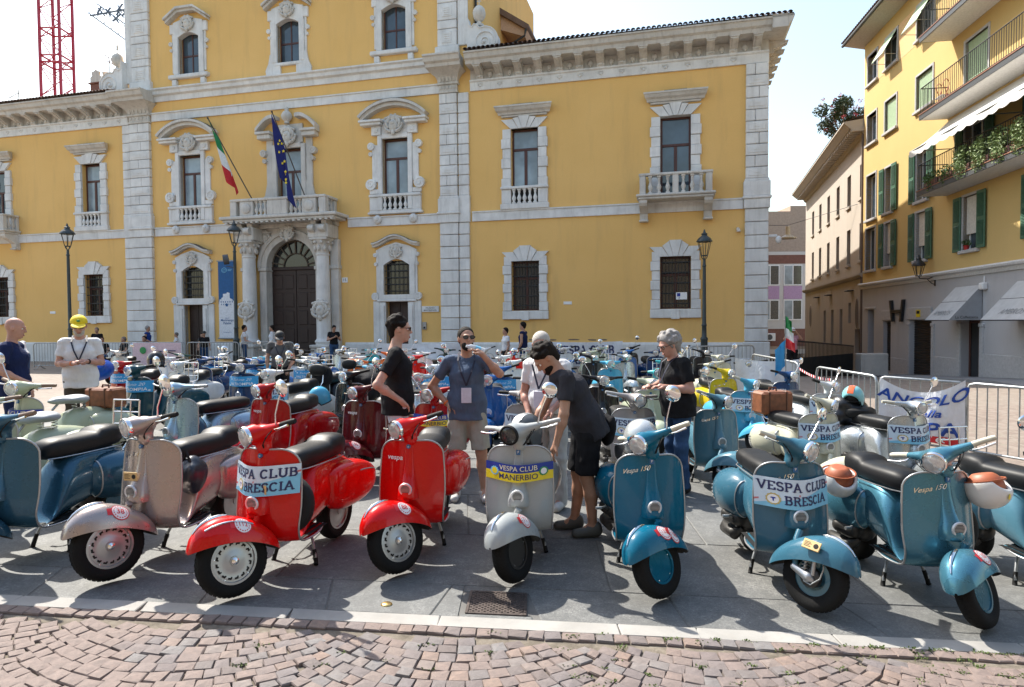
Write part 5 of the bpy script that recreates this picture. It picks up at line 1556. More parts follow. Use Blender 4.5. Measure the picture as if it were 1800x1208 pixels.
# railings and low wall at the head of the ramp
RL = empty('ramp_railing', T(9.95, 22.9, gz(10, 23)), 'black metal railing beside the ramp at the palazzo corner', 'railing')
d0, d1 = Vector((.0, 0, 0)), Vector((4.0, 3.6, -.35))
m = MB(); m.tube([d0 + Vector((0, 0, 1.25)), d1 + Vector((0, 0, 1.25))], .03, 6); m.tube([d0 + Vector((0, 0, .2)), d1 + Vector((0, 0, .2))], .02, 6)
m.build('rail', IRON, RL)
m = MB()
for k in range(46):
    p = d0.lerp(d1, k/45); m.box(p.x - .009, p.x + .009, p.y - .009, p.y + .009, p.z + .1, p.z + 1.25)
m.build('bars', IRON, RL)
m = MB(); m.add([d0 + Vector((0, .03, 0)), d1 + Vector((0, .03, 0)), d1 + Vector((0, .03, .95)), d0 + Vector((0, .03, .62))], [(0, 1, 2, 3)]); m.add([d0 + Vector((0, .06, 0)), d1 + Vector((0, .06, 0)), d1 + Vector((0, .06, .95)), d0 + Vector((0, .06, .62))], [(3, 2, 1, 0)]); m.build('panel', IRON, RL)
m = MB(); m.bev(-.55, .55, -.25, .25, -.6, .95, .03); tag(m.build('stone_pier', STONE_D, None, None, T(14.6, 26.3, gz(14.5, 26.3))), 'low square stone pier at the end of the black ramp railing', 'pier')

# ------------------------------------------------------------------ brick and white block closing the street
FB = empty('brick_block', T(25.5, 60, -2.2), 'far brick and white block with lilac tiled panels closing the side street', 'building')
BRICK = mat_stone('brown_brick', (.22, .10, .075), (.1, .05, .04), .4, 3)
m = MB(); m.box(-8, 2.8, 0, 8, -2, 13.0); m.box(-2.6, 2.8, 0, 8, 13.0, 14.0); m.box(.2, 2.8, 0, 8, 14.0, 14.5); m.build('wall', mat_stone('buff_brick', (.42, .32, .25), (.28, .2, .16), .3, 3), FB)
for a, b in ((9.2, 10.0), (1.6, 3.2)): m = MB(); m.box(-8.1, 2.9, -.04, .1, a, b); m.build('brick_band', BRICK, FB)
for a, b in ((10.0, 10.3), (3.2, 3.6), (.9, 1.3)): m = MB(); m.box(-8.1, 2.9, -.08, .1, a, b); m.build('concrete_band', WHITEPL, FB)
m = MB(); m.box(-8.1, 2.9, -.02, .1, 3.6, 9.2); m.build('white_front', WHITEPL, FB)
LIL = plain('lilac_tiles', (.45, .28, .46), .4, var=.25, scale=30)
for k in range(-3, 2):
    x_ = k * 2.1 - .4
    for z0 in (4.0, 7.2):
        m = MB(); m.box(x_, x_ + 1.7, -.06, 0, z0, z0 + 1.9)
        w = m.build('window', WHITEP, FB)
        for q in (.08, .9): g = MB(); g.box(x_ + q, x_ + q + .72, -.07, -.06, z0 + .1, z0 + 1.8); g.build('pane', GLASS_C if q < .5 else GLASS_D, w)
    m = MB(); m.box(x_, x_ + 1.7, -.05, 0, 5.95, 7.15); m.build('tile_panel', LIL, FB)
    m = MB(); m.box(x_, x_ + 1.7, -.05, 0, -1.8, .85); m.build('shop_window', GLASS_D, FB)
m = MB(); m.bev(-2.2, -1.3, -.5, -.05, 2.1, 2.8, .03); a_ = m.build('air_conditioner', WHITEP, FB)
m = MB(); m.lathe([(.26, 0), (.26, .02)], 16, T(-1.85, -.5, 2.45) @ RX(math.pi/2)); m.build('fan_grille', LEAD, a_)

# oleander on the roof terrace
OL = empty('oleander', T(19.35, 38, 12.0), 'pink flowering oleander bush on the roof terrace above the beige house', 'bush')
m = MB()
for k in range(9):
    a = k*.7; m.tube([(0, 0, 0), (.5*math.cos(a), .5*math.sin(a), .9), (1.1*math.cos(a), 1.1*math.sin(a), 1.9)], [.05, .035, .015], 6)
m.build('stems', plain('bark', (.12, .09, .06), .9), OL)
m = MB()
for k in range(16):
    a = k*2.4; rr = random.uniform(.2, 1.25); leaf_mass(m, (rr*math.cos(a), rr*math.sin(a), random.uniform(.7, 2.3)), (.5, .5, .45), 260, .1, 300 + k)
m.build('foliage', plain('oleander_leaf', (.055, .085, .035), .6, var=.5, scale=3), OL)
m = MB()
for k in range(26):
    a = k*2.4; rr = random.uniform(.5, 1.5); leaf_mass(m, (rr*math.cos(a), rr*math.sin(a), random.uniform(.8, 2.6)), (.14, .14, .12), 26, .05, 500 + k)
m.build('flowers', plain('oleander_pink', (.55, .10, .13), .6, var=.3, scale=3), OL)

# ------------------------------------------------------------------ behind the palazzo: cranes, chimney, aerials
CR = empty('tower_crane', T(-48.2, 70, 0), 'red lattice tower crane mast rising behind the palazzo', 'crane')
CRM = plain('crane_red', (.42, .02, .05), .5)
m = MB()
hw = 1.05
for x_ in (-hw, hw):
    for y_ in (-hw, hw): m.box(x_ - .11, x_ + .11, y_ - .11, y_ + .11, 0, 44)
m.build('mast', CRM, CR)
m = MB(); z_ = 14.0
while z_ < 43:
    for y_ in (-hw, hw):
        m.tube([(-hw, y_, z_), (hw, y_, z_ + 1.5)], .05, 5); m.tube([(hw, y_, z_ + 1.5), (-hw, y_, z_ + 3.0)], .05, 5)
    for x_ in (-hw, hw):
        m.tube([(x_, -hw, z_), (x_, hw, z_ + 1.5)], .05, 5); m.tube([(x_, hw, z_ + 1.5), (x_, -hw, z_ + 3.0)], .05, 5)
    z_ += 3.0
for z_ in (29.5, 30.2, 33.0):
    for s in (-1, 1): m.tube([(-hw, s*hw, z_), (hw, s*hw, z_)], .1, 5); m.tube([(s*hw, -hw, z_), (s*hw, hw, z_)], .1, 5)
m.build('lattice', CRM, CR)
CJ = empty('crane_jib', T(-39.0, 66, 33.1), 'grey crane jib with hanging gear showing at the top of the picture', 'crane')
m = MB()
Z0 = 0
pA, pB = Vector((-3.2, 0, 0)), Vector((7, 0, -7.5))
for o_ in (Vector((0, 0, 0)), Vector((0, 1.2, 0)), Vector((.5, .6, 1.2))): m.tube([pA + o_, pB + o_], .07, 5)
for k in range(14):
    p = pA.lerp(pB, k/14); q = pA.lerp(pB, (k+1)/14); m.tube([p, q + Vector((.5, .6, 1.2))], .04, 4); m.tube([p + Vector((0, 1.2, 0)), q + Vector((.5, .6, 1.2))], .04, 4)
m.build('boom', plain('pale_steel', (.4, .45, .5), .5), CJ)
m = MB()
for k in range(9):
    a = random.uniform(-2.6, 1.2); b = random.uniform(-.9, .6); m.tube([(a, 0, b - .3), (a + random.uniform(.4, 1), 0, b + .4)], .09, 5); m.tube([(a, .1, b + .3), (a + random.uniform(.3, .8), .2, b - .4)], .07, 5)
m.tube([(-3, 0, -.3), (1.6, 0, .5)], .1, 5); m.build('hoist_gear', plain('blue_grey_steel', (.1, .15, .22), .5), CJ)
CH = empty('chimney', PM @ T(-26.7, 6, 15.35), 'brick chimney with a stone cowl on the palazzo roof', 'chimney')
m = MB(); m.bev(-.42, .42, -.42, .42, -.6, .75, .02); m.bev(-.5, .5, -.5, .5, .75, .83, .02); m.build('stack', BRICK, CH)
for k in range(4):
    a = k*math.pi/2; m = MB(); m.prism([(-.4, .83), (.4, .83), (.4, 1.15), (.25, 1.25), (.3, 1.45), (.12, 1.5), (0, 1.6), (-.12, 1.5), (-.3, 1.45), (-.25, 1.25), (-.4, 1.15)], -.42, -.34, RZ(a)); m.build('cowl', STONE_D, CH)
AE = empty('roof_aerial', PM @ T(-25.1, 5, 14.95), 'thin mast with a tilted flat aerial beside the chimney', 'aerial')
m = MB(); m.tube([(0, 0, 0), (0, 0, 2.2)], .025, 6); m.build('mast', STEEL, AE)
m = MB()
for k in range(3): m.tube([(-.25 + .18*k, 0, 2.45 - .12*k), (-.1 + .18*k, 0, 2.05 - .1*k)], .02, 5)
m.tube([(-.28, 0, 2.45), (.3, 0, 2.15)], .02, 5); m.tube([(-.15, 0, 2.1), (.3, 0, 1.85)], .02, 5); m.build('elements', plain('rusty_aerial', (.3, .15, .07), .6), AE)
AE = empty('roof_aerial', PM @ T(-30.57, 4, 14.2) @ Matrix.Diagonal((1.4, 1.4, 1.5, 1)), 'small thin television aerial on the wing roof', 'aerial')
m = MB(); m.tube([(0, 0, 0), (0, 0, .9)], .02, 5); m.tube([(-.6, 0, .62), (.05, 0, .8)], .015, 5)
for k in range(4): m.tube([(-.5 + .14*k, -.15, .65 + .04*k), (-.5 + .14*k, .15, .65 + .04*k)], .01, 4)
m.build('mast', STEEL, AE)
# overhead lamp on a cable across the side street
SLm = empty('cable_lamp', T(17.2, 40.5, 6.9), 'pale hanging street lamp on a cable across the side street', 'street lamp')
m = MB(); m.lathe([(.02, .75), (.12, .7), (.14, .2), (.5, 0), (.5, -.05), (.0, -.08)], 14); m.build('shade', plain('cream_shade', (.55, .5, .38), .5), SLm, 40)
m = MB(); m.tube([(-6, 2, 1.1), (0, 0, .78), (1.0, -8.5, .9)], .015, 5); m.build('cable', IRON, SLm)

# ------------------------------------------------------------------ houses on the near side of the square, behind the viewer
OCHRE2 = mat_plaster('faded_ochre', (.24, .19, .13), (.21, .17, .12)); STON2 = mat_plaster('dark_render', (.18, .175, .17), (.16, .155, .15))
OPP = [(-34, -20, 13, OCHRE2, 'low ochre'), (-20, -5, 15, STON2, 'grey'), (-5, 9, 12.5, OCHRE2, 'central ochre'), (9, 24, 14.5, STON2, 'tall grey')]
for i, (x0, x1, hh, mt, cn) in enumerate(OPP):
    O_ = empty('town_house', T(x0, -11 - i % 2 * .4, 0), '%s rendered town house facing the palazzo across the square' % cn, 'building', 'houses behind the viewer')
    w_ = x1 - x0
    hl = [(1.4 + k*4.1, 2.5 + k*4.1, z0, z0 + 1.8) for k in range(int(w_/4.1)) for z0 in (5.0, 8.6) if z0 + 2 < hh]
    m = MB(); wall_cells(m, 0, w_, -.5, hh, hl, -.35, 0); m.v = [(p[0], p[1], p[2]) for p in m.v]; m.build('wall', mt, O_)
    m = MB(); m.box(0, w_, -8, -.36, -.5, hh - .05); m.build('dim_room_backing', plain('painted_dim_interior', (.05, .045, .04), .9), O_)  # box painted dark as the unlit rooms behind the windows
    m = MB(); m.box(-.1, w_ + .1, -8, .7, hh, hh + .35); m.build('roof', ROOFT, O_)
# ------------------------------------------------------------------ classic scooters (local: +x forward, +y its left, z up)
def legshield_w(z):
    d = .86 - z
    if d < .12: return .112 + .124 * math.sqrt(max(0, 1 - (1 - d / .12) ** 2))
    return interp(z, [.22, .30, .45, .60, .74], [.228, .234, .248, .246, .236])
def legshield_x(z):
    return interp(z, [.225, .24, .265, .30, .36, .50, .68, .86], [.235, .29, .325, .348, .362, .348, .325, .30])
def legshield_S(y, z):
    """front surface of the leg shield"""
    x = legshield_x(z) - 1.75 * y * y * (1 - .2 * smoothstep(.3, .22, z))
    return Vector((x, y, z))
def legshield_N(y, z):
    e = .004
    a = legshield_S(y + e, z) - legshield_S(y - e, z); b = legshield_S(y, z + e) - legshield_S(y, z - e)
    n = a.cross(b).normalized()
    return n if n.x > 0 else -n

def nose_hw(z): return interp(z, [.45, .5, .6, .75, .86], [.078, .075, .052, .034, .03])
def nose_p(z): return interp(z, [.44, .48, .55, .65, .86], [.075, .088, .07, .03, .008])

def sc_meshes(round_cowl=True, r10=True):
    """all shared meshes of one scooter kind"""
    G = {}
    Rw = .219 if r10 else .205
    zs_ = [.86, .858, .852, .842, .828, .81, .79, .765, .74, .70, .65, .60, .54, .48, .42, .37, .33, .30, .275, .255, .24, .23]
    us_ = np.linspace(-1, 1, 17)
    m = MB()
    m.grid(lambda z, u: legshield_S(u * legshield_w(z), z), zs_, list(us_))
    # floor board running back from the foot of the shield
    def floor(x, u):
        w = interp(x, [-.16, -.05, .1, .235], [.16, .21, .228, .228])
        y = u * w; xx = x - (1.75 * y * y * .8 if x > .2 else 1.75 * y * y * .8 * smoothstep(-.1, .235, x))
        return (xx, y, .225 + .012 * smoothstep(.1, -.16, x))
    m.grid(floor, [.235, .2, .12, .05, -.03, -.1, -.16], list(us_))
    me = m.mesh('leg_shield', 180, True)
    G['leg_shield'] = me
    # back skin of the shield (a little behind, so the plate has thickness)
    m = MB()
    off = lambda z, u: legshield_S(u * legshield_w(z) * .992, z) - legshield_N(u * legshield_w(z) * .98, min(z, .855)) * .006
    m.grid(off, [z for z in zs_ if z > .25], list(us_), flip=True)
    G['shield_lining'] = m.mesh('shield_lining', 180)
    # trim
    edge = [legshield_S(legshield_w(z), z) for z in zs_[::-1]]
    edgef = [Vector(floor(x, 1)) for x in (-.16, -.1, -.03, .05, .12, .2)]
    right = edgef + edge
    left = [Vector((p.x, -p.y, p.z)) for p in right][::-1]
    top = [legshield_S(u, .86) for u in (.07, .035, 0, -.035, -.07)]
    m = MB(); m.tube(right + top + left, .0068, 7)
    G['shield_trim'] = m.mesh('shield_trim', 60)
    # steering-column nose with horn
    m = MB()
    def nose(z, t):
        a = math.pi * t; hw = nose_hw(z); y = -hw * math.cos(a)
        p = legshield_S(y, z); return (p.x - .004 + nose_p(z) * math.sin(a) ** .8, y, z)
    m.grid(nose, [.86, .82, .78, .74, .7, .66, .62, .58, .55, .52, .5, .48, .465, .45], list(np.linspace(0, 1, 13)))
    bot = [nose(.45, t) for t in np.linspace(0, 1, 13)]
    m.add(bot + [(legshield_x(.44) - .01, 0, .44)], [(i, 13, i + 1) for i in range(12)])
    G['steering_column_cover'] = m.mesh('steering_column_cover', 70, True)
    hp = Vector(nose(.525, .5))
    HM = T(hp.x - .006, 0, .528) @ RY(R(90 + 4))
    m = MB(); m.lathe([(.047, 0), (.049, .006), (.045, .014), (.038, .0135), (.034, .011), (.0, .0125)], 24, HM); G['horn_badge'] = m.mesh('horn_badge', 40)
    m = MB()
    for k in range(-3, 4):
        w = math.sqrt(max(0, .033**2 - (k*.009)**2)); m.box(-.0022 + k*.009, .0022 + k*.009, -w, w, .0105, .0145, HM)
    G['horn_grille'] = m.mesh('horn_grille')
    # tail body
    xs_ = [.12, .09, .05, .01, -.03, -.07, -.12, -.2, -.3, -.42, -.54, -.64, -.72, -.78, -.82, -.845]
    tp = [.232, .25, .30, .385, .5, .59, .645, .68, .69, .685, .665, .64, .6, .55, .495, .43]
    bt = [.225, .224, .224, .224, .224, .226, .235, .26, .29, .31, .325, .34, .352, .365, .375, .385]
    aw = [.165, .165, .162, .16, .16, .16, .16, .158, .155, .152, .148, .14, .125, .1, .072, .03]
    m = MB()
    def tail(i, t):
        a = 2 * math.pi * t; c_, s_ = math.cos(a), math.sin(a)
        n_ = 2.7; w = aw[i]; zc = (tp[i] + bt[i]) / 2; h = (tp[i] - bt[i]) / 2
        y = w * abs(c_) ** (2/n_) * (1 if c_ > 0 else -1); z = zc + h * abs(s_) ** (2/n_) * (1 if s_ > 0 else -1)
        y *= 1 - .18 * smoothstep(.45, .7, z) * (1 if i > 4 else .4)
        return (xs_[i], y, z)
    m.grid(tail, list(range(len(xs_))), list(np.linspace(0, 1, 33)))
    G['body'] = m.mesh('body', 180, True)
    # side cowls
    P = [0, .05, .12, .22, .36, .52, .68, .82, .92, .975, 1.0]
    if round_cowl:
        o = [.0, .055, .09, .125, .152, .163, .155, .128, .088, .045, .0]; zt = [.50, .56, .595, .62, .632, .63, .612, .58, .535, .495, .45]; zb = [.40, .335, .30, .275, .258, .252, .258, .28, .315, .355, .42]; X0, X1, nn = -.25, -.87, 2.1
    else:
        o = [.0, .06, .085, .105, .118, .126, .13, .128, .118, .09, .0]; zt = [.53, .57, .595, .61, .618, .615, .6, .572, .535, .5, .46]; zb = [.36, .31, .285, .268, .26, .262, .275, .3, .335, .37, .43]; X0, X1, nn = -.27, -.90, 3.4
    for side, nm in ((1, 'L'), (-1, 'R')):
        m = MB()
        def cowl(p, t):
            a = math.pi * (t - .5); c_, s_ = math.cos(a), math.sin(a)
            oo = interp(p, P, o); z1, z0 = interp(p, P, zt), interp(p, P, zb)
            y = .118 + oo * abs(c_) ** (2/nn); z = (z0+z1)/2 + (z1-z0)/2 * abs(s_) ** (2/nn) * (1 if s_ > 0 else -1)
            return (X0 + (X1-X0)*p, side * y, z)
        ps = sorted(set(P + [.02, .03, .085, .17, .29, .44, .6, .75, .87, .95, .99]))
        m.grid(cowl, ps, list(np.linspace(0, 1, 19)), flip=side < 0)
        G['cowl_' + nm] = m.mesh('cowl', 180)
        m = MB(); pe = .1
        m.tube([Vector(cowl(pe, t)) + Vector((0, side*.003, 0)) for t in np.linspace(.0, 1, 19)], .006, 6)
        G['cowl_trim_' + nm] = m.mesh('cowl_trim', 60)
        m = MB()
        for k in range(7):
            t = .22 + k*.055
            pts = [Vector(cowl(p, t)) + Vector((0, side*.004, 0)) for p in np.linspace(.72, .9, 5)]
            m.tube(pts, .0055, 5)
        G['louvre_' + nm] = m.mesh('louvre', 60)
        m = MB(); m.tube([Vector(cowl(p, .62)) + Vector((0, side*.004, 0)) for p in np.linspace(.5, .86, 7)], .005, 6); G['cowl_flash_' + nm] = m.mesh('cowl_flash', 60)
    # bench seat
    def bench(two):
        m = MB()
        X = [.045, .03, .0, -.06, -.14, -.25, -.36, -.385, -.41, -.5, -.58, -.62, -.635]
        W_ = [.045, .075, .098, .113, .122, .126, .126, .124, .126, .126, .115, .09, .05]
        Z1 = [.73, .76, .785, .798, .80, .798, .798, .804, .828, .836, .828, .806, .775] if two else [.735, .76, .778, .79, .792, .79, .79, .79, .792, .794, .788, .772, .75]
        Z0 = [.68, .66, .65, .645, .645, .65, .652, .652, .652, .656, .664, .68, .70]
        def f(i, t):
            a = 2*math.pi*t; c_, s_ = math.cos(a), math.sin(a); n_ = 3.0
            zc = (Z1[i] + Z0[i])/2; h = (Z1[i]-Z0[i])/2
            y = W_[i]*abs(c_)**(2/n_)*(1 if c_ > 0 else -1); z = zc + h*abs(s_)**(2/n_)*(1 if s_ > 0 else -1)
            return (X[i], y, z)
        m.grid(f, list(range(len(X))), list(np.linspace(0, 1, 25)))
        m.add([f(0, t) for t in np.linspace(0, 1, 25)[:-1]], [tuple(range(23, -1, -1))]); m.add([f(12, t) for t in np.linspace(0, 1, 25)[:-1]], [tuple(range(24))])
        return m.mesh('seat', 60, True)
    G['seat_two'] = bench(True); G['seat_flat'] = bench(False)
    m = MB(); zz = .662
    ring = [(.03, .08), (-.05, .114), (-.2, .127), (-.4, .127), (-.55, .12), (-.625, .08)]
    for s in (1, -1): m.tube([(x_, s*y_, zz) for x_, y_ in ring], .0045, 5)
    G['seat_trim'] = m.mesh('seat_trim', 60)
    # sprung single saddle
    m = SDF(); m.ell((-.2, 0, .79), (.15, .125, .035), .03).ell((-.06, 0, .785), (.1, .06, .03), .06).ell((-.27, 0, .78), (.09, .13, .04), .05); G['saddle'] = m.mesh('saddle', .008)
    m = MB()
    for s in (-1, 1):
        m.tube([(-.28 + .022*math.cos(a), s*.08 + .022*math.sin(a), .68 + .007*a*.62) for a in np.linspace(0, 18, 60)], .004, 5)
    m.tube([(.0, 0, .69), (-.06, 0, .75)], .012, 6); G['saddle_springs'] = m.mesh('saddle_springs', 60)
    # floor runners
    for s, nm in ((1, 'L'), (-1, 'R')):
        m = MB()
        for k in range(3):
            y0 = .06 + k*.055; m.grid(lambda x_, v: (x_, s*(y0 + v*.036), .2335 + .012*smoothstep(.1, -.16, x_)), [.2, .1, 0, -.1, -.15], [0, 1], flip=s < 0)
        G['floor_runner_' + nm] = m.mesh('floor_runner')
    # headset
    m = SDF()
    m.ell((.305, 0, .965), (.1, .085, .06), .03).cyl((.33, 0, .968), (.405, 0, .958), .066, .064, .03)
    for s in (-1, 1): m.cone((.29, s*.05, .972), (.245, s*.185, .992), .045, .0215, .03)
    m.cone((.28, 0, .945), (.285, 0, .868), .05, .05, .03)
    G['headset'] = m.mesh('headset', .0055)
    LMx = T(.404, 0, .958) @ RY(R(90 + 7))
    m = MB(); m.lathe([(.064, -.02), (.072, -.015), (.074, .0), (.071, .01), (.064, .012), (.062, .006)], 28, LMx, False); G['lamp_ring'] = m.mesh('lamp_ring', 50)
    m = MB(); m.lathe([(.064, .004), (.055, .012), (.04, .019), (.02, .0225), (0, .0235)], 24, LMx); G['lamp_lens'] = m.mesh('lamp_lens', 60)
    m = MB()
    for k in range(-5, 6):
        w = math.sqrt(max(0, .058**2 - (k*.0105)**2)); zt_ = .0235 - .011*(k*.0105/.058)**2
        m.tube([(y_, k*.0105, (.0235 - .0135*((k*.0105)**2 + y_*y_)/.062**2) + .0008) for y_ in np.linspace(-w, w, 5)], .0015, 4, M=LMx)
    G['lamp_ribs'] = m.mesh('lamp_ribs')
    for s, nm in ((1, 'L'), (-1, 'R')):
        m = MB(); m.tube([(.245, s*.185, .992), (.236, s*.205, .995), (.222, s*.25, 1.0), (.207, s*.305, 1.004), (.203, s*.318, 1.004)], [.0195, .0195, .018, .018, .015], 12); G['grip_' + nm] = m.mesh('grip', 50)
        m = MB(); m.tube([(.265, s*.19, .975), (.292, s*.205, .972), (.285, s*.26, .975), (.262, s*.325, .985)], [.007, .008, .0065, .009], 7); G['lever_' + nm] = m.mesh('lever', 60)
    m = MB()
    for s in (-1, 1): m.tube([(.262, s*.15, .985), (.31, s*.14, .95), (.335, s*.1, .9), (.315, s*.06, .868)], .0035, 5); m.tube([(.268, s*.13, .98), (.32, s*.115, .93), (.33, s*.075, .885), (.31, s*.045, .866)], .0035, 5)
    G['cables'] = m.mesh('cables', 60)
    # front wheel in its own axis frame (axle along y)
    def wheel(kind):
        t = {}
        m = MB(); w = .046; r = Rw; ri = r - .083 if r10 else r - .092
        prof = [(ri, -.036), (ri + .012, -.043), (r - .05, -.052), (r - .028, -.051), (r - .012, -.042), (r - .003, -.024), (r, 0), (r - .003, .024), (r - .012, .042), (r - .028, .051), (r - .05, .052), (ri + .012, .043), (ri, .036)]
        m.lathe(prof, 40, RX(R(-90)), False)
        t['tyre'] = m.mesh('tyre', 70)
        m = MB()
        for k in range(44):
            a = 2*math.pi*k/44
            for s in (-1, 1):
                M = RY(a + (s*.035)) @ T(0, 0, 0)
                m.add([(-.007, s*.004, r - .0005), (.006, s*.004, r - .0005), (.011, s*.03, r - .008), (-.002, s*.03, r - .008), (-.007, s*.004, r + .0035), (.006, s*.004, r + .0035), (.011, s*.031, r - .0045), (-.002, s*.031, r - .0045)], [(4, 5, 6, 7), (0, 1, 5, 4), (1, 2, 6, 5), (2, 3, 7, 6), (3, 0, 4, 7)], M)
        t['tread'] = m.mesh('tread')
        m = MB()
        if kind == 'slot':
            m.lathe([(ri + .004, .03), (ri + .006, .04), (ri - .008, .041), (ri - .012, .03), (ri - .018, .024), (ri - .02, .03), (ri - .036, .032), (ri - .044, .03), (.06, .036), (.03, .04), (.028, .046), (0, .047)], 36, RX(R(-90)))
            m.lathe([(ri + .004, -.03), (ri - .02, -.02), (.08, -.03), (0, -.03)], 24, RX(R(-90)))
        else:
            m.lathe([(ri + .004, .033), (ri + .006, .042), (ri - .008, .042), (ri - .012, .02), (ri - .03, .012), (.062, .012), (.056, .02), (0, .022)], 36, RX(R(-90)))
            m.lathe([(ri + .004, -.03), (ri - .02, -.014), (.08, -.03), (0, -.03)], 24, RX(R(-90)))
        t['rim'] = m.mesh('rim', 35)
        m = MB()
        if kind == 'slot':
            for k in range(16):
                M = RY(2*math.pi*k/16); m.box(-.011, .011, .0318, .0336, ri - .036, ri - .024, M); m.box(.005, .0135, .0318, .034, ri - .042, ri - .03, M)
            t['slots'] = m.mesh('slots')
        m = MB()
        if kind == 'slot':
            m.lathe([(.022, .046), (.022, .056), (.012, .062), (0, .063)], 14, RX(R(-90)))
        else:
            for k in range(4):
                M = RY(2*math.pi*k/4 + .5) @ T(0, 0, .038); m.lathe([(.008, .019), (.008, .03), (0, .031)], 6, M @ RX(R(-90)))
            m.lathe([(.016, .02), (.016, .026), (0, .028)], 12, RX(R(-90)))
        for k in range(5):
            M = RY(2*math.pi*k/5) @ T(0, 0, ri - .014); m.lathe([(.005, .026), (.005, .034), (0, .035)], 6, M @ RX(R(-90)))
        t['nuts'] = m.mesh('nuts', 40)
        return t
    for k in ('slot', 'drum'): G['wheel_' + k] = wheel(k)
    # fender around the wheel, axle at origin
    XF = [-.31, -.3, -.27, -.22, -.15, -.06, .04, .13, .2, .245, .262, .268]
    TF = [.052, .085, .14, .19, .232, .264, .274, .252, .208, .148, .1, .06]
    BF = [.045, .05, .062, .08, .098, .112, .112, .098, .08, .062, .052, .048]
    WF = [.008, .035, .066, .092, .11, .12, .12, .11, .09, .06, .034, .008]
    def fender(x, t):
        a = math.pi * t; c_, s_ = math.cos(a), math.sin(a); n_ = 2.35
        w, t1, b1 = interp(x, XF, WF), interp(x, XF, TF), interp(x, XF, BF)
        y = w * abs(c_) ** (2/n_) * (1 if c_ > 0 else -1); z = b1 + (t1 - b1) * abs(s_) ** (2/n_)
        k = .23; xr, zr = x, z + (.004 if r10 else -.012)
        return Vector((xr * math.cos(k) - zr * math.sin(k) * .6, y, zr * math.cos(k) + xr * math.sin(k)))
    m = MB(); fx = sorted(set(XF + list(np.linspace(-.31, .268, 26)))); m.grid(fender, fx, list(np.linspace(0, 1, 21)))
    G['fender'] = m.mesh('fender', 180)
    m = MB(); m.grid(lambda x, t: fender(x, t) * .985, fx, list(np.linspace(0, 1, 15)), flip=True); G['fender_lining'] = m.mesh('fender_lining', 180)
    m = MB()
    for s in (0, 1): m.tube([fender(x, .01 if s else .99) for x in fx], .004, 5)
    G['fender_edge'] = m.mesh('fender_edge', 60)
    m = MB(); m.tube([fender(x, .5) + Vector((0, 0, .004)) for x in np.linspace(.03, .235, 9)], [.004, .009, .012, .013, .013, .012, .01, .007, .004], 7); G['fender_crest'] = m.mesh('fender_crest', 60)
    G['_fender'] = fender
    m = MB(); m.tube([fender(x, .27) + Vector((0, .004, 0)) for x in np.linspace(-.1, .19, 9)], .006, 6); G['fender_flash'] = m.mesh('fender_flash', 60)
    # fork and trailing link on the right of the wheel (axle frame)
    m = MB(); m.tube([(-.16, 0, .24), (-.15, -.035, .19), (-.12, -.075, .13), (-.1, -.085, .06), (-.095, -.085, .03)], [.024, .022, .019, .018, .018], 10); G['fork'] = m.mesh('fork', 60)
    m = SDF(); m.cone((-.1, -.09, .03), (.0, -.09, 0), .022, .03, .01, (1, .8, 1)).cone((0, -.09, 0), (.028, -.09, -.008), .03, .016, .01, (1, .8, 1)); G['link_cover'] = m.mesh('link_cover', .006)
    m = MB(); m.tube([(-.035 + .019*math.cos(a), -.085 + .019*math.sin(a), .03 + a*.0034) for a in np.linspace(0, 44, 150)], .0042, 5); G['spring'] = m.mesh('spring', 60)
    m = MB(); m.tube([(.02, -.08, .02), (.012, -.085, .17)], .014, 8); m.tube([(-.035, -.085, .02), (-.035, -.085, .18)], .009, 8); G['damper'] = m.mesh('damper', 60)
    m = MB(); m.tube([(.06, -.075, .15), (.085, -.095, .08), (.08, -.1, .02), (.03, -.1, -.035), (-.02, -.09, -.03)], .005, 6); G['brake_cable'] = m.mesh('brake_cable', 60)
    m = MB(); m.lathe([(.062, 0), (.062, .035), (.05, .045), (.02, .05)], 18, T(0, -.035, 0) @ RX(R(90))); G['brake_drum'] = m.mesh('brake_drum', 40)
    # centre stand
    m = MB()
    for s in (-1, 1): m.tube([(-.1, s*.08, .215), (-.08, s*.12, .17), (-.05, s*.165, .06), (-.045, s*.168, .045)], .0105, 8)
    m.tube([(-.1, -.08, .215), (-.1, .08, .215)], .0105, 8); G['centre_stand'] = m.mesh('centre_stand', 60)
    m = MB(); 
    for s in (-1, 1): m.tube([(-.06, s*.148, .10), (-.048, s*.168, .03), (-.044, s*.172, .008), (-.035, s*.176, .0)], [.014, .0155, .0165, .017], 8)
    G['stand_feet'] = m.mesh('stand_feet', 60)
    # engine, exhaust, kickstart on the right, under the cowl
    m = SDF(); m.cone((-.42, -.06, .26), (-.62, -.05, .22), .085, .075, .03).cone((-.4, -.15, .27), (-.5, -.2, .28), .06, .055, .02).ell((-.6, -.05, .2), (.1, .05, .1), .02); G['engine'] = m.mesh('engine', .012)
    m = MB(); m.tube([(-.38, -.12, .2), (-.42, -.17, .15), (-.58, -.19, .15), (-.66, -.17, .16)], [.02, .05, .052, .03], 12); m.tube([(-.66, -.17, .16), (-.78, -.15, .14)], .012, 8); G['exhaust'] = m.mesh('exhaust', 50)
    m = MB(); m.tube([(-.45, -.17, .26), (-.3, -.235, .33), (-.27, -.27, .33)], .009, 7); m.tube([(-.27, -.265, .33), (-.265, -.31, .33)], .013, 8); G['kickstart'] = m.mesh('kickstart', 60)
    # tail lamp and plate
    m = MB(); m.bev(-.875, -.83, -.035, .035, .47, .54, .012); G['tail_lamp'] = m.mesh('tail_lamp', 40)
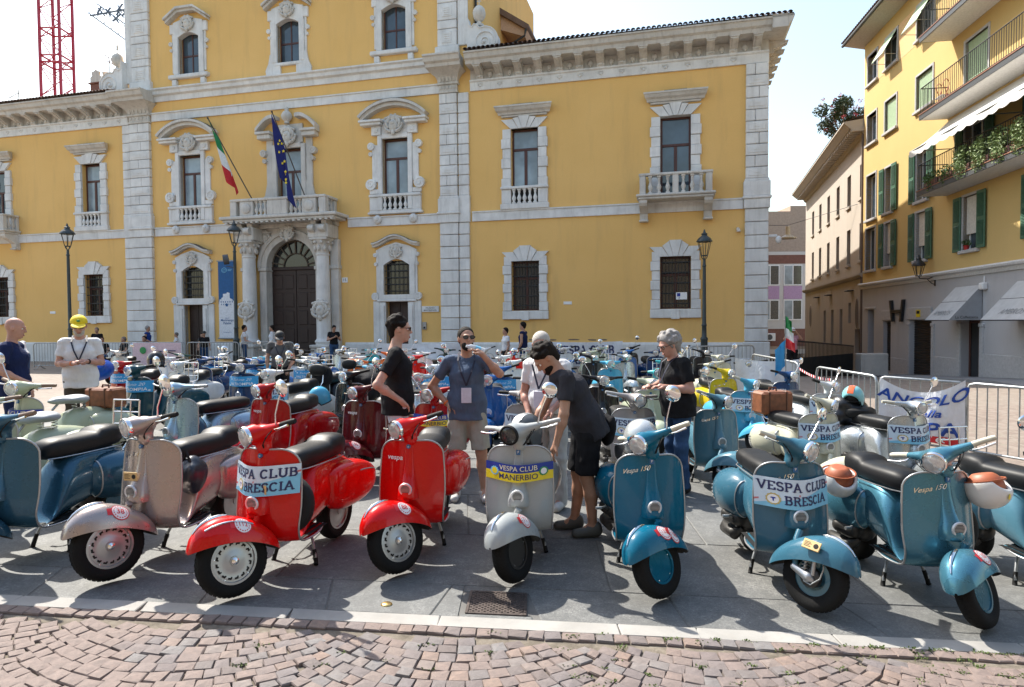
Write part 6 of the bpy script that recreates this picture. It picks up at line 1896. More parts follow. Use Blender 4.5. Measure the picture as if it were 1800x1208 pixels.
    # mirror
    def mirror(s):
        a = MB(); a.tube([(.262, s*.165, 1.0), (.27, s*.2, 1.07), (.255, s*.285, 1.2)], [.006, .005, .005], 7)
        b = MB(); Mx = T(.25, s*.3, 1.225) @ RZ(s*R(8)) @ RY(R(97)); b.lathe([(.02, .02), (.05, .012), (.058, .0), (.056, -.004)], 24, Mx)
        c = MB(); c.lathe([(.0555, -.0045), (0, -.0046)], 24, Mx)
        return a.mesh('mirror_stem', 60), b.mesh('mirror_shell', 50), c.mesh('mirror_glass')
    G['mirror_L'] = mirror(1); G['mirror_R'] = mirror(-1)
    # rear chrome rack
    m = MB()
    for y_ in (-.13, .13): m.tube([(-.6, y_, .7), (-.72, y_, .73), (-.74, y_, .76), (-.76, y_, 1.0)], .008, 7)
    for z_ in (.8, .9, 1.0): m.tube([(-.745 - (z_ - .78)*.06, -.13, z_), (-.745 - (z_ - .78)*.06, .13, z_)], .007, 7)
    for y_ in (-.045, .045): m.tube([(-.735, y_, .74), (-.755, y_, 1.0)], .006, 7)
    for x_ in (-.64, -.7): m.tube([(x_, -.13, .715), (x_, .13, .715)], .007, 7)
    m.tube([(-.55, -.12, .6), (-.68, -.13, .715)], .007, 6); m.tube([(-.55, .12, .6), (-.68, .13, .715)], .007, 6)
    G['rack'] = m.mesh('rack', 60)
    # padded backrest
    m = MB(); m.tube([(-.6, -.11, .68), (-.68, -.11, .76), (-.72, -.11, .98)], .009, 7); m.tube([(-.6, .11, .68), (-.68, .11, .76), (-.72, .11, .98)], .009, 7); G['backrest_frame'] = m.mesh('backrest_frame', 60)
    m = SDF(); m.ell((-.71, 0, .95), (.035, .15, .085), .01).cone((-.705, -.09, .93), (-.705, .09, .93), .055, .055, .03, (.6, 1, 1.3)); G['backrest_pad'] = m.mesh('backrest_pad', .01)
    # spare wheel behind the shield
    m = MB(); m.lathe([(.07, -.02), (.12, -.035), (.17, -.042), (.195, -.03), (.2, 0), (.195, .03), (.17, .042), (.12, .035), (.07, .02)], 30, T(.2, .11, .47) @ RY(R(80)) @ RZ(0)); G['spare_tyre'] = m.mesh('spare_tyre', 60)
    G['Rw'] = Rw
    return G

HORNM = plain('horn_silver', (.6, .61, .63), .28, .25, .05)
KIT = {True: sc_meshes(True, False), False: sc_meshes(False, True)}
HEAD_TOP = Vector((.285, 0, .90)); HEAD_DIR = Vector((.25, 0, -.62)).normalized()
STAND_LIFT = .022

def steer_matrix(a):
    return T(*HEAD_TOP) @ Matrix.Rotation(a, 4, -HEAD_DIR) @ T(*(-HEAD_TOP))

def shield_decal(V2, zc, yc=0.0, lift=.0035, extra=None):
    """wrap flat (y,z) art round the leg shield; art x runs to the viewer's right, i.e. to the scooter's left"""
    out = []
    for x, y in V2:
        py, pz = yc + x, zc + y
        pzc = min(pz, .85)
        p = legshield_S(py, pzc); n = legshield_N(py, min(pzc, .845))
        hw = nose_hw(pzc); q = 0
        if abs(py) < hw and pzc > .44: q = nose_p(pzc) * max(0, 1 - (py/hw)**2) ** .4
        if extra: q = extra(py, pz)
        out.append((p.x + n.x*lift + q, p.y + n.y*lift, pz))
    return out
def subdivide_rect(x0, x1, y0, y1, nx, ny):
    V = [(x0 + (x1-x0)*i/nx, y0 + (y1-y0)*j/ny) for i in range(nx + 1) for j in range(ny + 1)]
    Fc = [(i*(ny+1) + j, (i+1)*(ny+1) + j, (i+1)*(ny+1) + j + 1, i*(ny+1) + j + 1) for i in range(nx) for j in range(ny)]
    return V, Fc
def flat_extra(y, z):
    """a stiff plate lies tangent over the nose"""
    return .03 - .35 * abs(y) * .12

_BAN = {}
def banner_meshes(kind):
    """list of (name, mesh, material, is_base) for a club banner tied across the shield"""
    if kind in _BAN: return _BAN[kind]
    L = []
    ex = lambda y, z: .062 * (1 - smoothstep(.0, .21, abs(y))) + .003
    def piece(nm, V2, Fc, zc, mt, lift):
        m = MB(); m.add(shield_decal(V2, zc, 0, lift, ex), Fc); L.append((nm, m.mesh(nm, 60 if nm == 'banner' else None), mt))
    if kind == 'brescia':
        zc = .668; W_, H_ = .238, .096
        V, Fc = subdivide_rect(-W_, W_, -H_, H_, 16, 4); piece('banner', V, Fc, zc, LSKYP, .012)
        V, Fc = subdivide_rect(-W_, W_, -H_, H_, 16, 1); V = [(x, y if y < 0 else -H_ + .016 + (x + W_)*.24) for x, y in V]; piece('banner_ground', V, Fc, zc, SKYP, .0135)
        V, Fc, _w = serif_text2d('VESPA CLUB', .056, .19); V = [(x*.96 + .002, y + .046) for x, y in V]; piece('lettering', V, Fc, zc, NAVYP, .0155)
        V, Fc, _w = serif_text2d('BRESCIA', .055, .19); V = [(x*.95 + .062, y - .04) for x, y in V]; piece('lettering', V, Fc, zc, NAVYP, .0155)
        V = []; Fc = []
        for k, o in enumerate((0, .006)):
            b = len(V); V += [(-W_, -.06 + o), (.0, -.01 + o), (W_, .045 + o), (W_, .049 + o), (.0, -.006 + o), (-W_, -.056 + o)]; Fc += [(b, b+1, b+4, b+5), (b+1, b+2, b+3, b+4)]
        piece('stripe', V, Fc, zc, REDP, .0145)
        V = [(-.14 + .04*math.cos(a)*(1 if i % 2 else .88), -.04 + .04*math.sin(a)*(1 if i % 2 else .88)) for i, a in enumerate(np.linspace(0, 2*math.pi, 25)[:-1])]; piece('crest', V, [tuple(range(24))], zc, plain('gold_print', (.55, .42, .15), .4), .016)
        V = [(-.14 + .029*math.cos(a), -.04 + .029*math.sin(a)) for a in np.linspace(0, 2*math.pi, 17)[:-1]]; piece('crest_field', V, [tuple(range(16))], zc, WHITEP, .0168)
        V = [(-.14 + dx, -.04 + dy) for dx, dy in ((-.016, .006), (-.004, .002), (-.003, -.014), (.003, -.014), (.004, .002), (.016, .006), (.008, .012), (-.008, .012))]; piece('crest_eagle', V, [tuple(range(8))], zc, BLUEP, .0176)
    elif kind == 'manerbio':
        zc = .685; W_ = .238
        V, Fc = subdivide_rect(-W_, W_, 0, .058, 16, 2); piece('banner', V, Fc, zc, BLUEP, .012)
        V, Fc = subdivide_rect(-W_, W_, -.062, 0, 16, 2); piece('banner_ground', V, Fc, zc, YELP, .012)
        V, Fc = text_mesh2d('VESPA CLUB', .048, .006); V = [(x, y + .028) for x, y in V]; piece('lettering', V, Fc, zc, plain('cream_print', (.78, .72, .5), .4), .0145)
        V, Fc = text_mesh2d('MANERBIO', .054, .006); V = [(x*1.02, y - .031) for x, y in V]; piece('lettering', V, Fc, zc, NAVYP, .0145)
        for sx, mt in ((-.168, SKYP), (.172, GREENP)):
            V = [(sx + .033*math.cos(a)*(1 if i % 2 else .86), .0 + .033*math.sin(a)*(1 if i % 2 else .86)) for i, a in enumerate(np.linspace(0, 2*math.pi, 25)[:-1])]; piece('crest', V, [tuple(range(24))], zc, mt, .015)
            V = [(sx + .02*math.cos(a), .0 + .022*math.sin(a)) for a in np.linspace(0, 2*math.pi, 17)[:-1]]; piece('crest_field', V, [tuple(range(16))], zc, YELP if sx < 0 else WHITEP, .016)
    elif kind == 'valtrompia':
        zc = .74; W_ = .236
        V, Fc = subdivide_rect(-W_, W_, -.085, .075, 16, 3); piece('banner', V, Fc, zc, CYANP, .012)
        V, Fc = text_mesh2d('VALTROMPIA', .062, .006); V = [(x*.98, y - .045) for x, y in V]; piece('lettering', V, Fc, zc, WHITEP, .0145)
        V, Fc = text_mesh2d('Raduno 20', .06, .0, .3); V = [(x + .02, y + .025) for x, y in V]; piece('lettering', V, Fc, zc, LSKYP, .0145)
        for sx, sy in ((-.16, .03), (-.2, -.07), (.2, -.06), (-.19, .06)):
            V = [(sx + .014*math.cos(a), sy + .014*math.sin(a)) for a in np.linspace(0, 2*math.pi, 9)[:-1]]; piece('spot', V, [tuple(range(8))], zc, LSKYP, .0145)
    _BAN[kind] = L
    return L

_TAGM = {}
def tag_meshes(num, G):
    """round white entry sticker with red ring and number, on the left of the fender"""
    key = (num, id(G))
    if key in _TAGM: return _TAGM[key]
    fen = G['_fender']
    def put(V2, lift, x0=-.03, t0=.215, side=1):
        out = []
        for x, y in V2:
            xx = x0 - x; tt = t0 + y / .42
            if side < 0: xx = x0 + x; tt = 1 - (t0 + y / .42)
            p = fen(xx, tt); e = 1e-3
            n = (fen(xx + e, tt) - fen(xx - e, tt)).cross(fen(xx, tt + e) - fen(xx, tt - e)).normalized()
            if n.z < 0 and tt > .1: n = -n
            if n.y * (1 if side > 0 else -1) < 0: n = -n
            out.append(p + n * lift)
        return out
    def disc(r, n=20): return [(r*math.cos(a), r*math.sin(a)) for a in np.linspace(0, 2*math.pi, n + 1)[:-1]]
    L = []
    for side in (1,):
        m = MB(); V = disc(.056); m.add(put(V + [(0, 0)], .0025), [(i, (i+1) % 20, 20) for i in range(20)]); L.append(('sticker', m.mesh('sticker', 60), REDP))
        V, Fc = subdivide_rect(-.078, -.04, -.024, .024, 2, 2); m = MB(); m.add(put(V, .0022), Fc); L.append(('sticker_tab', m.mesh('sticker_tab', 60), REDP))
        m = MB(); V = disc(.05); m.add(put(V + [(0, 0)], .0032), [(i, (i+1) % 20, 20) for i in range(20)]); L.append(('sticker_face', m.mesh('sticker_face', 60), WHITEP))
        V, Fc = text_mesh2d(str(num),   .05 if len(str(num)) < 3 else .04, .012); m = MB(); m.add(put(V, .0042), Fc); L.append(('sticker_number', m.mesh('sticker_number'), REDP))
        m = MB(); V = []; Fc = []
        for k in range(16):
            a = k*2*math.pi/16 + .1; b = a + .2; o_ = len(V); V += [(.037*math.cos(a), .037*math.sin(a)), (.043*math.cos(a), .043*math.sin(a)), (.043*math.cos(b), .043*math.sin(b)), (.037*math.cos(b), .037*math.sin(b))]; Fc.append((o_, o_+1, o_+2, o_+3))
        m.add(put(V, .004), Fc); L.append(('sticker_text', m.mesh('sticker_text'), REDP))
    _TAGM[key] = L
    return L
_SCRIPT = {}
def shield_script(kind):
    if kind in _SCRIPT: return _SCRIPT[kind]
    if kind == 'vespa': V, Fc = text_mesh2d('vespa', .05, .012, .15); V = [(x*1.15 - .11, y) for x, y in V]; z = .735
    elif kind == 'script':
        V, Fc = text_mesh2d('Vespa 150', .045, .004, .45); V = [(x*.95 - .105, y + (x)*.22) for x, y in V]; z = .755
    else: V, Fc = text_mesh2d('Vespa Rally', .04, .004, .45); V = [(x*.95 - .11, y + x*.22) for x, y in V]; z = .75
    m = MB(); m.add(shield_decal(V, z, 0, .003), Fc)
    _SCRIPT[kind] = m.mesh('lettering')
    return _SCRIPT[kind]
def shield_badge(hexa):
    key = 'badge%d' % hexa
    if key in _SCRIPT: return _SCRIPT[key]
    if hexa: V = [(.017*math.sin(a), .017*math.cos(a)) for a in np.linspace(0, 2*math.pi, 7)[:-1]]
    else: V = [(-.014, -.019), (.014, -.019), (.014, .019), (-.014, .019)]
    m = MB(); n = len(V); A = shield_decal(V, .822, 0, .012); B = shield_decal(V, .822, 0, .0); m.add(A + B, [tuple(range(n))] + [((i+1) % n, i, i+n, (i+1) % n + n) for i in range(n)])
    _SCRIPT[key] = m.mesh('badge'); return _SCRIPT[key]
def badge_mark(hexa):
    key = 'mark%d' % hexa
    if key in _SCRIPT: return _SCRIPT[key]
    V, Fc = text_mesh2d('P' if not hexa else 'o', .024, .006); m = MB(); m.add(shield_decal(V, .822, 0, .0135), Fc)
    _SCRIPT[key] = m.mesh('badge_mark'); return _SCRIPT[key]

N_SC = [0]
def scooter(x, y, label, col, yaw=0, steer=0, rnd=True, wheel='drum', wheelcol=None, seat='two', banner=None, num=None, script=None, hexa=True, mirrors='', rack=False, backrest=False, spare=None,
            grip=None, seatm=None, detail=2, flash=False, z=None, group='parked scooters on the square', tyrem=None, lensm=None, name='scooter', louvre=True, sc=1.0, ref='wheel'):
    """place one scooter; (x, y) is the ground point below the front axle (or below the shield), yaw turns it from facing the camera"""
    G = KIT[rnd]
    ax = .60
    zg = gz(x, y)
    S = steer_matrix(steer)
    rp = (S @ Vector((ax, 0, 0))) if ref == 'wheel' else Vector((.3, 0, 0))
    M = T(x, y, zg if z is None else z) @ RZ(R(-90) + yaw) @ T(-rp.x, -rp.y, STAND_LIFT) @ Matrix.Diagonal((sc, sc, sc, 1))
    E_ = empty(name, M, label, 'scooter', group)
    AX = S @ T(ax, 0, G['Rw'])
    grip = grip or RUBBER; seatm = seatm or VINYL
    L = lambda nm, key, mt, par=E_, Mx=None: link(nm, G[key] if isinstance(key, str) else key, mt, par, Mx)
    L('body', 'body', col); ls = L('leg_shield', 'leg_shield', col); L('shield_trim', 'shield_trim', ALU, ls)
    L('steering_column_cover', 'steering_column_cover', col)
    for nm in 'LR':
        c = L('cowl', 'cowl_' + nm, col)
        if detail > 0:
            if rnd:
                L('cowl_trim', 'cowl_trim_' + nm, ALU, c)
                if louvre and nm == 'R': L('louvre', 'louvre_' + nm, ALU, c)
            elif detail > 1: L('cowl_flash', 'cowl_flash_' + nm, ALU, c)
    if seat == 'saddle': L('saddle', 'saddle', seatm); L('saddle_springs', 'saddle_springs', STEEL)
    else:
        s_ = L('seat', 'seat_' + seat, seatm)
        if detail > 1: L('seat_trim', 'seat_trim', ALU, s_)
    L('fender', 'fender', col, Mx=AX)
    hs_ = L('headset', 'headset', col, Mx=S)
    lr = L('headlamp', 'lamp_ring', CHROME if not lensm else RUBBER, Mx=S); L('lens', 'lamp_lens', lensm or LENS, lr)
    for nm in 'LR': L('grip', 'grip_' + nm, grip, Mx=S)
    Wm = G['wheel_' + wheel]
    wc = wheelcol or (ALU if wheel == 'slot' else col)
    for fr in (1, 0):
        if not fr and detail == 0: pass
        Mw = AX if fr else T(-.6, 0, G['Rw'] - (.0 if fr else STAND_LIFT))
        w_ = L('wheel', Wm['rim'], wc, Mx=Mw)
        L('tyre', Wm['tyre'], tyrem or TYRE, w_)
        if detail > 0 and fr:
            if detail > 1: L('tread', Wm['tread'], tyrem or TYRE, w_)
            if 'slots' in Wm: L('slots', Wm['slots'], DARK, w_)
            L('nuts', Wm['nuts'], CHROME, w_)
    if detail > 0:
        h_ = L('horn', 'horn_badge', HORNM)
        if detail > 1: L('horn_grille', 'horn_grille', LEAD, h_)
        L('fork', 'fork', col, Mx=AX); L('link_cover', 'link_cover', ALU, Mx=AX); L('damper', 'damper', ALU, Mx=AX)
        if detail > 1:
            L('spring', 'spring', STEEL, Mx=AX); L('brake_drum', 'brake_drum', ENGINE, Mx=AX); L('brake_cable', 'brake_cable', STEEL, Mx=AX)
            L('fender_lining', 'fender_lining', ENGINE, Mx=AX); L('shield_lining', 'shield_lining', col)
            L('lamp_ribs', 'lamp_ribs', lensm or LENS, lr)
            for nm in 'LR': L('lever', 'lever_' + nm, CHROME, Mx=S); L('floor_runner', 'floor_runner_' + nm, RUBBER)
            L('kickstart', 'kickstart', STEEL); L('cables', 'cables', RUBBER, Mx=S)
        L('centre_stand', 'centre_stand', STEEL, Mx=T(0, 0, -STAND_LIFT)); L('stand_foot', 'stand_feet', RUBBER, Mx=T(0, 0, -STAND_LIFT))
        L('engine', 'engine', ENGINE); L('exhaust', 'exhaust', ENGINE)
        b_ = link('badge', shield_badge(hexa), plain('badge_blue', (.03, .13, .30), .3), E_)
        if detail > 1: link('badge_mark', badge_mark(hexa), WHITEP, b_)
    if flash: L('fender_flash', 'fender_flash', CHROME, Mx=AX)
    if detail > 1: L('fender_crest', 'fender_crest', CHROME, Mx=AX)
    if script: link('lettering', shield_script(script), CHROME if script != 'vespa' else WHITEP, E_)
    if banner:
        base = None
        for nm, me, mt in banner_meshes(banner):
            o_ = link(nm, me, mt, base or E_)
            if base is None: base = o_
    if num:
        base = None
        for nm, me, mt in tag_meshes(num, G):
            o_ = link(nm, me, mt, base or E_, AX if base is None else None)
            if base is None: base = o_
    for c_ in mirrors:
        a, b, g = G['mirror_' + c_]
        o_ = link('mirror', b, CHROME, E_, S); link('mirror_stem', a, CHROME, o_); link('mirror_glass', g, MIRROR, o_)
    if rack: L('rack', 'rack', CHROME)
    if backrest: o_ = L('backrest', 'backrest_pad', VINYL); L('backrest_frame', 'backrest_frame', CHROME, o_)
    if spare is not None: L('spare_wheel', 'spare_tyre', spare)
    N_SC[0] += 1
    return E_, M, S
# ------------------------------------------------------------------ the scooters of the rally
RED = paint('red_enamel', (.60, .004, .003)); RED2 = paint('deep_red_enamel', (.40, .003, .006)); MAROON = paint('maroon_enamel', (.085, .006, .009))
SLATE = paint('slate_blue_metallic', (.03, .10, .16), .4); BEIGE = paint('beige_metallic', (.40, .335, .31), .55); GREY = paint('light_grey_enamel', (.37, .39, .385))
TEAL = paint('teal_enamel', (.003, .115, .195)); STEELB = paint('steel_blue_enamel', (.04, .13, .19)); TEALM = paint('teal_blue_metallic', (.065, .20, .275), .45)
MINT = paint('pale_green_enamel', (.40, .44, .32)); ICE = paint('ice_blue_metallic', (.30, .42, .50), .6); GREIGE = paint('warm_grey_enamel', (.34, .315, .30)); STEELB2 = paint('grey_blue_enamel', (.085, .205, .27))
CREAM = paint('cream_enamel', (.56, .545, .42)); SILV = paint('silver_metallic', (.46, .49, .50), .6); LBLUE = paint('sky_blue_enamel', (.07, .36, .54)); YELLOW = paint('yellow_enamel', (.62, .45, .015)); DBLUE = paint('dark_blue_enamel', (.008, .04, .12))
WHITE = paint('white_enamel', (.68, .70, .69)); BLACKP = paint('black_enamel', (.012, .012, .014)); ORANGE = paint('orange_enamel', (.62, .13, .02)); GREEND = paint('dark_green_enamel', (.02, .07, .065)); BLUE = paint('blue_enamel', (.01, .09, .30)); TEALD = paint('dark_teal_enamel', (.01, .055, .075)); TURQ = paint('turquoise_enamel', (.05, .38, .42))
IVG = plain('ivory_grip', (.55, .52, .42), .5); BROWNG = plain('brown_grip', (.20, .13, .09), .6); GREYG = plain('grey_grip', (.4, .4, .39), .5); BLACKW = plain('black_wheel_paint', (.02, .02, .02), .35)
GREYV = plain('grey_vinyl', (.09, .1, .11), .42, scale=30, bump=.12); PADV = plain('pale_saddle_pad', (.32, .34, .35), .5)
FRONT = 'scooters of the front row'; SECOND = 'scooters of the second row'
d = R
# front row
s0 = scooter(-3.5, 4.41, 'slate blue scooter cut by the left picture edge in the front row', SLATE, d(-14), d(-20), True, 'drum', SLATE, 'two', grip=BROWNG, rack=True, group=FRONT, louvre=False, ref='shield')
s1 = scooter(-2.62, 4.18, 'beige metallic scooter numbered 38 with silver slotted wheels', BEIGE, d(-14), d(-24), False, 'slot', seat='two', num=38, script='rally', mirrors='L', group=FRONT, spare=None)
s2 = scooter(-1.72, 3.98, 'bright red scooter numbered 112 with a pale blue club banner', RED, d(-15), d(-31), False, 'slot', seat='two', banner='brescia', num=112, mirrors='L', flash=True, group=FRONT, spare=RUBBER)
s3 = scooter(-.77, 4.43, 'bright red scooter numbered 88 with plain leg shield and blue fender stripes', RED, d(-7), d(-38), False, 'slot', seat='two', num=88, script='vespa', group=FRONT)
s4 = scooter(.03, 4.33, 'light grey scooter with black wheel and blue and yellow club banner', GREY, d(-6), d(-27), True, 'drum', BLACKW, 'flat', banner='manerbio', num=71, mirrors='L', hexa=False, group=FRONT, grip=GREYG, lensm=GLASS_D, louvre=False)
s5 = scooter(.99, 4.14, 'teal scooter with two round entry stickers 133 and 100', TEAL, d(0), d(-52), True, 'drum', TEAL, 'flat', num=133, script='script', mirrors='L', hexa=False, group=FRONT, grip=IVG)
s6 = scooter(1.84, 4.0, 'steel blue scooter with pale blue club banner and wooden tag on its fender', STEELB, d(-2), d(40), True, 'drum', STEELB, 'flat', banner='brescia', script='script', mirrors='L', hexa=False, group=FRONT, grip=IVG)
s7 = scooter(2.86, 3.84, 'teal blue metallic scooter numbered 10 with two white helmets', TEALM, d(6), d(-60), True, 'drum', TEALM, 'two', num=10, script='script', mirrors='', hexa=False, group=FRONT, grip=IVG, spare=RUBBER)
s8 = scooter(3.86, 3.95, 'grey blue scooter at the right picture edge with mirror and chrome rack', STEELB2, d(10), d(-20), True, 'drum', None, 'two', mirrors='R', rack=True, group=FRONT)
# second row
scooter(-4.3, 5.25, 'pale green scooter behind the slate blue one, half out of the picture', MINT, d(-10), d(-10), True, 'drum', None, 'saddle', seatm=PADV, group=SECOND, grip=BROWNG, ref='shield')
g1 = scooter(-4.95, 6.50, 'pale green scooter with a blue banner, sprung saddle and brown suitcase', MINT, d(-24), d(15), True, 'drum', None, 'saddle', seatm=PADV, mirrors='R', banner='manerbio', group=SECOND, grip=BROWNG, hexa=False, ref='shield')
scooter(-3.52, 6.75, 'ice blue metallic scooter with a six-sided headlamp and long black seat', ICE, d(-24), d(8), True, 'drum', None, 'flat', mirrors='R', group=SECOND, spare=paint('blue_cover', (.02, .06, .1)), grip=STEEL, louvre=False, ref='shield')
scooter(-2.62, 6.87, 'red scooter behind the one numbered 112, with a plain leg shield', RED2, d(-13), d(-30), False, 'slot', None, 'two', script='vespa', mirrors='L', num=150, group=SECOND, ref='shield')
scooter(-1.62, 6.94, 'maroon scooter with silver slotted wheels beside the man in black', MAROON, d(-10), d(-32), False, 'slot', None, 'two', script='vespa', mirrors='L', num=96, group=SECOND, ref='shield')
scooter(-.84, 6.92, 'red scooter with blue and yellow banner behind the man drinking', RED2, d(-6), d(-25), False, 'slot', None, 'two', banner='manerbio', mirrors='R', group=SECOND, ref='shield')
scooter(.16, 7.03, 'grey scooter with a club banner behind the black and white helmet', GREIGE, d(0), d(-10), True, 'drum', None, 'flat', banner='brescia', group=SECOND, louvre=False, ref='shield')
gb = scooter(1.31, 6.94, 'warm grey scooter with club banner in front of the curly haired man', GREIGE, d(2), d(18), False, 'drum', None, 'flat', banner='brescia', group=SECOND, grip=GREYG, ref='shield')
scooter(2.24, 7.04, 'grey blue scooter with a large round mirror and bare leg shield', STEELB2, d(4), d(38), True, 'drum', None, 'flat', script='script', mirrors='R', hexa=False, group=SECOND, grip=GREYG, ref='shield')
c1 = scooter(3.33, 6.92, 'cream scooter with club banner, black saddle seat and brown suitcase', CREAM, d(10), d(38), True, 'drum', None, 'flat', banner='brescia', mirrors='L', hexa=False, group=SECOND, grip=IVG, ref='shield')
sv = scooter(4.32, 6.96, 'silver scooter with club banner carrying a pale blue and orange helmet', SILV, d(8), d(5), True, 'drum', None, 'flat', banner='brescia', mirrors='L', hexa=False, group=SECOND, grip=IVG, ref='shield')
# third and fourth rows
TH = 'scooters in the middle rows'
def mid(x, y, label, col, **k):
    k.setdefault('detail', 1); k.setdefault('group', TH)
    return scooter(x, y, label, col, k.pop('yaw', d(random.uniform(-8, 4))), k.pop('steer', d(random.uniform(-35, 15))), k.pop('rnd', random.random() < .5), k.pop('wheel', 'drum'), ref='shield', **k)
wb = mid(-3.35, 8.96, 'white scooter with club banner and black padded backrest', WHITE, banner='brescia', backrest=True, rnd=False, yaw=d(-22), mirrors='L')
mid(-2.25, 8.9, 'dark scooter heaped with black bags behind the maroon scooter', BLACKP, rack=True, yaw=d(-14))
mid(-1.3, 8.87, 'pale grey scooter with wide silver handlebars behind the man in black', SILV, yaw=d(-5), steer=d(12), mirrors='L')
mid(-.32, 8.87, 'blue scooter standing just behind the drinking man', BLUE, yaw=d(-4), rnd=True, steer=d(-5))
mid(.32, 8.93, 'dark teal scooter with white script beside the white-haired man', TEALD, yaw=d(0), steer=d(-10), script='vespa')
mid(1.28, 9.2, 'black scooter with a bare round headlamp behind the bending man', BLACKP, rnd=True, steer=d(10), mirrors='R')
mid(3.33, 9.12, 'sky blue scooter with club banner beside the brown suitcase', LBLUE, banner='brescia', rnd=True, steer=d(38), hexa=False, grip=IVG, yaw=d(6))
mid(4.4, 8.99, 'white scooter with club banner and folding rack behind the cream one', WHITE, banner='brescia', rnd=True, steer=d(30), mirrors='L', yaw=d(10), hexa=False)
mid(-5.3, 9.1, 'dark teal scooter with a black helmet on its seat and blue banner', TEALD, banner='valtrompia', yaw=d(-16), rack=True)
mid(-6.6, 10.9, 'red scooter with a blue club banner behind the man in the yellow cap', RED2, banner='valtrompia', yaw=d(-8), steer=d(-5), rnd=False)
mid(-4.35, 10.4, 'dark blue scooter with a bright blue banner and big headlamp', DBLUE, banner='valtrompia', yaw=d(-6), steer=d(12), mirrors='R')
mid(-3.3, 10.8, 'black scooter with a chrome rack and padded backrest beside the blue banner', BLACKP, backrest=True, yaw=d(-20))
mid(-.18, 10.55, 'blue scooter with a blue banner facing the gap behind the drinking man', BLUE, banner='valtrompia', steer=d(-30), mirrors='L', rnd=False)
mid(3.56, 10.8, 'yellow scooter with white script by the draped white cloth', YELLOW, script='script', steer=d(30), rnd=True, yaw=d(6))
mid(4.48, 10.5, 'dark blue scooter carrying a small flag on a thin pole', DBLUE, script='vespa', steer=d(20), rnd=False, yaw=d(8), mirrors='L')
mid(2.45, 10.7, 'turquoise scooter with a blue bag behind the curly haired man', TURQ, yaw=d(4), rnd=True)
mid(1.9, 8.9, 'pale green scooter half hidden behind the curly haired man', MINT, steer=d(15))
mid(-2.3, 10.7, 'light blue scooter with an open blue helmet on its handlebar', LBLUE, banner='valtrompia', steer=d(-10))
mid(-1.3, 10.9, 'white scooter with a blue banner between two men', WHITE, banner='valtrompia', rnd=False)
mid(.75, 10.7, 'cream scooter with its headlamp low on the shield near the white-haired man', CREAM, steer=d(5), mirrors='L')
mid(-5.5, 10.7, 'white scooter with a black helmet by the dark teal one', WHITE, rnd=False, mirrors='R')
# far rows, towards the palazzo
FAR = 'scooters in the far rows'
rr = random.Random(21)
ORD = ['first', 'second', 'third', 'fourth', 'fifth', 'sixth', 'seventh', 'eighth', 'ninth', 'tenth', 'eleventh', 'twelfth', 'thirteenth', 'fourteenth', 'fifteenth']
cols = {'white': WHITE, 'sky blue': LBLUE, 'blue': BLUE, 'cream': CREAM, 'red': RED, 'black': BLACKP, 'orange': ORANGE, 'dark green': GREEND, 'silver': SILV, 'pale green': MINT, 'turquoise': TURQ, 'dark blue': DBLUE}
rowspec = [
    (12.45, 'in the fifth row from the kerb', [(-6.0, 'dark blue'), (-5.0, 'blue*'), (-4.0, 'white*'), (-3.0, 'orange'), (-2.0, 'white'), (-1.0, 'black'), (0.0, 'white'), (1.0, 'blue'), (2.0, 'sky blue'), (2.95, 'turquoise'), (3.75, 'cream'), (4.7, 'black')]),
    (14.3, 'in the third row from the palazzo', [(-7.6, 'white'), (-6.5, 'blue*'), (-5.5, 'sky blue*'), (-4.4, 'white'), (-3.4, 'white'), (-2.2, 'red'), (-1.2, 'red'), (-.2, 'white'), (.7, 'cream'), (1.7, 'black'), (2.6, 'silver'), (3.6, 'black'), (4.6, 'cream')]),
    (16.3, 'in the second row from the palazzo', [(-8.5, 'dark green'), (-7.2, 'silver'), (-6.0, 'white*'), (-5.0, 'blue*'), (-4.1, 'white*'), (-3.1, 'orange'), (-2.2, 'white'), (-1.1, 'black'), (.0, 'red'), (1.0, 'dark blue'), (2.0, 'pale green'), (2.9, 'blue'), (3.7, 'dark blue'), (4.9, 'black')]),
    (18.6, 'in the row nearest the palazzo', [(-12.2, 'red'), (-11.2, 'silver'), (-7.0, 'white'), (-6.0, 'black'), (-5.0, 'silver'), (-4.0, 'turquoise'), (-3.0, 'white'), (-1.9, 'dark green'), (-.8, 'white'), (.4, 'cream'), (1.4, 'white'), (2.4, 'pale green'), (3.5, 'black'), (4.8, 'silver')]),
]
for Y_, where, L_ in rowspec:
    for i, (x_, cn) in enumerate(L_):
        bn_ = cn.endswith('*'); cn = cn.rstrip('*')
        scooter(x_ + rr.uniform(-.12, .12), Y_ + rr.uniform(-.2, .2), '%s scooter, %s from the left %s' % (cn, ORD[i], where), cols[cn], d(rr.uniform(-14, 10)), d(rr.uniform(-40, 30)), rr.random() < .5, 'drum', seat=rr.choice(['two', 'flat']), banner='valtrompia' if bn_ else None,
                mirrors=rr.choice(['L', '', 'R', '', '']), detail=0 if Y_ > 15 else 1, group=FAR, ref='shield', rack=rr.random() < .2, hexa=True)
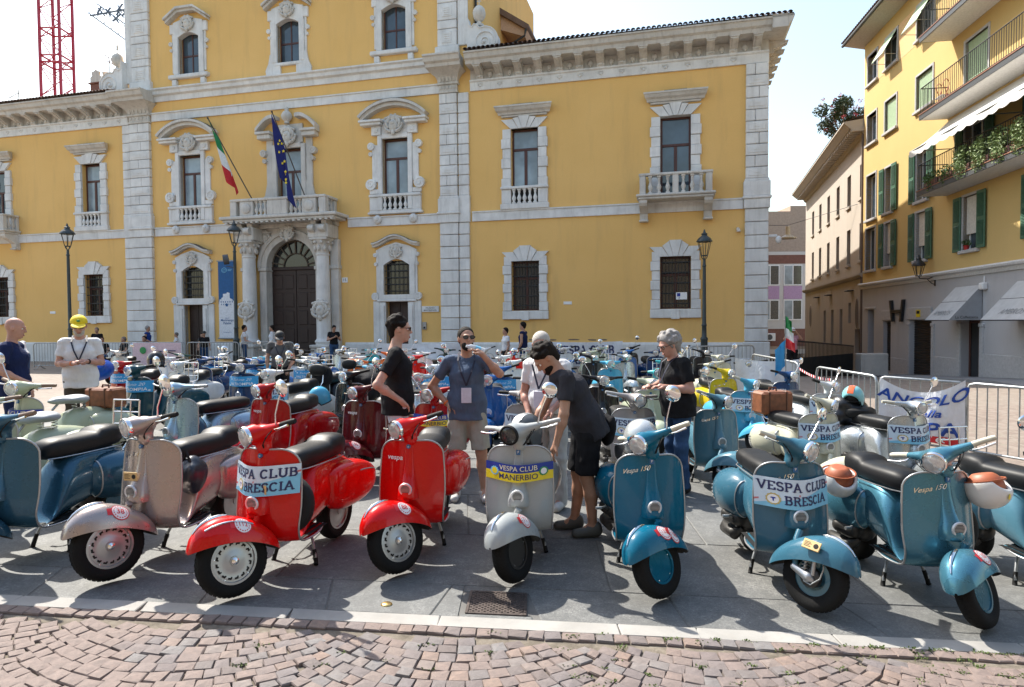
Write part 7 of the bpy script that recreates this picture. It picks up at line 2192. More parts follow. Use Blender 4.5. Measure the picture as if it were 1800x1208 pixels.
# ------------------------------------------------------------------ people (local: +x the way they face, +y their left)
def cloth(name, col, var=.1):
    if name in _M: return _M[name]
    n = NT(name); v = n.coord()
    c = n.ramp(n.noise(v, 9, 4), [(.3, tuple(x*(1-var) for x in col)), (.7, tuple(min(1, x*(1+var)) for x in col))])
    f = n.noise(n.coord('Object', (1, 1, .45)), 7, 3, .6)
    n.bump(f, .7, .05)
    _M[name] = n.out(c, .88, Specular_IOR_Level=.2)
    return _M[name]
def skin(name, col):
    if name in _M: return _M[name]
    n = NT(name); v = n.coord()
    c = n.ramp(n.noise(v, 14, 4), [(.3, tuple(x*.82 for x in col)), (.7, tuple(x*1.08 for x in col))])
    _M[name] = n.out(c, .5, Subsurface_Weight=.08, Subsurface_Scale=.02)
    return _M[name]
SK1 = skin('tanned_skin', (.46, .25, .165)); SK2 = skin('light_skin', (.56, .33, .245)); SK3 = skin('ruddy_skin', (.52, .275, .205))
HAIRD = plain('dark_hair', (.012, .008, .006), .75, bump=.9, scale=60, Specular_IOR_Level=.2); HAIRG = plain('grey_hair', (.30, .28, .265), .8, bump=1.0, scale=60); HAIRW = plain('white_hair', (.46, .43, .39), .8, bump=1.0, scale=60); HAIRB = plain('cropped_grey_hair', (.16, .14, .125), .7, bump=.6, scale=90)
def rot(yaw=0, pitch=0, roll=0): return np.array((Matrix.Rotation(yaw, 3, 'Z') @ Matrix.Rotation(pitch, 3, 'Y') @ Matrix.Rotation(roll, 3, 'X')))

def person(x, y, face, label, top, bottom, sk=SK1, hair=HAIRD, pose=None, h=1.76, shorts=False, sleeve=.5, hd=(0, 0), res=.0095, hairk='short', shoes=None, z=None, group=None, extras='', beard=None, untucked=.0, cut=None, topname='shirt', bottomname='trousers', belly=0.0):
    """build one figure; pose overrides joints, face is the direction looked along (radians from +X of the world)"""
    J = dict(pel=(0, 0, .95), che=(.005, 0, 1.28), nek=(-.015, 0, 1.475), head=(.02, 0, 1.635), sL=(-.01, .175, 1.415), sR=(-.01, -.175, 1.415), eL=(-.03, .245, 1.13), eR=(-.03, -.245, 1.13), wL=(.07, .25, .9), wR=(.07, -.25, .9),
             hL=(0, .09, .92), hR=(0, -.09, .92), kL=(.02, .1, .5), kR=(.02, -.1, .5), aL=(-.01, .105, .085), aR=(-.01, -.105, .085), fL=None, fR=None, tL=0, tR=0)
    J.update(pose or {})
    k = h / 1.76
    E_ = empty('person', T(x, y, gz(x, y) if z is None else z) @ RZ(face) @ Matrix.Diagonal((k, k, k, 1)), label, 'person', group)
    V = lambda n_: np.array(J[n_], float)
    Rh = rot(hd[0], hd[1]); hc = V('head')
    H = lambda a, b, c: hc + Rh @ np.array((a, b, c))
    fine = res < .015
    # ---- skin: one continuous body
    s = SDF()
    s.ell(H(-.012, 0, .025), (.096, .077, .092), .02, Rh).ell(H(.022, 0, -.045), (.07, .058, .078), .03, Rh).ell(H(.058, 0, -.098), (.028, .026, .022), .025, Rh)
    if fine:
        s.cone(H(.088, 0, .012), H(.106, 0, -.028), .009, .014, .012).ell(H(.08, 0, .022), (.02, .05, .012), .015, Rh).ell(H(.082, 0, -.068), (.014, .026, .012), .01, Rh)
        for q in (-1, 1): s.ell(H(-.008, q*.079, -.008), (.02, .011, .032), .006, Rh); s.ell(H(.082, q*.031, .002), (.014, .014, .009), .008, Rh, True)
    s.cone(V('nek') + (0, 0, -.03), H(-.015, 0, -.06), .056, .052, .03)
    s.cone(V('pel'), V('che'), .1, .1, .03, (1, 1.3, 1)).cone(V('che'), V('nek') + (0, 0, -.06), .1, .06, .04, (1, 1.3, 1))
    for q in 'LR':
        sg = 1 if q == 'L' else -1
        s.cone(V('s' + q), V('e' + q), .05, .039, .03).cone(V('e' + q), V('w' + q), .041, .026, .015)
        m1 = V('e' + q) * .7 + V('w' + q) * .3; s.ell(m1, (.042, .042, .042), .03)
        # hand
        dr = V('w' + q) - V('e' + q); dr /= np.linalg.norm(dr)
        f = J['f' + q]
        fd = dr if f is None else np.array(f, float) / np.linalg.norm(f)
        side = np.cross(fd, (0, 0, 1)) if abs(fd[2]) < .85 else np.cross(fd, (1, 0, 0)); side /= np.linalg.norm(side); pn = np.cross(side, fd)
        if J['t' + q]: side, pn = pn, -side
        w_ = V('w' + q); c_ = w_ + fd * .052
        s.cone(w_, c_, .024, .031, .012, (1, 1, 1))
        if fine:
            for i, (o, l) in enumerate(((-.03, .062), (-.01, .075), (.01, .072), (.029, .058))):
                b0 = c_ + side * o + fd * .022; b1 = b0 + fd * l * .55 - pn * .006; b2 = b1 + fd * l * .35 - pn * .028
                s.cone(b0, b1, .0105, .0095, .006).cone(b1, b2, .0095, .008, .004)
            t0 = w_ + fd * .02 + side * -.022 * sg; t1 = t0 - side * .03 * sg + fd * .028 - pn * .012; t2 = t1 + fd * .03 - pn * .012 - side * .004 * sg
            s.cone(t0, t1, .015, .012, .01).cone(t1, t2, .0115, .0095, .004)
        else: s.cone(c_, c_ + fd * .08, .032, .018, .02)
        s.cone(V('pel'), V('h' + q), .09, .085, .03).cone(V('h' + q), V('k' + q), .082, .055, .03)
        kn, an = V('k' + q), V('a' + q); s.cone(kn, kn*.65 + an*.35 + (-.02, 0, 0), .054, .056, .03).cone(kn*.65 + an*.35 + (-.018, 0, 0), an, .054, .035, .03)
        s.cone(an, an + (.1, 0, -.045), .038, .03, .02)
    link('body', s.mesh('body', res), sk, E_)
    if fine:
        for q in (-1, 1):
            m = MB(); m.ball(H(.0745, q*.031, .003), .0115, 10, 8); e_ = m.build('eye', WHITEP, E_, 60)
            m = MB(); m.ball(H(.0822, q*.031, .003), .0055, 8, 6); m.build('iris', DARK, e_, 60)
        m = SDF(); m.ell(H(.094, 0, -.0705), (.008, .024, .005), .004, Rh); m.ell(H(.095, 0, -.078), (.007, .02, .005), .004, Rh); link('lips', m.mesh('lips', .003), skin('lip', (.4, .17, .14)), E_)
    # ---- shirt
    s = SDF()
    p0 = V('pel') + np.array((0, 0, -.09 if untucked else .02)); axis = V('che') - V('pel'); axis = axis / np.linalg.norm(axis)
    hemp = V('pel') + axis * (-.125 * (1 if untucked else 0) + .0); lo = .022 if untucked else 0
    s.cone(V('pel') - axis * .2, V('pel') + axis * .05, .118 + lo + belly*.5, .114 + lo + belly, .04, (1.1, 1.43 if untucked else 1.4, 1)).cone(V('pel') + axis * .05, V('che'), .114 + lo + belly, .124, .05, (1.06, 1.34, 1))
    s.cone(V('che'), V('nek') + (.0, 0, -.085), .124, .072, .05, (1.02, 1.32, 1))
    if belly: s.ell(V('pel') + axis*.13 + (belly*1.6, 0, 0), (.1 + belly, .14 + belly, .13), .05)
    for q in 'LR':
        a, b = V('s' + q), V('e' + q); s.cone(V('nek') + (0, 0, -.06), a, .05, .058, .04)
        if sleeve <= 1: s.cyl(a, a + (b - a) * sleeve * 1.05, .061, .06, .03)
        else:
            s.cone(a, b, .068, .055, .03); s.cyl(b, b + (V('w' + q) - b) * (sleeve - 1), .053, .043, .02)
    s.ell(V('nek') + (.0, 0, .04), (.075, .072, .055), .02, None, True)
    s.half(hemp, -axis)
    link(topname, s.mesh(topname, res, True, .008), top, E_)
    # ---- trousers or shorts
    s = SDF()
    s.cone(V('pel') + (0, 0, .04), V('pel') + (0, 0, -.05), .108 + belly*.4, .118, .03, (1.05, 1.36, 1))
    for q in 'LR':
        a, b, c = V('h' + q), V('k' + q), V('a' + q)
        if shorts: s.cyl(a + (0, 0, .03), a + (b - a) * (.93 if shorts is True else shorts), .1, .096, .05)
        else: s.cone(a, b, .1, .073, .04).cone(b, c*.85 + b*.15, .073, .058, .03).cyl(c*.5 + b*.5, c + (0, 0, -.03), .066, .066, .02)
    s.half(V('pel') + (0, 0, .1), (0, 0, 1))
    link('shorts' if shorts else bottomname, s.mesh('trousers', res, True, .008), bottom, E_)
    # ---- shoes
    shm = shoes or plain('dark_shoe', (.03, .028, .026), .6)
    for q in 'LR':
        a = V('a' + q); s = SDF(); s.cone(a + (-.035, 0, -.035), a + (.14, (1 if q == 'L' else -1)*.012, -.05), .047, .04, .02).cone(a + (-.03, 0, .0), a + (.02, 0, -.02), .045, .045, .02).half(a + (0, 0, -.085), (0, 0, -1))
        link('shoe', s.mesh('shoe', max(res*.8, .008)), shm, E_)
    # ---- hair
    if hair is not None:
        s = SDF(); up = Rh @ np.array((0, 0, 1.)); fw = Rh @ np.array((1., 0, 0))
        if hairk == 'short':
            s.ell(H(-.022, 0, .038), (.1, .084, .09), .02, Rh).cone(H(-.06, 0, .0), H(-.055, 0, -.05), .062, .05, .03, (1, 1.1, 1))
            s.half(H(.052, 0, .062), .86*fw - .5*up)
        elif hairk == 'curly':
            r_ = random.Random(int(abs(x*100)))
            s.ell(H(-.025, 0, .045), (.1, .085, .09), .02, Rh)
            for i in range(46):
                d_ = np.array((r_.gauss(-.25, .8), r_.gauss(0, .9), abs(r_.gauss(.55, .7)))); d_ /= np.linalg.norm(d_); d_[0] = min(d_[0], .75)
                rr_ = r_.uniform(.017, .028); s.ell(H(-.02 + .1*d_[0], .085*d_[1], .03 + .098*d_[2]), (rr_, rr_, rr_), .008)
            s.cone(H(-.07, 0, .0), H(-.06, 0, -.055), .055, .045, .02, (1, 1.15, 1)); s.half(H(.066, 0, .055), .9*fw - .43*up)
        elif hairk == 'bushy':
            r_ = random.Random(int(abs(x*100)))
            s.ell(H(-.03, 0, .045), (.112, .1, .1), .02, Rh).cone(H(-.075, 0, .0), H(-.085, 0, -.085), .072, .05, .03, (1, 1.15, 1))
            for i in range(80):
                d_ = np.array((r_.gauss(-.3, .8), r_.gauss(0, .9), r_.gauss(.35, .8))); d_ /= np.linalg.norm(d_); d_[0] = min(d_[0], .62)
                rr_ = r_.uniform(.016, .03); c0 = H(-.03 + .118*d_[0], .105*d_[1], .03 + .11*d_[2]); s.ell(c0, (rr_, rr_, rr_), .01)
            s.half(H(.058, 0, .05), .88*fw - .47*up)
        link('hair', s.mesh('hair', min(res, .008)), hair, E_)
    if beard is not None:
        s = SDF(); s.ell(H(.032, 0, -.072), (.066, .062, .055), .02, Rh).ell(H(.066, 0, -.1), (.03, .033, .028), .02, Rh); s.ell(H(.105, 0, -.052), (.045, .036, .03), .005, Rh, True); s.half(H(0, 0, -.038), Rh @ np.array((-.25, 0, 1.)))
        link('beard', s.mesh('beard', .006), beard, E_)
    if 'cap' in extras:
        cm = cut or plain('yellow_cap', (.78, .58, .01), .7)
        s = SDF(); s.ell(H(-.008, 0, .045), (.116, .098, .098), .01, Rh).half(H(0, 0, .035), Rh @ np.array((.12, 0, -1.))); c_ = link('cap', s.mesh('cap', .007), cm, E_)
        s = SDF(); s.ell(H(.125, 0, .038), (.085, .082, .012), .01, rot(hd[0], hd[1] + .2)); link('cap_peak', s.mesh('cap_peak', .005), cm, c_)
        if 'badge' in extras:
            m = SDF(); m.ell(H(.092, 0, .085), (.012, .022, .018), .003, Rh); link('cap_badge', m.mesh('cap_badge', .004), GREENP, c_)
    if 'sun' in extras or 'spec' in extras:
        dark = 'sun' in extras
        m = MB(); fr_ = DARK
        for q in (-1, 1):
            pts = [H(.099, q*(.034 + .026*math.cos(a)), .004 + .018*math.sin(a)) for a in np.linspace(0, 2*math.pi, 13)[:-1]]
            m.tube(pts, .0028, 5, closed=True); m.tube([H(.096, q*.06, .01), H(.04, q*.083, .012), H(-.03, q*.084, .004)], .003, 5)
        m.tube([H(.1, -.01, .008), H(.1, .01, .008)], .003, 5); g_ = m.build('sunglasses' if dark else 'glasses', fr_, E_, 60)
        if dark:
            for q in (-1, 1):
                m = MB(); m.add([H(.1, q*(.034 + .026*math.cos(a)), .004 + .018*math.sin(a)) for a in np.linspace(0, 2*math.pi, 13)[:-1]], [tuple(range(12))]); m.build('lens', GLASS_D, g_)
    if 'lany' in extras:
        pe, ch = V('pel'), V('che'); fx = np.array((.15 + belly, 0, 0)); LN_ = plain('navy_ribbon', (.012, .015, .04), .6)
        m = MB()
        for q in (-1, 1):
            pts = [V('nek') + (-.02, q*.075, .025), V('nek') + (.095, q*.085, -.055), ch + (.158, q*.052, .03), (ch + pe)/2 + (.168 + belly*1.7, 0, .06)]
            for a, b in zip(pts, pts[1:]):
                w_ = np.array((0, .009, 0)); m.add([a - w_, a + w_, b + w_, b - w_], [(0, 1, 2, 3)]); m.add([a - w_ + (.003, 0, 0), a + w_ + (.003, 0, 0), b + w_ + (.003, 0, 0), b - w_ + (.003, 0, 0)], [(0, 1, 2, 3)])
        l_ = m.build('lanyard', LN_, E_)
        if 'pass' in extras:
            b = (ch + pe)/2 + (.17 + belly*1.7, 0, .06); m = MB(); m.bev(b[0] - .002, b[0] + .004, -.05, .05, b[2] - .17, b[2] - .02, .002); m.build('pass', plain('pass_card', (.62, .62, .72), .5), l_)
    if 'band' in extras:
        q = 'R'; w_ = V('w' + q)*.93 + V('e' + q)*.07; dr = V('w' + q) - V('e' + q); dr /= np.linalg.norm(dr); m = MB(); m.tube([w_ - dr*.009, w_ + dr*.009], .033, 14); m.build('wristband', plain('orange_band', (.75, .16, .02), .5), E_)
    if 'watch' in extras:
        w_ = V('wL')*.9 + V('eL')*.1; dr = V('wL') - V('eL'); dr /= np.linalg.norm(dr); m = MB(); m.tube([w_ - dr*.01, w_ + dr*.01], .034, 14); m.build('watch', RUBBER, E_)
    return E_, J

CM = 'men gathered among the front scooters'
BLK = cloth('black_cotton', (.012, .012, .014), .2); WHT = cloth('white_cotton', (.72, .72, .73), .06); BLUT = cloth('faded_blue_cotton', (.085, .12, .185)); KHK = cloth('pale_khaki', (.36, .36, .31)); GRT = cloth('charcoal_cotton', (.035, .035, .042)); NAVY = cloth('navy_cotton', (.012, .02, .07)); JEAN = cloth('blue_denim', (.035, .075, .16), .3); OFFW = cloth('off_white_trousers', (.55, .55, .62)); PALEGR = cloth('pale_grey_trousers', (.46, .45, .43)); BRN = cloth('brown_trousers', (.075, .06, .045)); SNK = plain('white_sneaker', (.55, .54, .52), .6); PINK = cloth('pink_cotton', (.55, .28, .34)); BVEST = cloth('blue_vest', (.015, .05, .24)); GRT2 = cloth('grey_cotton', (.11, .11, .11))
# man in black, hand on hip, looking right
person(-1.13, 6.35, R(14), 'young man in black t-shirt and white trousers, hand on hip', BLK, OFFW, SK2, HAIRD, dict(eR=(-.2, -.27, 1.13), wR=(.02, -.2, .97), fR=(.5, .5, -.6), eL=(.02, .25, 1.13), wL=(.12, .19, .95), head=(.035, 0, 1.64)), 1.80, sleeve=.62, hd=(R(-8), R(4)), hairk='curly', extras='sun', shoes=SNK, untucked=1, group=CM, beard=None)
# man in blue drinking
pe, J = person(-.45, 6.4, R(-88), 'man in faded blue t-shirt and shorts drinking from a bottle', BLUT, KHK, SK1, HAIRD, dict(eL=(.16, .33, 1.29), wL=(.2, .16, 1.485), fL=(-.1, -.75, .45), eR=(-.08, -.36, 1.15), wR=(.05, -.19, .98), fR=(.35, .75, -.45), kL=(.03, .14, .49), aL=(.02, .17, .085), kR=(.03, -.11, .49), aR=(-.02, -.12, .085), head=(.01, 0, 1.635)), 1.72, shorts=True, sleeve=.6, hd=(R(18), R(-8)), extras='sun lany pass band', shoes=SNK, untucked=1, group=CM, beard=HAIRD)
bt = empty('water_bottle', pe.matrix_world.copy() @ T(.155, .11, 1.535) @ RX(R(72)) @ RY(R(14)), 'small clear plastic water bottle at the drinking man\'s mouth', 'bottle')
PET = NT('clear_plastic').out((.8, .88, .95), .08, Alpha=.6, IOR=1.3)
m = MB(); m.lathe([(.0, -.075), (.03, -.075), (.033, -.06), (.031, -.03), (.033, 0), (.031, .03), (.033, .05), (.028, .075), (.013, .1), (.013, .115)], 16); m.build('body', PET, bt, 50)
m = MB(); m.lathe([(.0335, -.03), (.0335, .025)], 16, None, False); m.build('label', SKYP, bt, 50)
# white-haired man looking down
person(.36, 6.2, R(-118), 'white-haired man in white polo looking down at the scooters', WHT, PALEGR, SK3, HAIRW, dict(che=(.06, 0, 1.26), nek=(.11, 0, 1.445), head=(.19, 0, 1.57), sL=(.075, .175, 1.385), sR=(.075, -.175, 1.385), eL=(.06, .24, 1.12), wL=(.2, .12, .98), eR=(.05, -.25, 1.1), wR=(.18, -.14, .93)), 1.76, sleeve=.6, hd=(R(22), R(20)), extras='spec lany pass', shoes=SNK, belly=.03, group=CM)
# dark-haired man bending over the grey scooter
person(.60, 5.45, R(186), 'bearded man in charcoal t-shirt and black shorts bending over a scooter', GRT, BLK, SK1, HAIRD, dict(pel=(-.03, 0, .93), che=(.11, 0, 1.22), nek=(.215, 0, 1.39), head=(.32, 0, 1.475), sL=(.17, .175, 1.33), sR=(.17, -.175, 1.33), eL=(.21, .23, 1.04), wL=(.27, .21, .80), fL=(.3, -.1, -.9), eR=(.3, -.2, 1.05), wR=(.42, -.12, .88), hL=(-.03, .09, .9), hR=(-.03, -.09, .9), kL=(.0, .1, .5), kR=(.03, -.1, .49), aL=(-.05, .1, .085), aR=(.06, -.11, .085)), 1.78, shorts=.95, sleeve=.62, hd=(R(6), R(48)), hairk='curly', shoes=plain('trekking_sandal', (.09, .095, .09), .6), untucked=1, group=CM, beard=HAIRD)
# grey curly-haired man handling something
person(1.78, 6.95, R(196), 'man with bushy grey hair and glasses in black t-shirt and jeans', BLK, JEAN, SK3, HAIRG, dict(che=(.03, 0, 1.26), nek=(.05, 0, 1.45), head=(.12, 0, 1.585), sL=(.03, .18, 1.4), sR=(.03, -.18, 1.4), eL=(.0, .26, 1.12), wL=(.24, .16, 1.15), fL=(.9, -.4, .1), eR=(.06, -.25, 1.14), wR=(.26, -.1, 1.13), fR=(.9, .4, .1)), 1.76, sleeve=.7, hd=(R(8), R(22)), hairk='bushy', extras='spec lany', untucked=1, group=CM, belly=.02)
# man in yellow cap
person(-5.5, 8.25, R(-62), 'bearded man in yellow cap and white polo with hands together', WHT, BRN, SK3, HAIRW, dict(eL=(.0, .235, 1.14), wL=(.25, .09, 1.17), fL=(.4, -.8, .1), eR=(.0, -.235, 1.14), wR=(.25, -.05, 1.15), fR=(.4, .8, .1), head=(.04, 0, 1.625)), 1.72, sleeve=.62, hd=(R(3), R(14)), extras='cap badge sun lany watch band', untucked=1, belly=.0, beard=HAIRW)
# bald man at the picture edge and the man in the white shirt
person(-5.62, 7.3, R(20), 'bald man in navy polo cut by the left picture edge', NAVY, NAVY, SK3, None, dict(eR=(-.05, -.27, 1.14), wR=(.18, -.2, 1.0), head=(.03, 0, 1.63)), 1.68, sleeve=.65, hd=(R(4), R(10)), untucked=1)
person(-13.6, 18.0, R(160), 'bald man in white shirt and jeans bending over a parked scooter', WHT, JEAN, SK3, None, dict(pel=(-.03, 0, .93), che=(.16, 0, 1.2), nek=(.29, 0, 1.33), head=(.4, 0, 1.4), sL=(.24, .17, 1.28), sR=(.24, -.17, 1.28), eL=(.36, .22, 1.05), wL=(.5, .15, .95), eR=(.36, -.2, 1.05), wR=(.5, -.1, .95)), 1.78, sleeve=1.7, hd=(0, R(35)), res=.016)
person(-4.55, 12.7, R(-70), 'man in black cap and grey t-shirt leaning among the middle rows', GRT2, BLK, SK1, HAIRD, dict(che=(.04, 0, 1.24), nek=(.06, 0, 1.43), head=(.12, 0, 1.55), eL=(.02, .27, 1.1), wL=(.2, .16, .9)), 1.66, sleeve=.62, hd=(0, R(20)), extras='cap lany pass', res=.013, cut=plain('black_cap', (.02, .02, .02), .7))
# onlookers along the palazzo
OL_ = 'onlookers along the palazzo front'
sit = dict(pel=(0, 0, .5), che=(.03, 0, .83), nek=(.03, 0, 1.02), head=(.06, 0, 1.18), sL=(.02, .175, .965), sR=(.02, -.175, .965), eL=(.1, .24, .72), wL=(.3, .16, .62), eR=(.1, -.24, .72), wR=(.3, -.16, .62), hL=(.03, .1, .48), hR=(.03, -.1, .48), kL=(.42, .14, .5), kR=(.42, -.14, .5), aL=(.42, .13, .085), aR=(.42, -.13, .085))
def far(x, y, face, label, top, bot, **k):
    k.setdefault('res', .021); k.setdefault('group', OL_)
    return person(x, y, R(face), label, top, bot, **k)
far(-16.4, 29.2, 10, 'grey-haired man in a blue vest standing by the left pilaster', BVEST, BLK, hair=HAIRG, sleeve=.15, pose=dict(wR=(.25, -.2, 1.0)))
far(-18.3, 28.6, -80, 'man in black t-shirt standing behind the barrier near the left lamp', BLK, JEAN, hair=HAIRB, h=1.7)
far(-18.9, 28.2, -100, 'person in a dark cap beside the man in black near the left lamp', GRT2, BLK, extras='cap', cut=plain('black_cap', (.02, .02, .02), .7), h=1.62)
far(-17.2, 27.2, -60, 'man in black shirt sitting on the kerb, leftmost of the seated three', BLK, JEAN, pose=sit)
far(-16.3, 27.3, -120, 'man in black shirt sitting on the kerb in the middle of the seated three', BLK, GRT2, pose=sit, hair=HAIRB)
far(-15.4, 27.2, -90, 'man in dark shirt sitting on the kerb nearest the pale banner', GRT, JEAN, pose=sit, h=1.8)
far(-15.0, 29.0, 200, 'balding man in white t-shirt standing behind the pale banner', WHT, BLK, hair=HAIRB, h=1.45)
far(-13.9, 29.1, -90, 'man with dark hair standing behind the pale banner by the side door', GRT2, BLK, h=1.4)
far(-13.1, 27.6, -60, 'man in black cap and black t-shirt beside the pale banner', BLK, JEAN, extras='cap', cut=plain('black_cap', (.02, .02, .02), .7), h=1.5)
far(-10.85, 26.3, 20, 'young man in white t-shirt carrying a bag by the portal lamp', WHT, JEAN, pose=dict(wR=(.3, -.2, 1.05), eR=(.05, -.25, 1.12)))
far(-10.2, 27.6, 190, 'man in white shirt in front of the great door', WHT, GRT, h=1.74, sleeve=1.8)
far(-7.2, 26.2, -60, 'young man in black t-shirt looking at his phone beside the portal', BLK, JEAN, pose=dict(eL=(.02, .26, 1.13), wL=(.26, .06, 1.27), eR=(.02, -.26, 1.13), wR=(.25, -.04, 1.25), head=(.07, 0, 1.61)), hd=(0, R(28)), h=1.74)
far(-.2, 20.6, 200, 'woman in white top with dark tied hair in the far rows', WHT, BLK, h=1.62, hairk='short')
far(.35, 20.3, 160, 'man in dark vest over pale blue shirt in the far rows', NAVY, JEAN, h=1.8, sleeve=.1)
far(9.9, 22.9, -100, 'person in pink top and white cap standing by the ramp railing', PINK, BLK, extras='cap', cut=plain('white_cap', (.7, .7, .72), .6), pose=dict(eL=(.1, .3, 1.35), wL=(.16, .1, 1.6), eR=(.1, -.3, 1.35), wR=(.16, -.1, 1.6)), h=1.7)
# ------------------------------------------------------------------ street furniture and loose things
def street_lamp(x, y, ztop, label):
    z0 = gz(x, y); L_ = empty('street_lamp', T(x, y, z0), label, 'street lamp', 'cast iron street lamps along the palazzo'); H_ = ztop - z0
    m = MB(); m.lathe([(.19, 0), (.19, .12), (.15, .16), (.14, .5), (.16, .54), (.13, .6), (.115, 1.1), (.13, 1.14), (.13, 1.18), (.085, 1.24), (.075, 1.6), (.095, 1.63), (.07, 1.7), (.055, H_ - 1.3), (.075, H_ - 1.28), (.05, H_ - 1.22), (.045, H_ - 1.05)], 16); m.build('post', LAMPG, L_, 40)
    m = MB()
    for s in (-1, 1): m.tube([(0, 0, H_ - 1.1), (s*.09, 0, H_ - .98), (s*.11, 0, H_ - .9)], .016, 6); m.tube([(0, 0, H_ - 1.1), (0, s*.09, H_ - .98), (0, s*.11, H_ - .9)], .016, 6)
    m.build('cradle', LAMPG, L_)
    h_ = empty('lantern_head'); h_.parent = L_; h_.location = (0, 0, H_ - .92); lantern_parts(h_, 0, .23, .48, LAMPG)
    return L_
street_lamp(-17.6, 25.85, 5.85, 'cast iron street lamp standing left of the portal pilaster')
l2 = street_lamp(-11.05, 26.0, 5.95, 'cast iron street lamp beside the blue wall banner')
m = MB(); m.tube([(-.04, 0, 4.05), (-.3, -.1, 4.1)], .02, 6); m.tube([(-.4, -.12, 4.35), (-.22, -.06, 4.38)], .2, 16); m.build('floodlight', LEAD, l2, 40)
l3 = street_lamp(6.67, 22.5, 4.95, 'cast iron street lamp before the right wing')

def barrier(a, b, label, z1=1.08, lean=0):
    a = Vector(a); b = Vector(b); za, zb = gz(a.x, a.y), gz(b.x, b.y)
    B_ = empty('crowd_barrier', T(a.x, a.y, za) @ RZ(math.atan2(b.y - a.y, b.x - a.x)), label, 'barrier', 'steel crowd barriers'); L = (b - a).length; dz = zb - za
    m = MB(); P = lambda u, z_: (u*L, 0, dz*u + z_)
    m.tube([P(0, .08), P(0, z1 - .1), P(.02, z1 - .02), P(.06, z1), P(.94, z1), P(.98, z1 - .02), P(1, z1 - .1), P(1, .08)], .021, 8); m.tube([P(0, .16), P(1, .16)], .017, 7); m.build('frame', STEEL, B_, 60)
    n = max(6, int(L / .125))
    m = MB()
    for k in range(1, n): m.tube([P(k/n, .16), P(k/n, z1)], .0085, 6)
    m.build('bars', STEEL, B_)
    m = MB()
    for u in (.12, .88): m.tube([(u*L, -.28, dz*u + .02), (u*L, -.2, dz*u + .03), (u*L, 0, dz*u + .16), (u*L, .2, dz*u + .03), (u*L, .28, dz*u + .02)], .017, 7)
    m.build('feet', STEEL, B_)
    return B_
barrier((5.15, 13.9), (5.2, 11.75), 'steel crowd barrier by the draped white cloth near the dark blue scooter')
barrier((5.2, 11.05), (5.42, 9.62), 'steel crowd barrier tied with red and white tape')
barrier((5.44, 9.57), (6.22, 8.9), 'steel crowd barrier carrying the white lettered banner')
barrier((6.24, 8.87), (7.1, 7.2), 'steel crowd barrier running out at the right picture edge')
barrier((4.8, 17.6), (6.8, 18.2), 'steel crowd barrier below the right street lamp')
for k in range(5):
    barrier((-19.6 + k*2.25, 26.55 - k*.3), (-17.45 + k*2.25, 26.28 - k*.3), ['far crowd barrier nearest the left street lamp', 'far crowd barrier in front of the seated men', 'far crowd barrier behind the pale banner', 'far crowd barrier between the pale banner and the portal lamp', 'far crowd barrier in front of the great door'][k])
# pale pink banner on the far barrier
pb = empty('barrier_banner', T(-14.95, 25.8, 0) @ RZ(-.133), 'pale pink banner with green emblem on the far barriers', 'banner')
m = MB(); m.grid(lambda u, v: (u, -.05 - .03*math.sin(u*5), .1 + v), list(np.linspace(-.15, 1.95, 14)), [0, .5, .98]); m.build('cloth', plain('pale_pink_cloth', (.66, .5, .54), .8), pb, 60)
m = MB(); m.ball((.35, -.1, .78), (.14, .01, .14), 10, 8); m.build('emblem', GREENP, pb); m = MB(); m.box(.85, 1.15, -.1, -.095, .7, .76); m.box(1.3, 1.75, -.1, -.095, .74, .78); m.build('lettering', NAVYP, pb)
# white cloth banners at right
def hung(name, label, x, y, ang, w, h, sag, seed, zt=1.06, tex=()):
    B_ = empty(name, T(x, y, gz(x, y)) @ RZ(ang), label, 'banner', 'white banners tied to the barriers')
    def P(u, v):
        droop = sag * 4 * u * (1 - u) * (1 - v)
        return Vector((u*w, -.05 - (.05*math.sin(u*9 + seed + v*2) + .02*math.sin(u*23 - v*9))*(.4 + v) - .1*v*(1-u)*u*2, zt - droop - v*h*(1 - .12*math.sin(u*3)) - .0))
    m = MB(); m.grid(P, list(np.linspace(0, 1, 26)), list(np.linspace(0, 1, 14)), flip=True); m.build('cloth', cloth('white_banner_cloth', (.74, .74, .76), .04), B_, 180)
    for tx, u0, v0, sz, mt, sh in tex:
        V, Fc = text_mesh2d(tx, sz, .02, sh); m = MB(); m.add([P(u0 + x_/w, v0 - y_/h) + Vector((0, -.012, 0)) for x_, y_ in V], Fc); m.build('lettering', mt, B_)
    return B_, P
DB = plain('banner_letter_blue', (.01, .06, .33), .6)
b1, P = hung('lettered_banner', 'white banner with large blue letters sagging on the barrier', 5.43, 9.53, math.atan2(-.66, .77), 1.03, 1.0, .2, 1, 1.09, (('ANGOLO', .5, .2, .25, DB, .3), ('della', .56, .44, .2, DB, .3), ('VESPA', .5, .74, .34, DB, 0)))
m = MB(); m.grid(lambda u, v: P(.6 + .34*u, .86 + .13*v) + Vector((0, -.008, 0)), [0, .25, .5, .75, 1], [0, 1], flip=True); m.build('red_patch', REDP, b1)
V, Fc = text_mesh2d('60°', .13, .012); m = MB(); m.add([P(.77 + x_/1.03, .925 - y_/1.0) + Vector((0, -.016, 0)) for x_, y_ in V], Fc); m.build('lettering', WHITEP, b1)
hung('draped_banner', 'plain white cloth draped over the barrier behind the yellow scooter', 4.35, 12.6, math.atan2(-.55, .95), 1.15, 1.0, .05, 3, 1.1)
fb, P = hung('club_banner', 'long white club banner hanging behind the far scooters', 1.15, 20.9, -.02, 2.4, .9, .03, 5, 1.15)
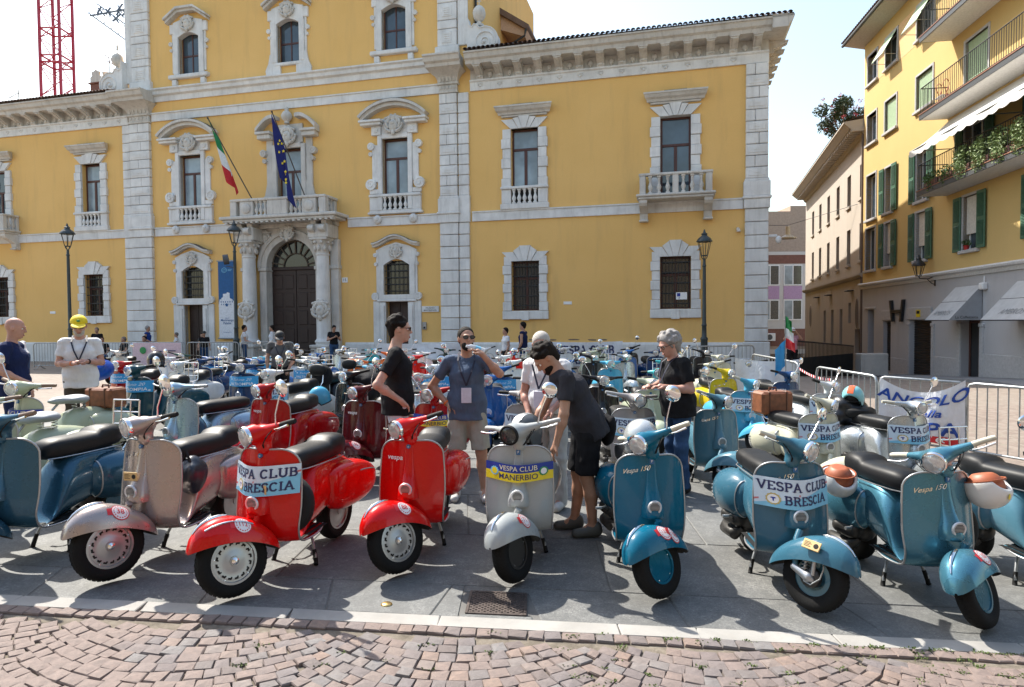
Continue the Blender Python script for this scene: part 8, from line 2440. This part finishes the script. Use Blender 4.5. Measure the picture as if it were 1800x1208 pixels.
for w_, v_ in (('VESPA CLUB', .32), ('BRESCIA', .72)):
    V, Fc, _w = serif_text2d(w_, .3, .2); m = MB(); m.add([P(.5 + x_*.75/2.4, v_ - y_/.9) + Vector((0, -.015, 0)) for x_, y_ in V], Fc); m.build('lettering', NAVYP, fb)
hung('club_banner', 'white banner hanging on the far barrier behind the men', -4.6, 22.3, -.1, 3.0, .8, .03, 7, 1.1)
# tape between two barriers
m = MB()
for k in range(14):
    t0, t1 = k/14, (k+.5)/14; P_ = lambda t: Vector((5.2 + .1*t, 11.75 - t*1.0, 1.0 + gz(5.2, 11.2) - .12*t - .05*math.sin(math.pi*t)))
    a, b = P_(t0), P_(t1); m.add([a - Vector((0, 0, .022)), b - Vector((0, 0, .022)), b + Vector((0, 0, .022)), a + Vector((0, 0, .022))], [(0, 1, 2, 3)])
tp_ = empty('barrier_tape', None, 'red and white warning tape strung between two barriers', 'tape'); m.build('red_bands', REDP, tp_)
m = MB()
for k in range(14):
    t0, t1 = (k+.5)/14, (k+1)/14; a, b = P_(t0), P_(t1); m.add([a - Vector((0, 0, .022)), b - Vector((0, 0, .022)), b + Vector((0, 0, .022)), a + Vector((0, 0, .022))], [(0, 1, 2, 3)])
m.build('white_bands', WHITEP, tp_)
# little flag on the dark blue scooter's pole
sf = empty('small_flag', T(4.62, 10.9, gz(4.6, 10.9)), 'small tricolour and blue flag on a thin pole at a scooter', 'flag')
m = MB(); m.tube([(0, 0, .3), (-.03, 0, 1.95)], .008, 6); m.build('flag_pole', STEEL, sf)
for i, (mt, z0, z1) in enumerate(((GREENP, 1.75, 1.95), (WHITEP, 1.58, 1.75), (REDP, 1.42, 1.58))):
    m = MB(); m.grid(lambda u, v: (-.03 + u*(.1 + .16*(1.95 - (z0 + (z1-z0)*v))), -.01 + .03*math.sin(u*8 + v*2), z0 + (z1 - z0)*v - u*.1), list(np.linspace(0, 1, 7)), [0, .5, 1]); m.build('cloth', mt, sf, 60)
m = MB(); m.grid(lambda u, v: (-.025 - u*.17, .02*math.sin(u*9 + v*4), 1.1 + .45*v - u*.18), list(np.linspace(0, 1, 7)), [0, .33, .66, 1]); m.build('pennant', CYANP, sf, 60)

# ---- helmets, cases, bags
def helmet(name, label, M, col, kind='jet', band=None, rim=None):
    E_ = empty(name, M, label, 'helmet', 'helmets left on the scooters')
    s = SDF(); s.ell((0, 0, .0), (.135, .118, .125), .02).cone((-.02, 0, -.05), (-.02, 0, -.085), .115, .11, .03, (1.08, 1, 1)); s.ell((.0, 0, -.06), (.112, .098, .16), .01, None, True); s.ell((.16, 0, -.075), (.13, .105, .085), .02, None, True); s.half((0, 0, -.12), (0, 0, -1))
    if kind == 'half': s.half((0, 0, -.06), (0, 0, -1))
    link('shell', s.mesh('shell', .006), col, E_)
    s = SDF(); s.ell((-.005, 0, -.02), (.108, .094, .1), .02); s.half((0, 0, -.105), (0, 0, -1)); link('padding', s.mesh('padding', .009), rim or VINYL, E_)
    zc = -.06 if kind == 'half' else -.118
    m = MB(); rr_ = 1 if kind != 'half' else .98
    m.tube([(.125*rr_*math.cos(a) - .01, .113*rr_*math.sin(a), zc + (.055 if math.cos(a) > .5 and kind != 'half' else 0)) for a in np.linspace(0, 2*math.pi, 33)[:-1]], .007, 6, closed=True); m.build('rim', rim or RUBBER, E_, 60)
    if band:
        m = MB(); m.grid(lambda a, v: (.1365*math.cos(a), v*.036, .1265*math.sin(a)*math.sqrt(max(0, 1 - (v*.036/.12)**2))), list(np.linspace(.3, math.pi + .6, 22)), [-1, 0, 1]); m.build('stripe', band, E_, 60)
    if kind == 'visor':
        m = MB(); m.grid(lambda a, v: ((.139 - .0*v)*math.cos(a), (.122)*math.sin(a), -.0 - .085*v), list(np.linspace(-1.05, 1.05, 16)), [0, .5, 1]); m.build('visor', GLASS_D, E_, 60)
    return E_
def on(s, x, y, z, rz=0, rx=0, ry=0, steer=False):
    return s[1] @ (s[2] if steer else Matrix()) @ T(x, y, z) @ RZ(rz) @ RY(ry) @ RX(rx)
SILH = paint('silver_helmet', (.5, .52, .52), .4); WHH = paint('white_helmet', (.72, .72, .7)); TANL = plain('tan_leather', (.33, .09, .035), .5)
h1 = helmet('helmet', 'silver open-face helmet with dark visor on the teal scooter\'s handlebar', on(s5, .06, -.02, .95, R(20)), SILH, 'visor')
V, Fc = text_mesh2d('ACERBIS', .036, .004); m = MB(); m.add([(.135*math.cos(x_/.135), .119*math.sin(x_/.13), .035 + y_) for x_, y_ in [(a*1.0, b) for a, b in V]], Fc); m.v = [(p[0]*.985 + .002, p[1], p[2]) for p in m.v]; m.build('lettering', NAVYP, h1)
helmet('helmet', 'black and silver helmet on the seat of the light grey scooter', on(s4, -.1, .02, .92, R(-40)), paint('black_white_helmet', (.09, .095, .1)), 'visor', band=SILH)
helmet('helmet', 'white helmet with tan leather rim hanging beside the metallic scooter\'s seat', on(s7, -.36, -.30, .66, 0, R(185), R(10)), WHH, 'half', rim=TANL)
h2 = helmet('helmet', 'white helmet with tan leather rim and round badges hanging from the handlebar', on(s7, .3, .3, .74, R(30), R(180), R(-15)), WHH, 'half', rim=TANL)
m = MB(); m.lathe([(.02, 0), (.0, .004)], 16, T(.1, -.075, .045) @ RY(R(70)) @ RX(R(35))); m.build('badge', STEEL, h2); m = MB(); m.lathe([(.02, 0), (.0, .004)], 16, T(.12, .03, .05) @ RY(R(70))); m.build('badge', YELP, h2)
helmet('helmet', 'pale blue helmet with an orange stripe on the silver scooter\'s spare wheel', on(sv, -.62, -.05, .98, R(-50)), paint('pale_blue_helmet', (.22, .52, .56)), 'jet', band=plain('orange_stripe', (.6, .1, .02), .4))
helmet('helmet', 'black helmet with small stickers above the dark teal scooter', T(-5.25, 9.55, gz(-5.2, 9.5) + 1.12) @ RZ(R(-60)), paint('black_helmet', (.02, .02, .022)), 'visor')
helmet('helmet', 'sky blue open helmet hanging by the heap of black bags', T(-2.62, 8.75, gz(-2.6, 8.7) + .72) @ RZ(R(-150)) @ RY(R(20)), LBLUE, 'jet')
# spare wheel cover under the helmet of the silver scooter
sp = MB(); sp.lathe([(.0, 0), (.16, 0), (.19, .02), (.2, .06), (.19, .1), (.16, .12), (.0, .125)], 28); tag(sp.build('wheel_cover', VINYL, None, 40, on(sv, -.6, 0, .72)), 'round black spare wheel cover behind the silver scooter\'s seat', 'wheel cover')
def suitcase(label, M):
    E_ = empty('suitcase', M, label, 'suitcase'); LE = plain('brown_leather', (.22, .075, .03), .5, var=.3, bump=.2)
    m = MB(); m.bev(-.15, .15, -.24, .24, 0, .3, .03); m.build('case', LE, E_, 40)
    m = MB()
    for s in (-1, 1): m.bev(-.157, .157, s*.13 - .015, s*.13 + .015, -.006, .306, .01)
    m.build('strap', plain('dark_leather', (.1, .035, .015), .5), E_)
    m = MB(); m.tube([(.0, -.06, .3), (.0, -.05, .345), (0, .05, .345), (0, .06, .3)], .012, 7); m.build('handle', plain('dark_leather', (.1, .035, .015), .5), E_)
    m = MB()
    for s in (-1, 1): m.bev(-.165, -.15, s*.12 - .025, s*.12 + .025, .15, .19, .005)
    m.build('clasp', plain('brass', (.62, .42, .16), .3, .9, .15), E_)
suitcase('brown leather suitcase strapped behind the pale green scooter\'s saddle', on(g1, -.58, 0, .66, R(10)) @ Matrix.Diagonal((.78, .78, .72, 1)))
suitcase('brown leather suitcase on the cream scooter\'s chrome rack', on(c1, -.66, 0, .74) @ Matrix.Diagonal((.85, .85, .9, 1)))
rk = empty('case_rack', c1[1], 'chrome luggage rack holding the suitcase behind the cream scooter', 'rack')
m = MB()
for y_ in (-.17, .17): m.tube([(-.5, y_, .6), (-.6, y_, .72), (-.83, y_, .73), (-.85, y_, .98)], .009, 7)
for z_ in (.78, .88, .98): m.tube([(-.85, -.2, z_), (-.85, .2, z_)], .009, 7)
m.build('frame', CHROME, rk)
def bag(label, M, r, col, seed, cat='bag', name='bag'):
    rb_ = random.Random(seed); s = SDF()
    s.ell((0, 0, r[2]), r, .05)
    for k in range(9):
        d_ = [rb_.uniform(-.7, .7) * r[i] for i in range(3)]; q = rb_.uniform(.3, .5); s.ell((d_[0], d_[1], r[2] + d_[2]*.7), (r[0]*q, r[1]*q, r[2]*q*1.2), .04)
    E_ = empty(name, M, label, cat); link('body', s.mesh('bag', .012), col, E_)
    m = MB(); m.tube([(r[0]*.5, -r[1]*.4, r[2]*1.7), (r[0]*.4, 0, r[2]*2.25), (r[0]*.5, r[1]*.4, r[2]*1.7)], .012, 6); m.build('strap', RUBBER, E_)
BAGB = plain('black_bag_plastic', (.012, .012, .014), .3, bump=.6, scale=12); BAGN = cloth('black_nylon', (.014, .014, .016), .3)
bag('heap of black motorcycle bags behind the maroon scooter', T(-2.1, 9.35, gz(-2.1, 9.3) + .62), (.32, .42, .22), BAGN, 3)
bag('shiny black plastic cover on the rack beside the silver scooter', T(4.15, 8.1, gz(4.1, 8) + .58), (.26, .36, .2), BAGB, 5)
bag('crumpled bright blue plastic bag on the dark teal scooter', T(-5.75, 8.95, gz(-5.7, 9) + .83), (.2, .26, .16), plain('blue_plastic', (.005, .07, .42), .3, bump=.6, scale=12), 7)
bag('bright blue cloth hung on the turquoise scooter\'s shield', T(2.5, 10.35, gz(2.4, 10.3) + .5), (.06, .2, .17), plain('blue_plastic', (.005, .07, .42), .3, bump=.6, scale=12), 9)
bag('dark blue-black leg apron bag hanging under the beige scooter\'s seat', on(s1, .02, .15, .42), (.11, .09, .14), plain('dark_navy_vinyl', (.012, .017, .03), .35, bump=.4, scale=12), 11)
bag('black backpack on the back of the white scooter\'s backrest', on(wb, -.82, 0, .66), (.12, .17, .18), BAGN, 13)
bag('black shoulder bag hanging behind the bending man', T(.8, 5.5, gz(.8, 5.5) + .74), (.06, .085, .14), BAGN, 15)
# rally tags and stickers on the near scooters
def plate_tag(label, M, name='event_tag'):
    E_ = empty(name, M, label, 'tag'); WT = plain('pale_wood', (.62, .42, .18), .6, var=.15)
    m = MB(); m.bev(-.004, .004, -.056, .056, -.03, .03, .003); m.build('plate', WT, E_)
    m = MB(); m.lathe([(.016, 0), (.0, .001)], 14, T(.005, .03, 0) @ RY(R(90))); [m.box(.0045, .0055, -.045, -.045 + .035 + .01*(k % 2), .012 - k*.009, .015 - k*.009) for k in range(4)]; m.build('print', DARK, E_)
AX6 = s6[1] @ s6[2] @ T(.6, 0, KIT[True]['Rw'])
plate_tag('wooden event tag wired to the steel blue scooter\'s fender', AX6 @ T(.0, -.128, .2) @ RZ(R(-90)) @ RY(R(-22)))
plate_tag('wooden event tag below the banner of the red scooter numbered 112', s2[1] @ T(legshield_x(.6) + .05, .03, .612))
plate_tag('white and gold event tag above the horn of the beige scooter', s1[1] @ T(legshield_x(.62) + .055, -.03, .625))
# second sticker and stripes on fenders
for nm, me, mt in tag_meshes(100, KIT[True]): link(nm, me, mt, s5[0], s5[1].inverted() @ s5[1] @ s5[2] @ T(.6, 0, KIT[True]['Rw']) @ RY(R(-27)))
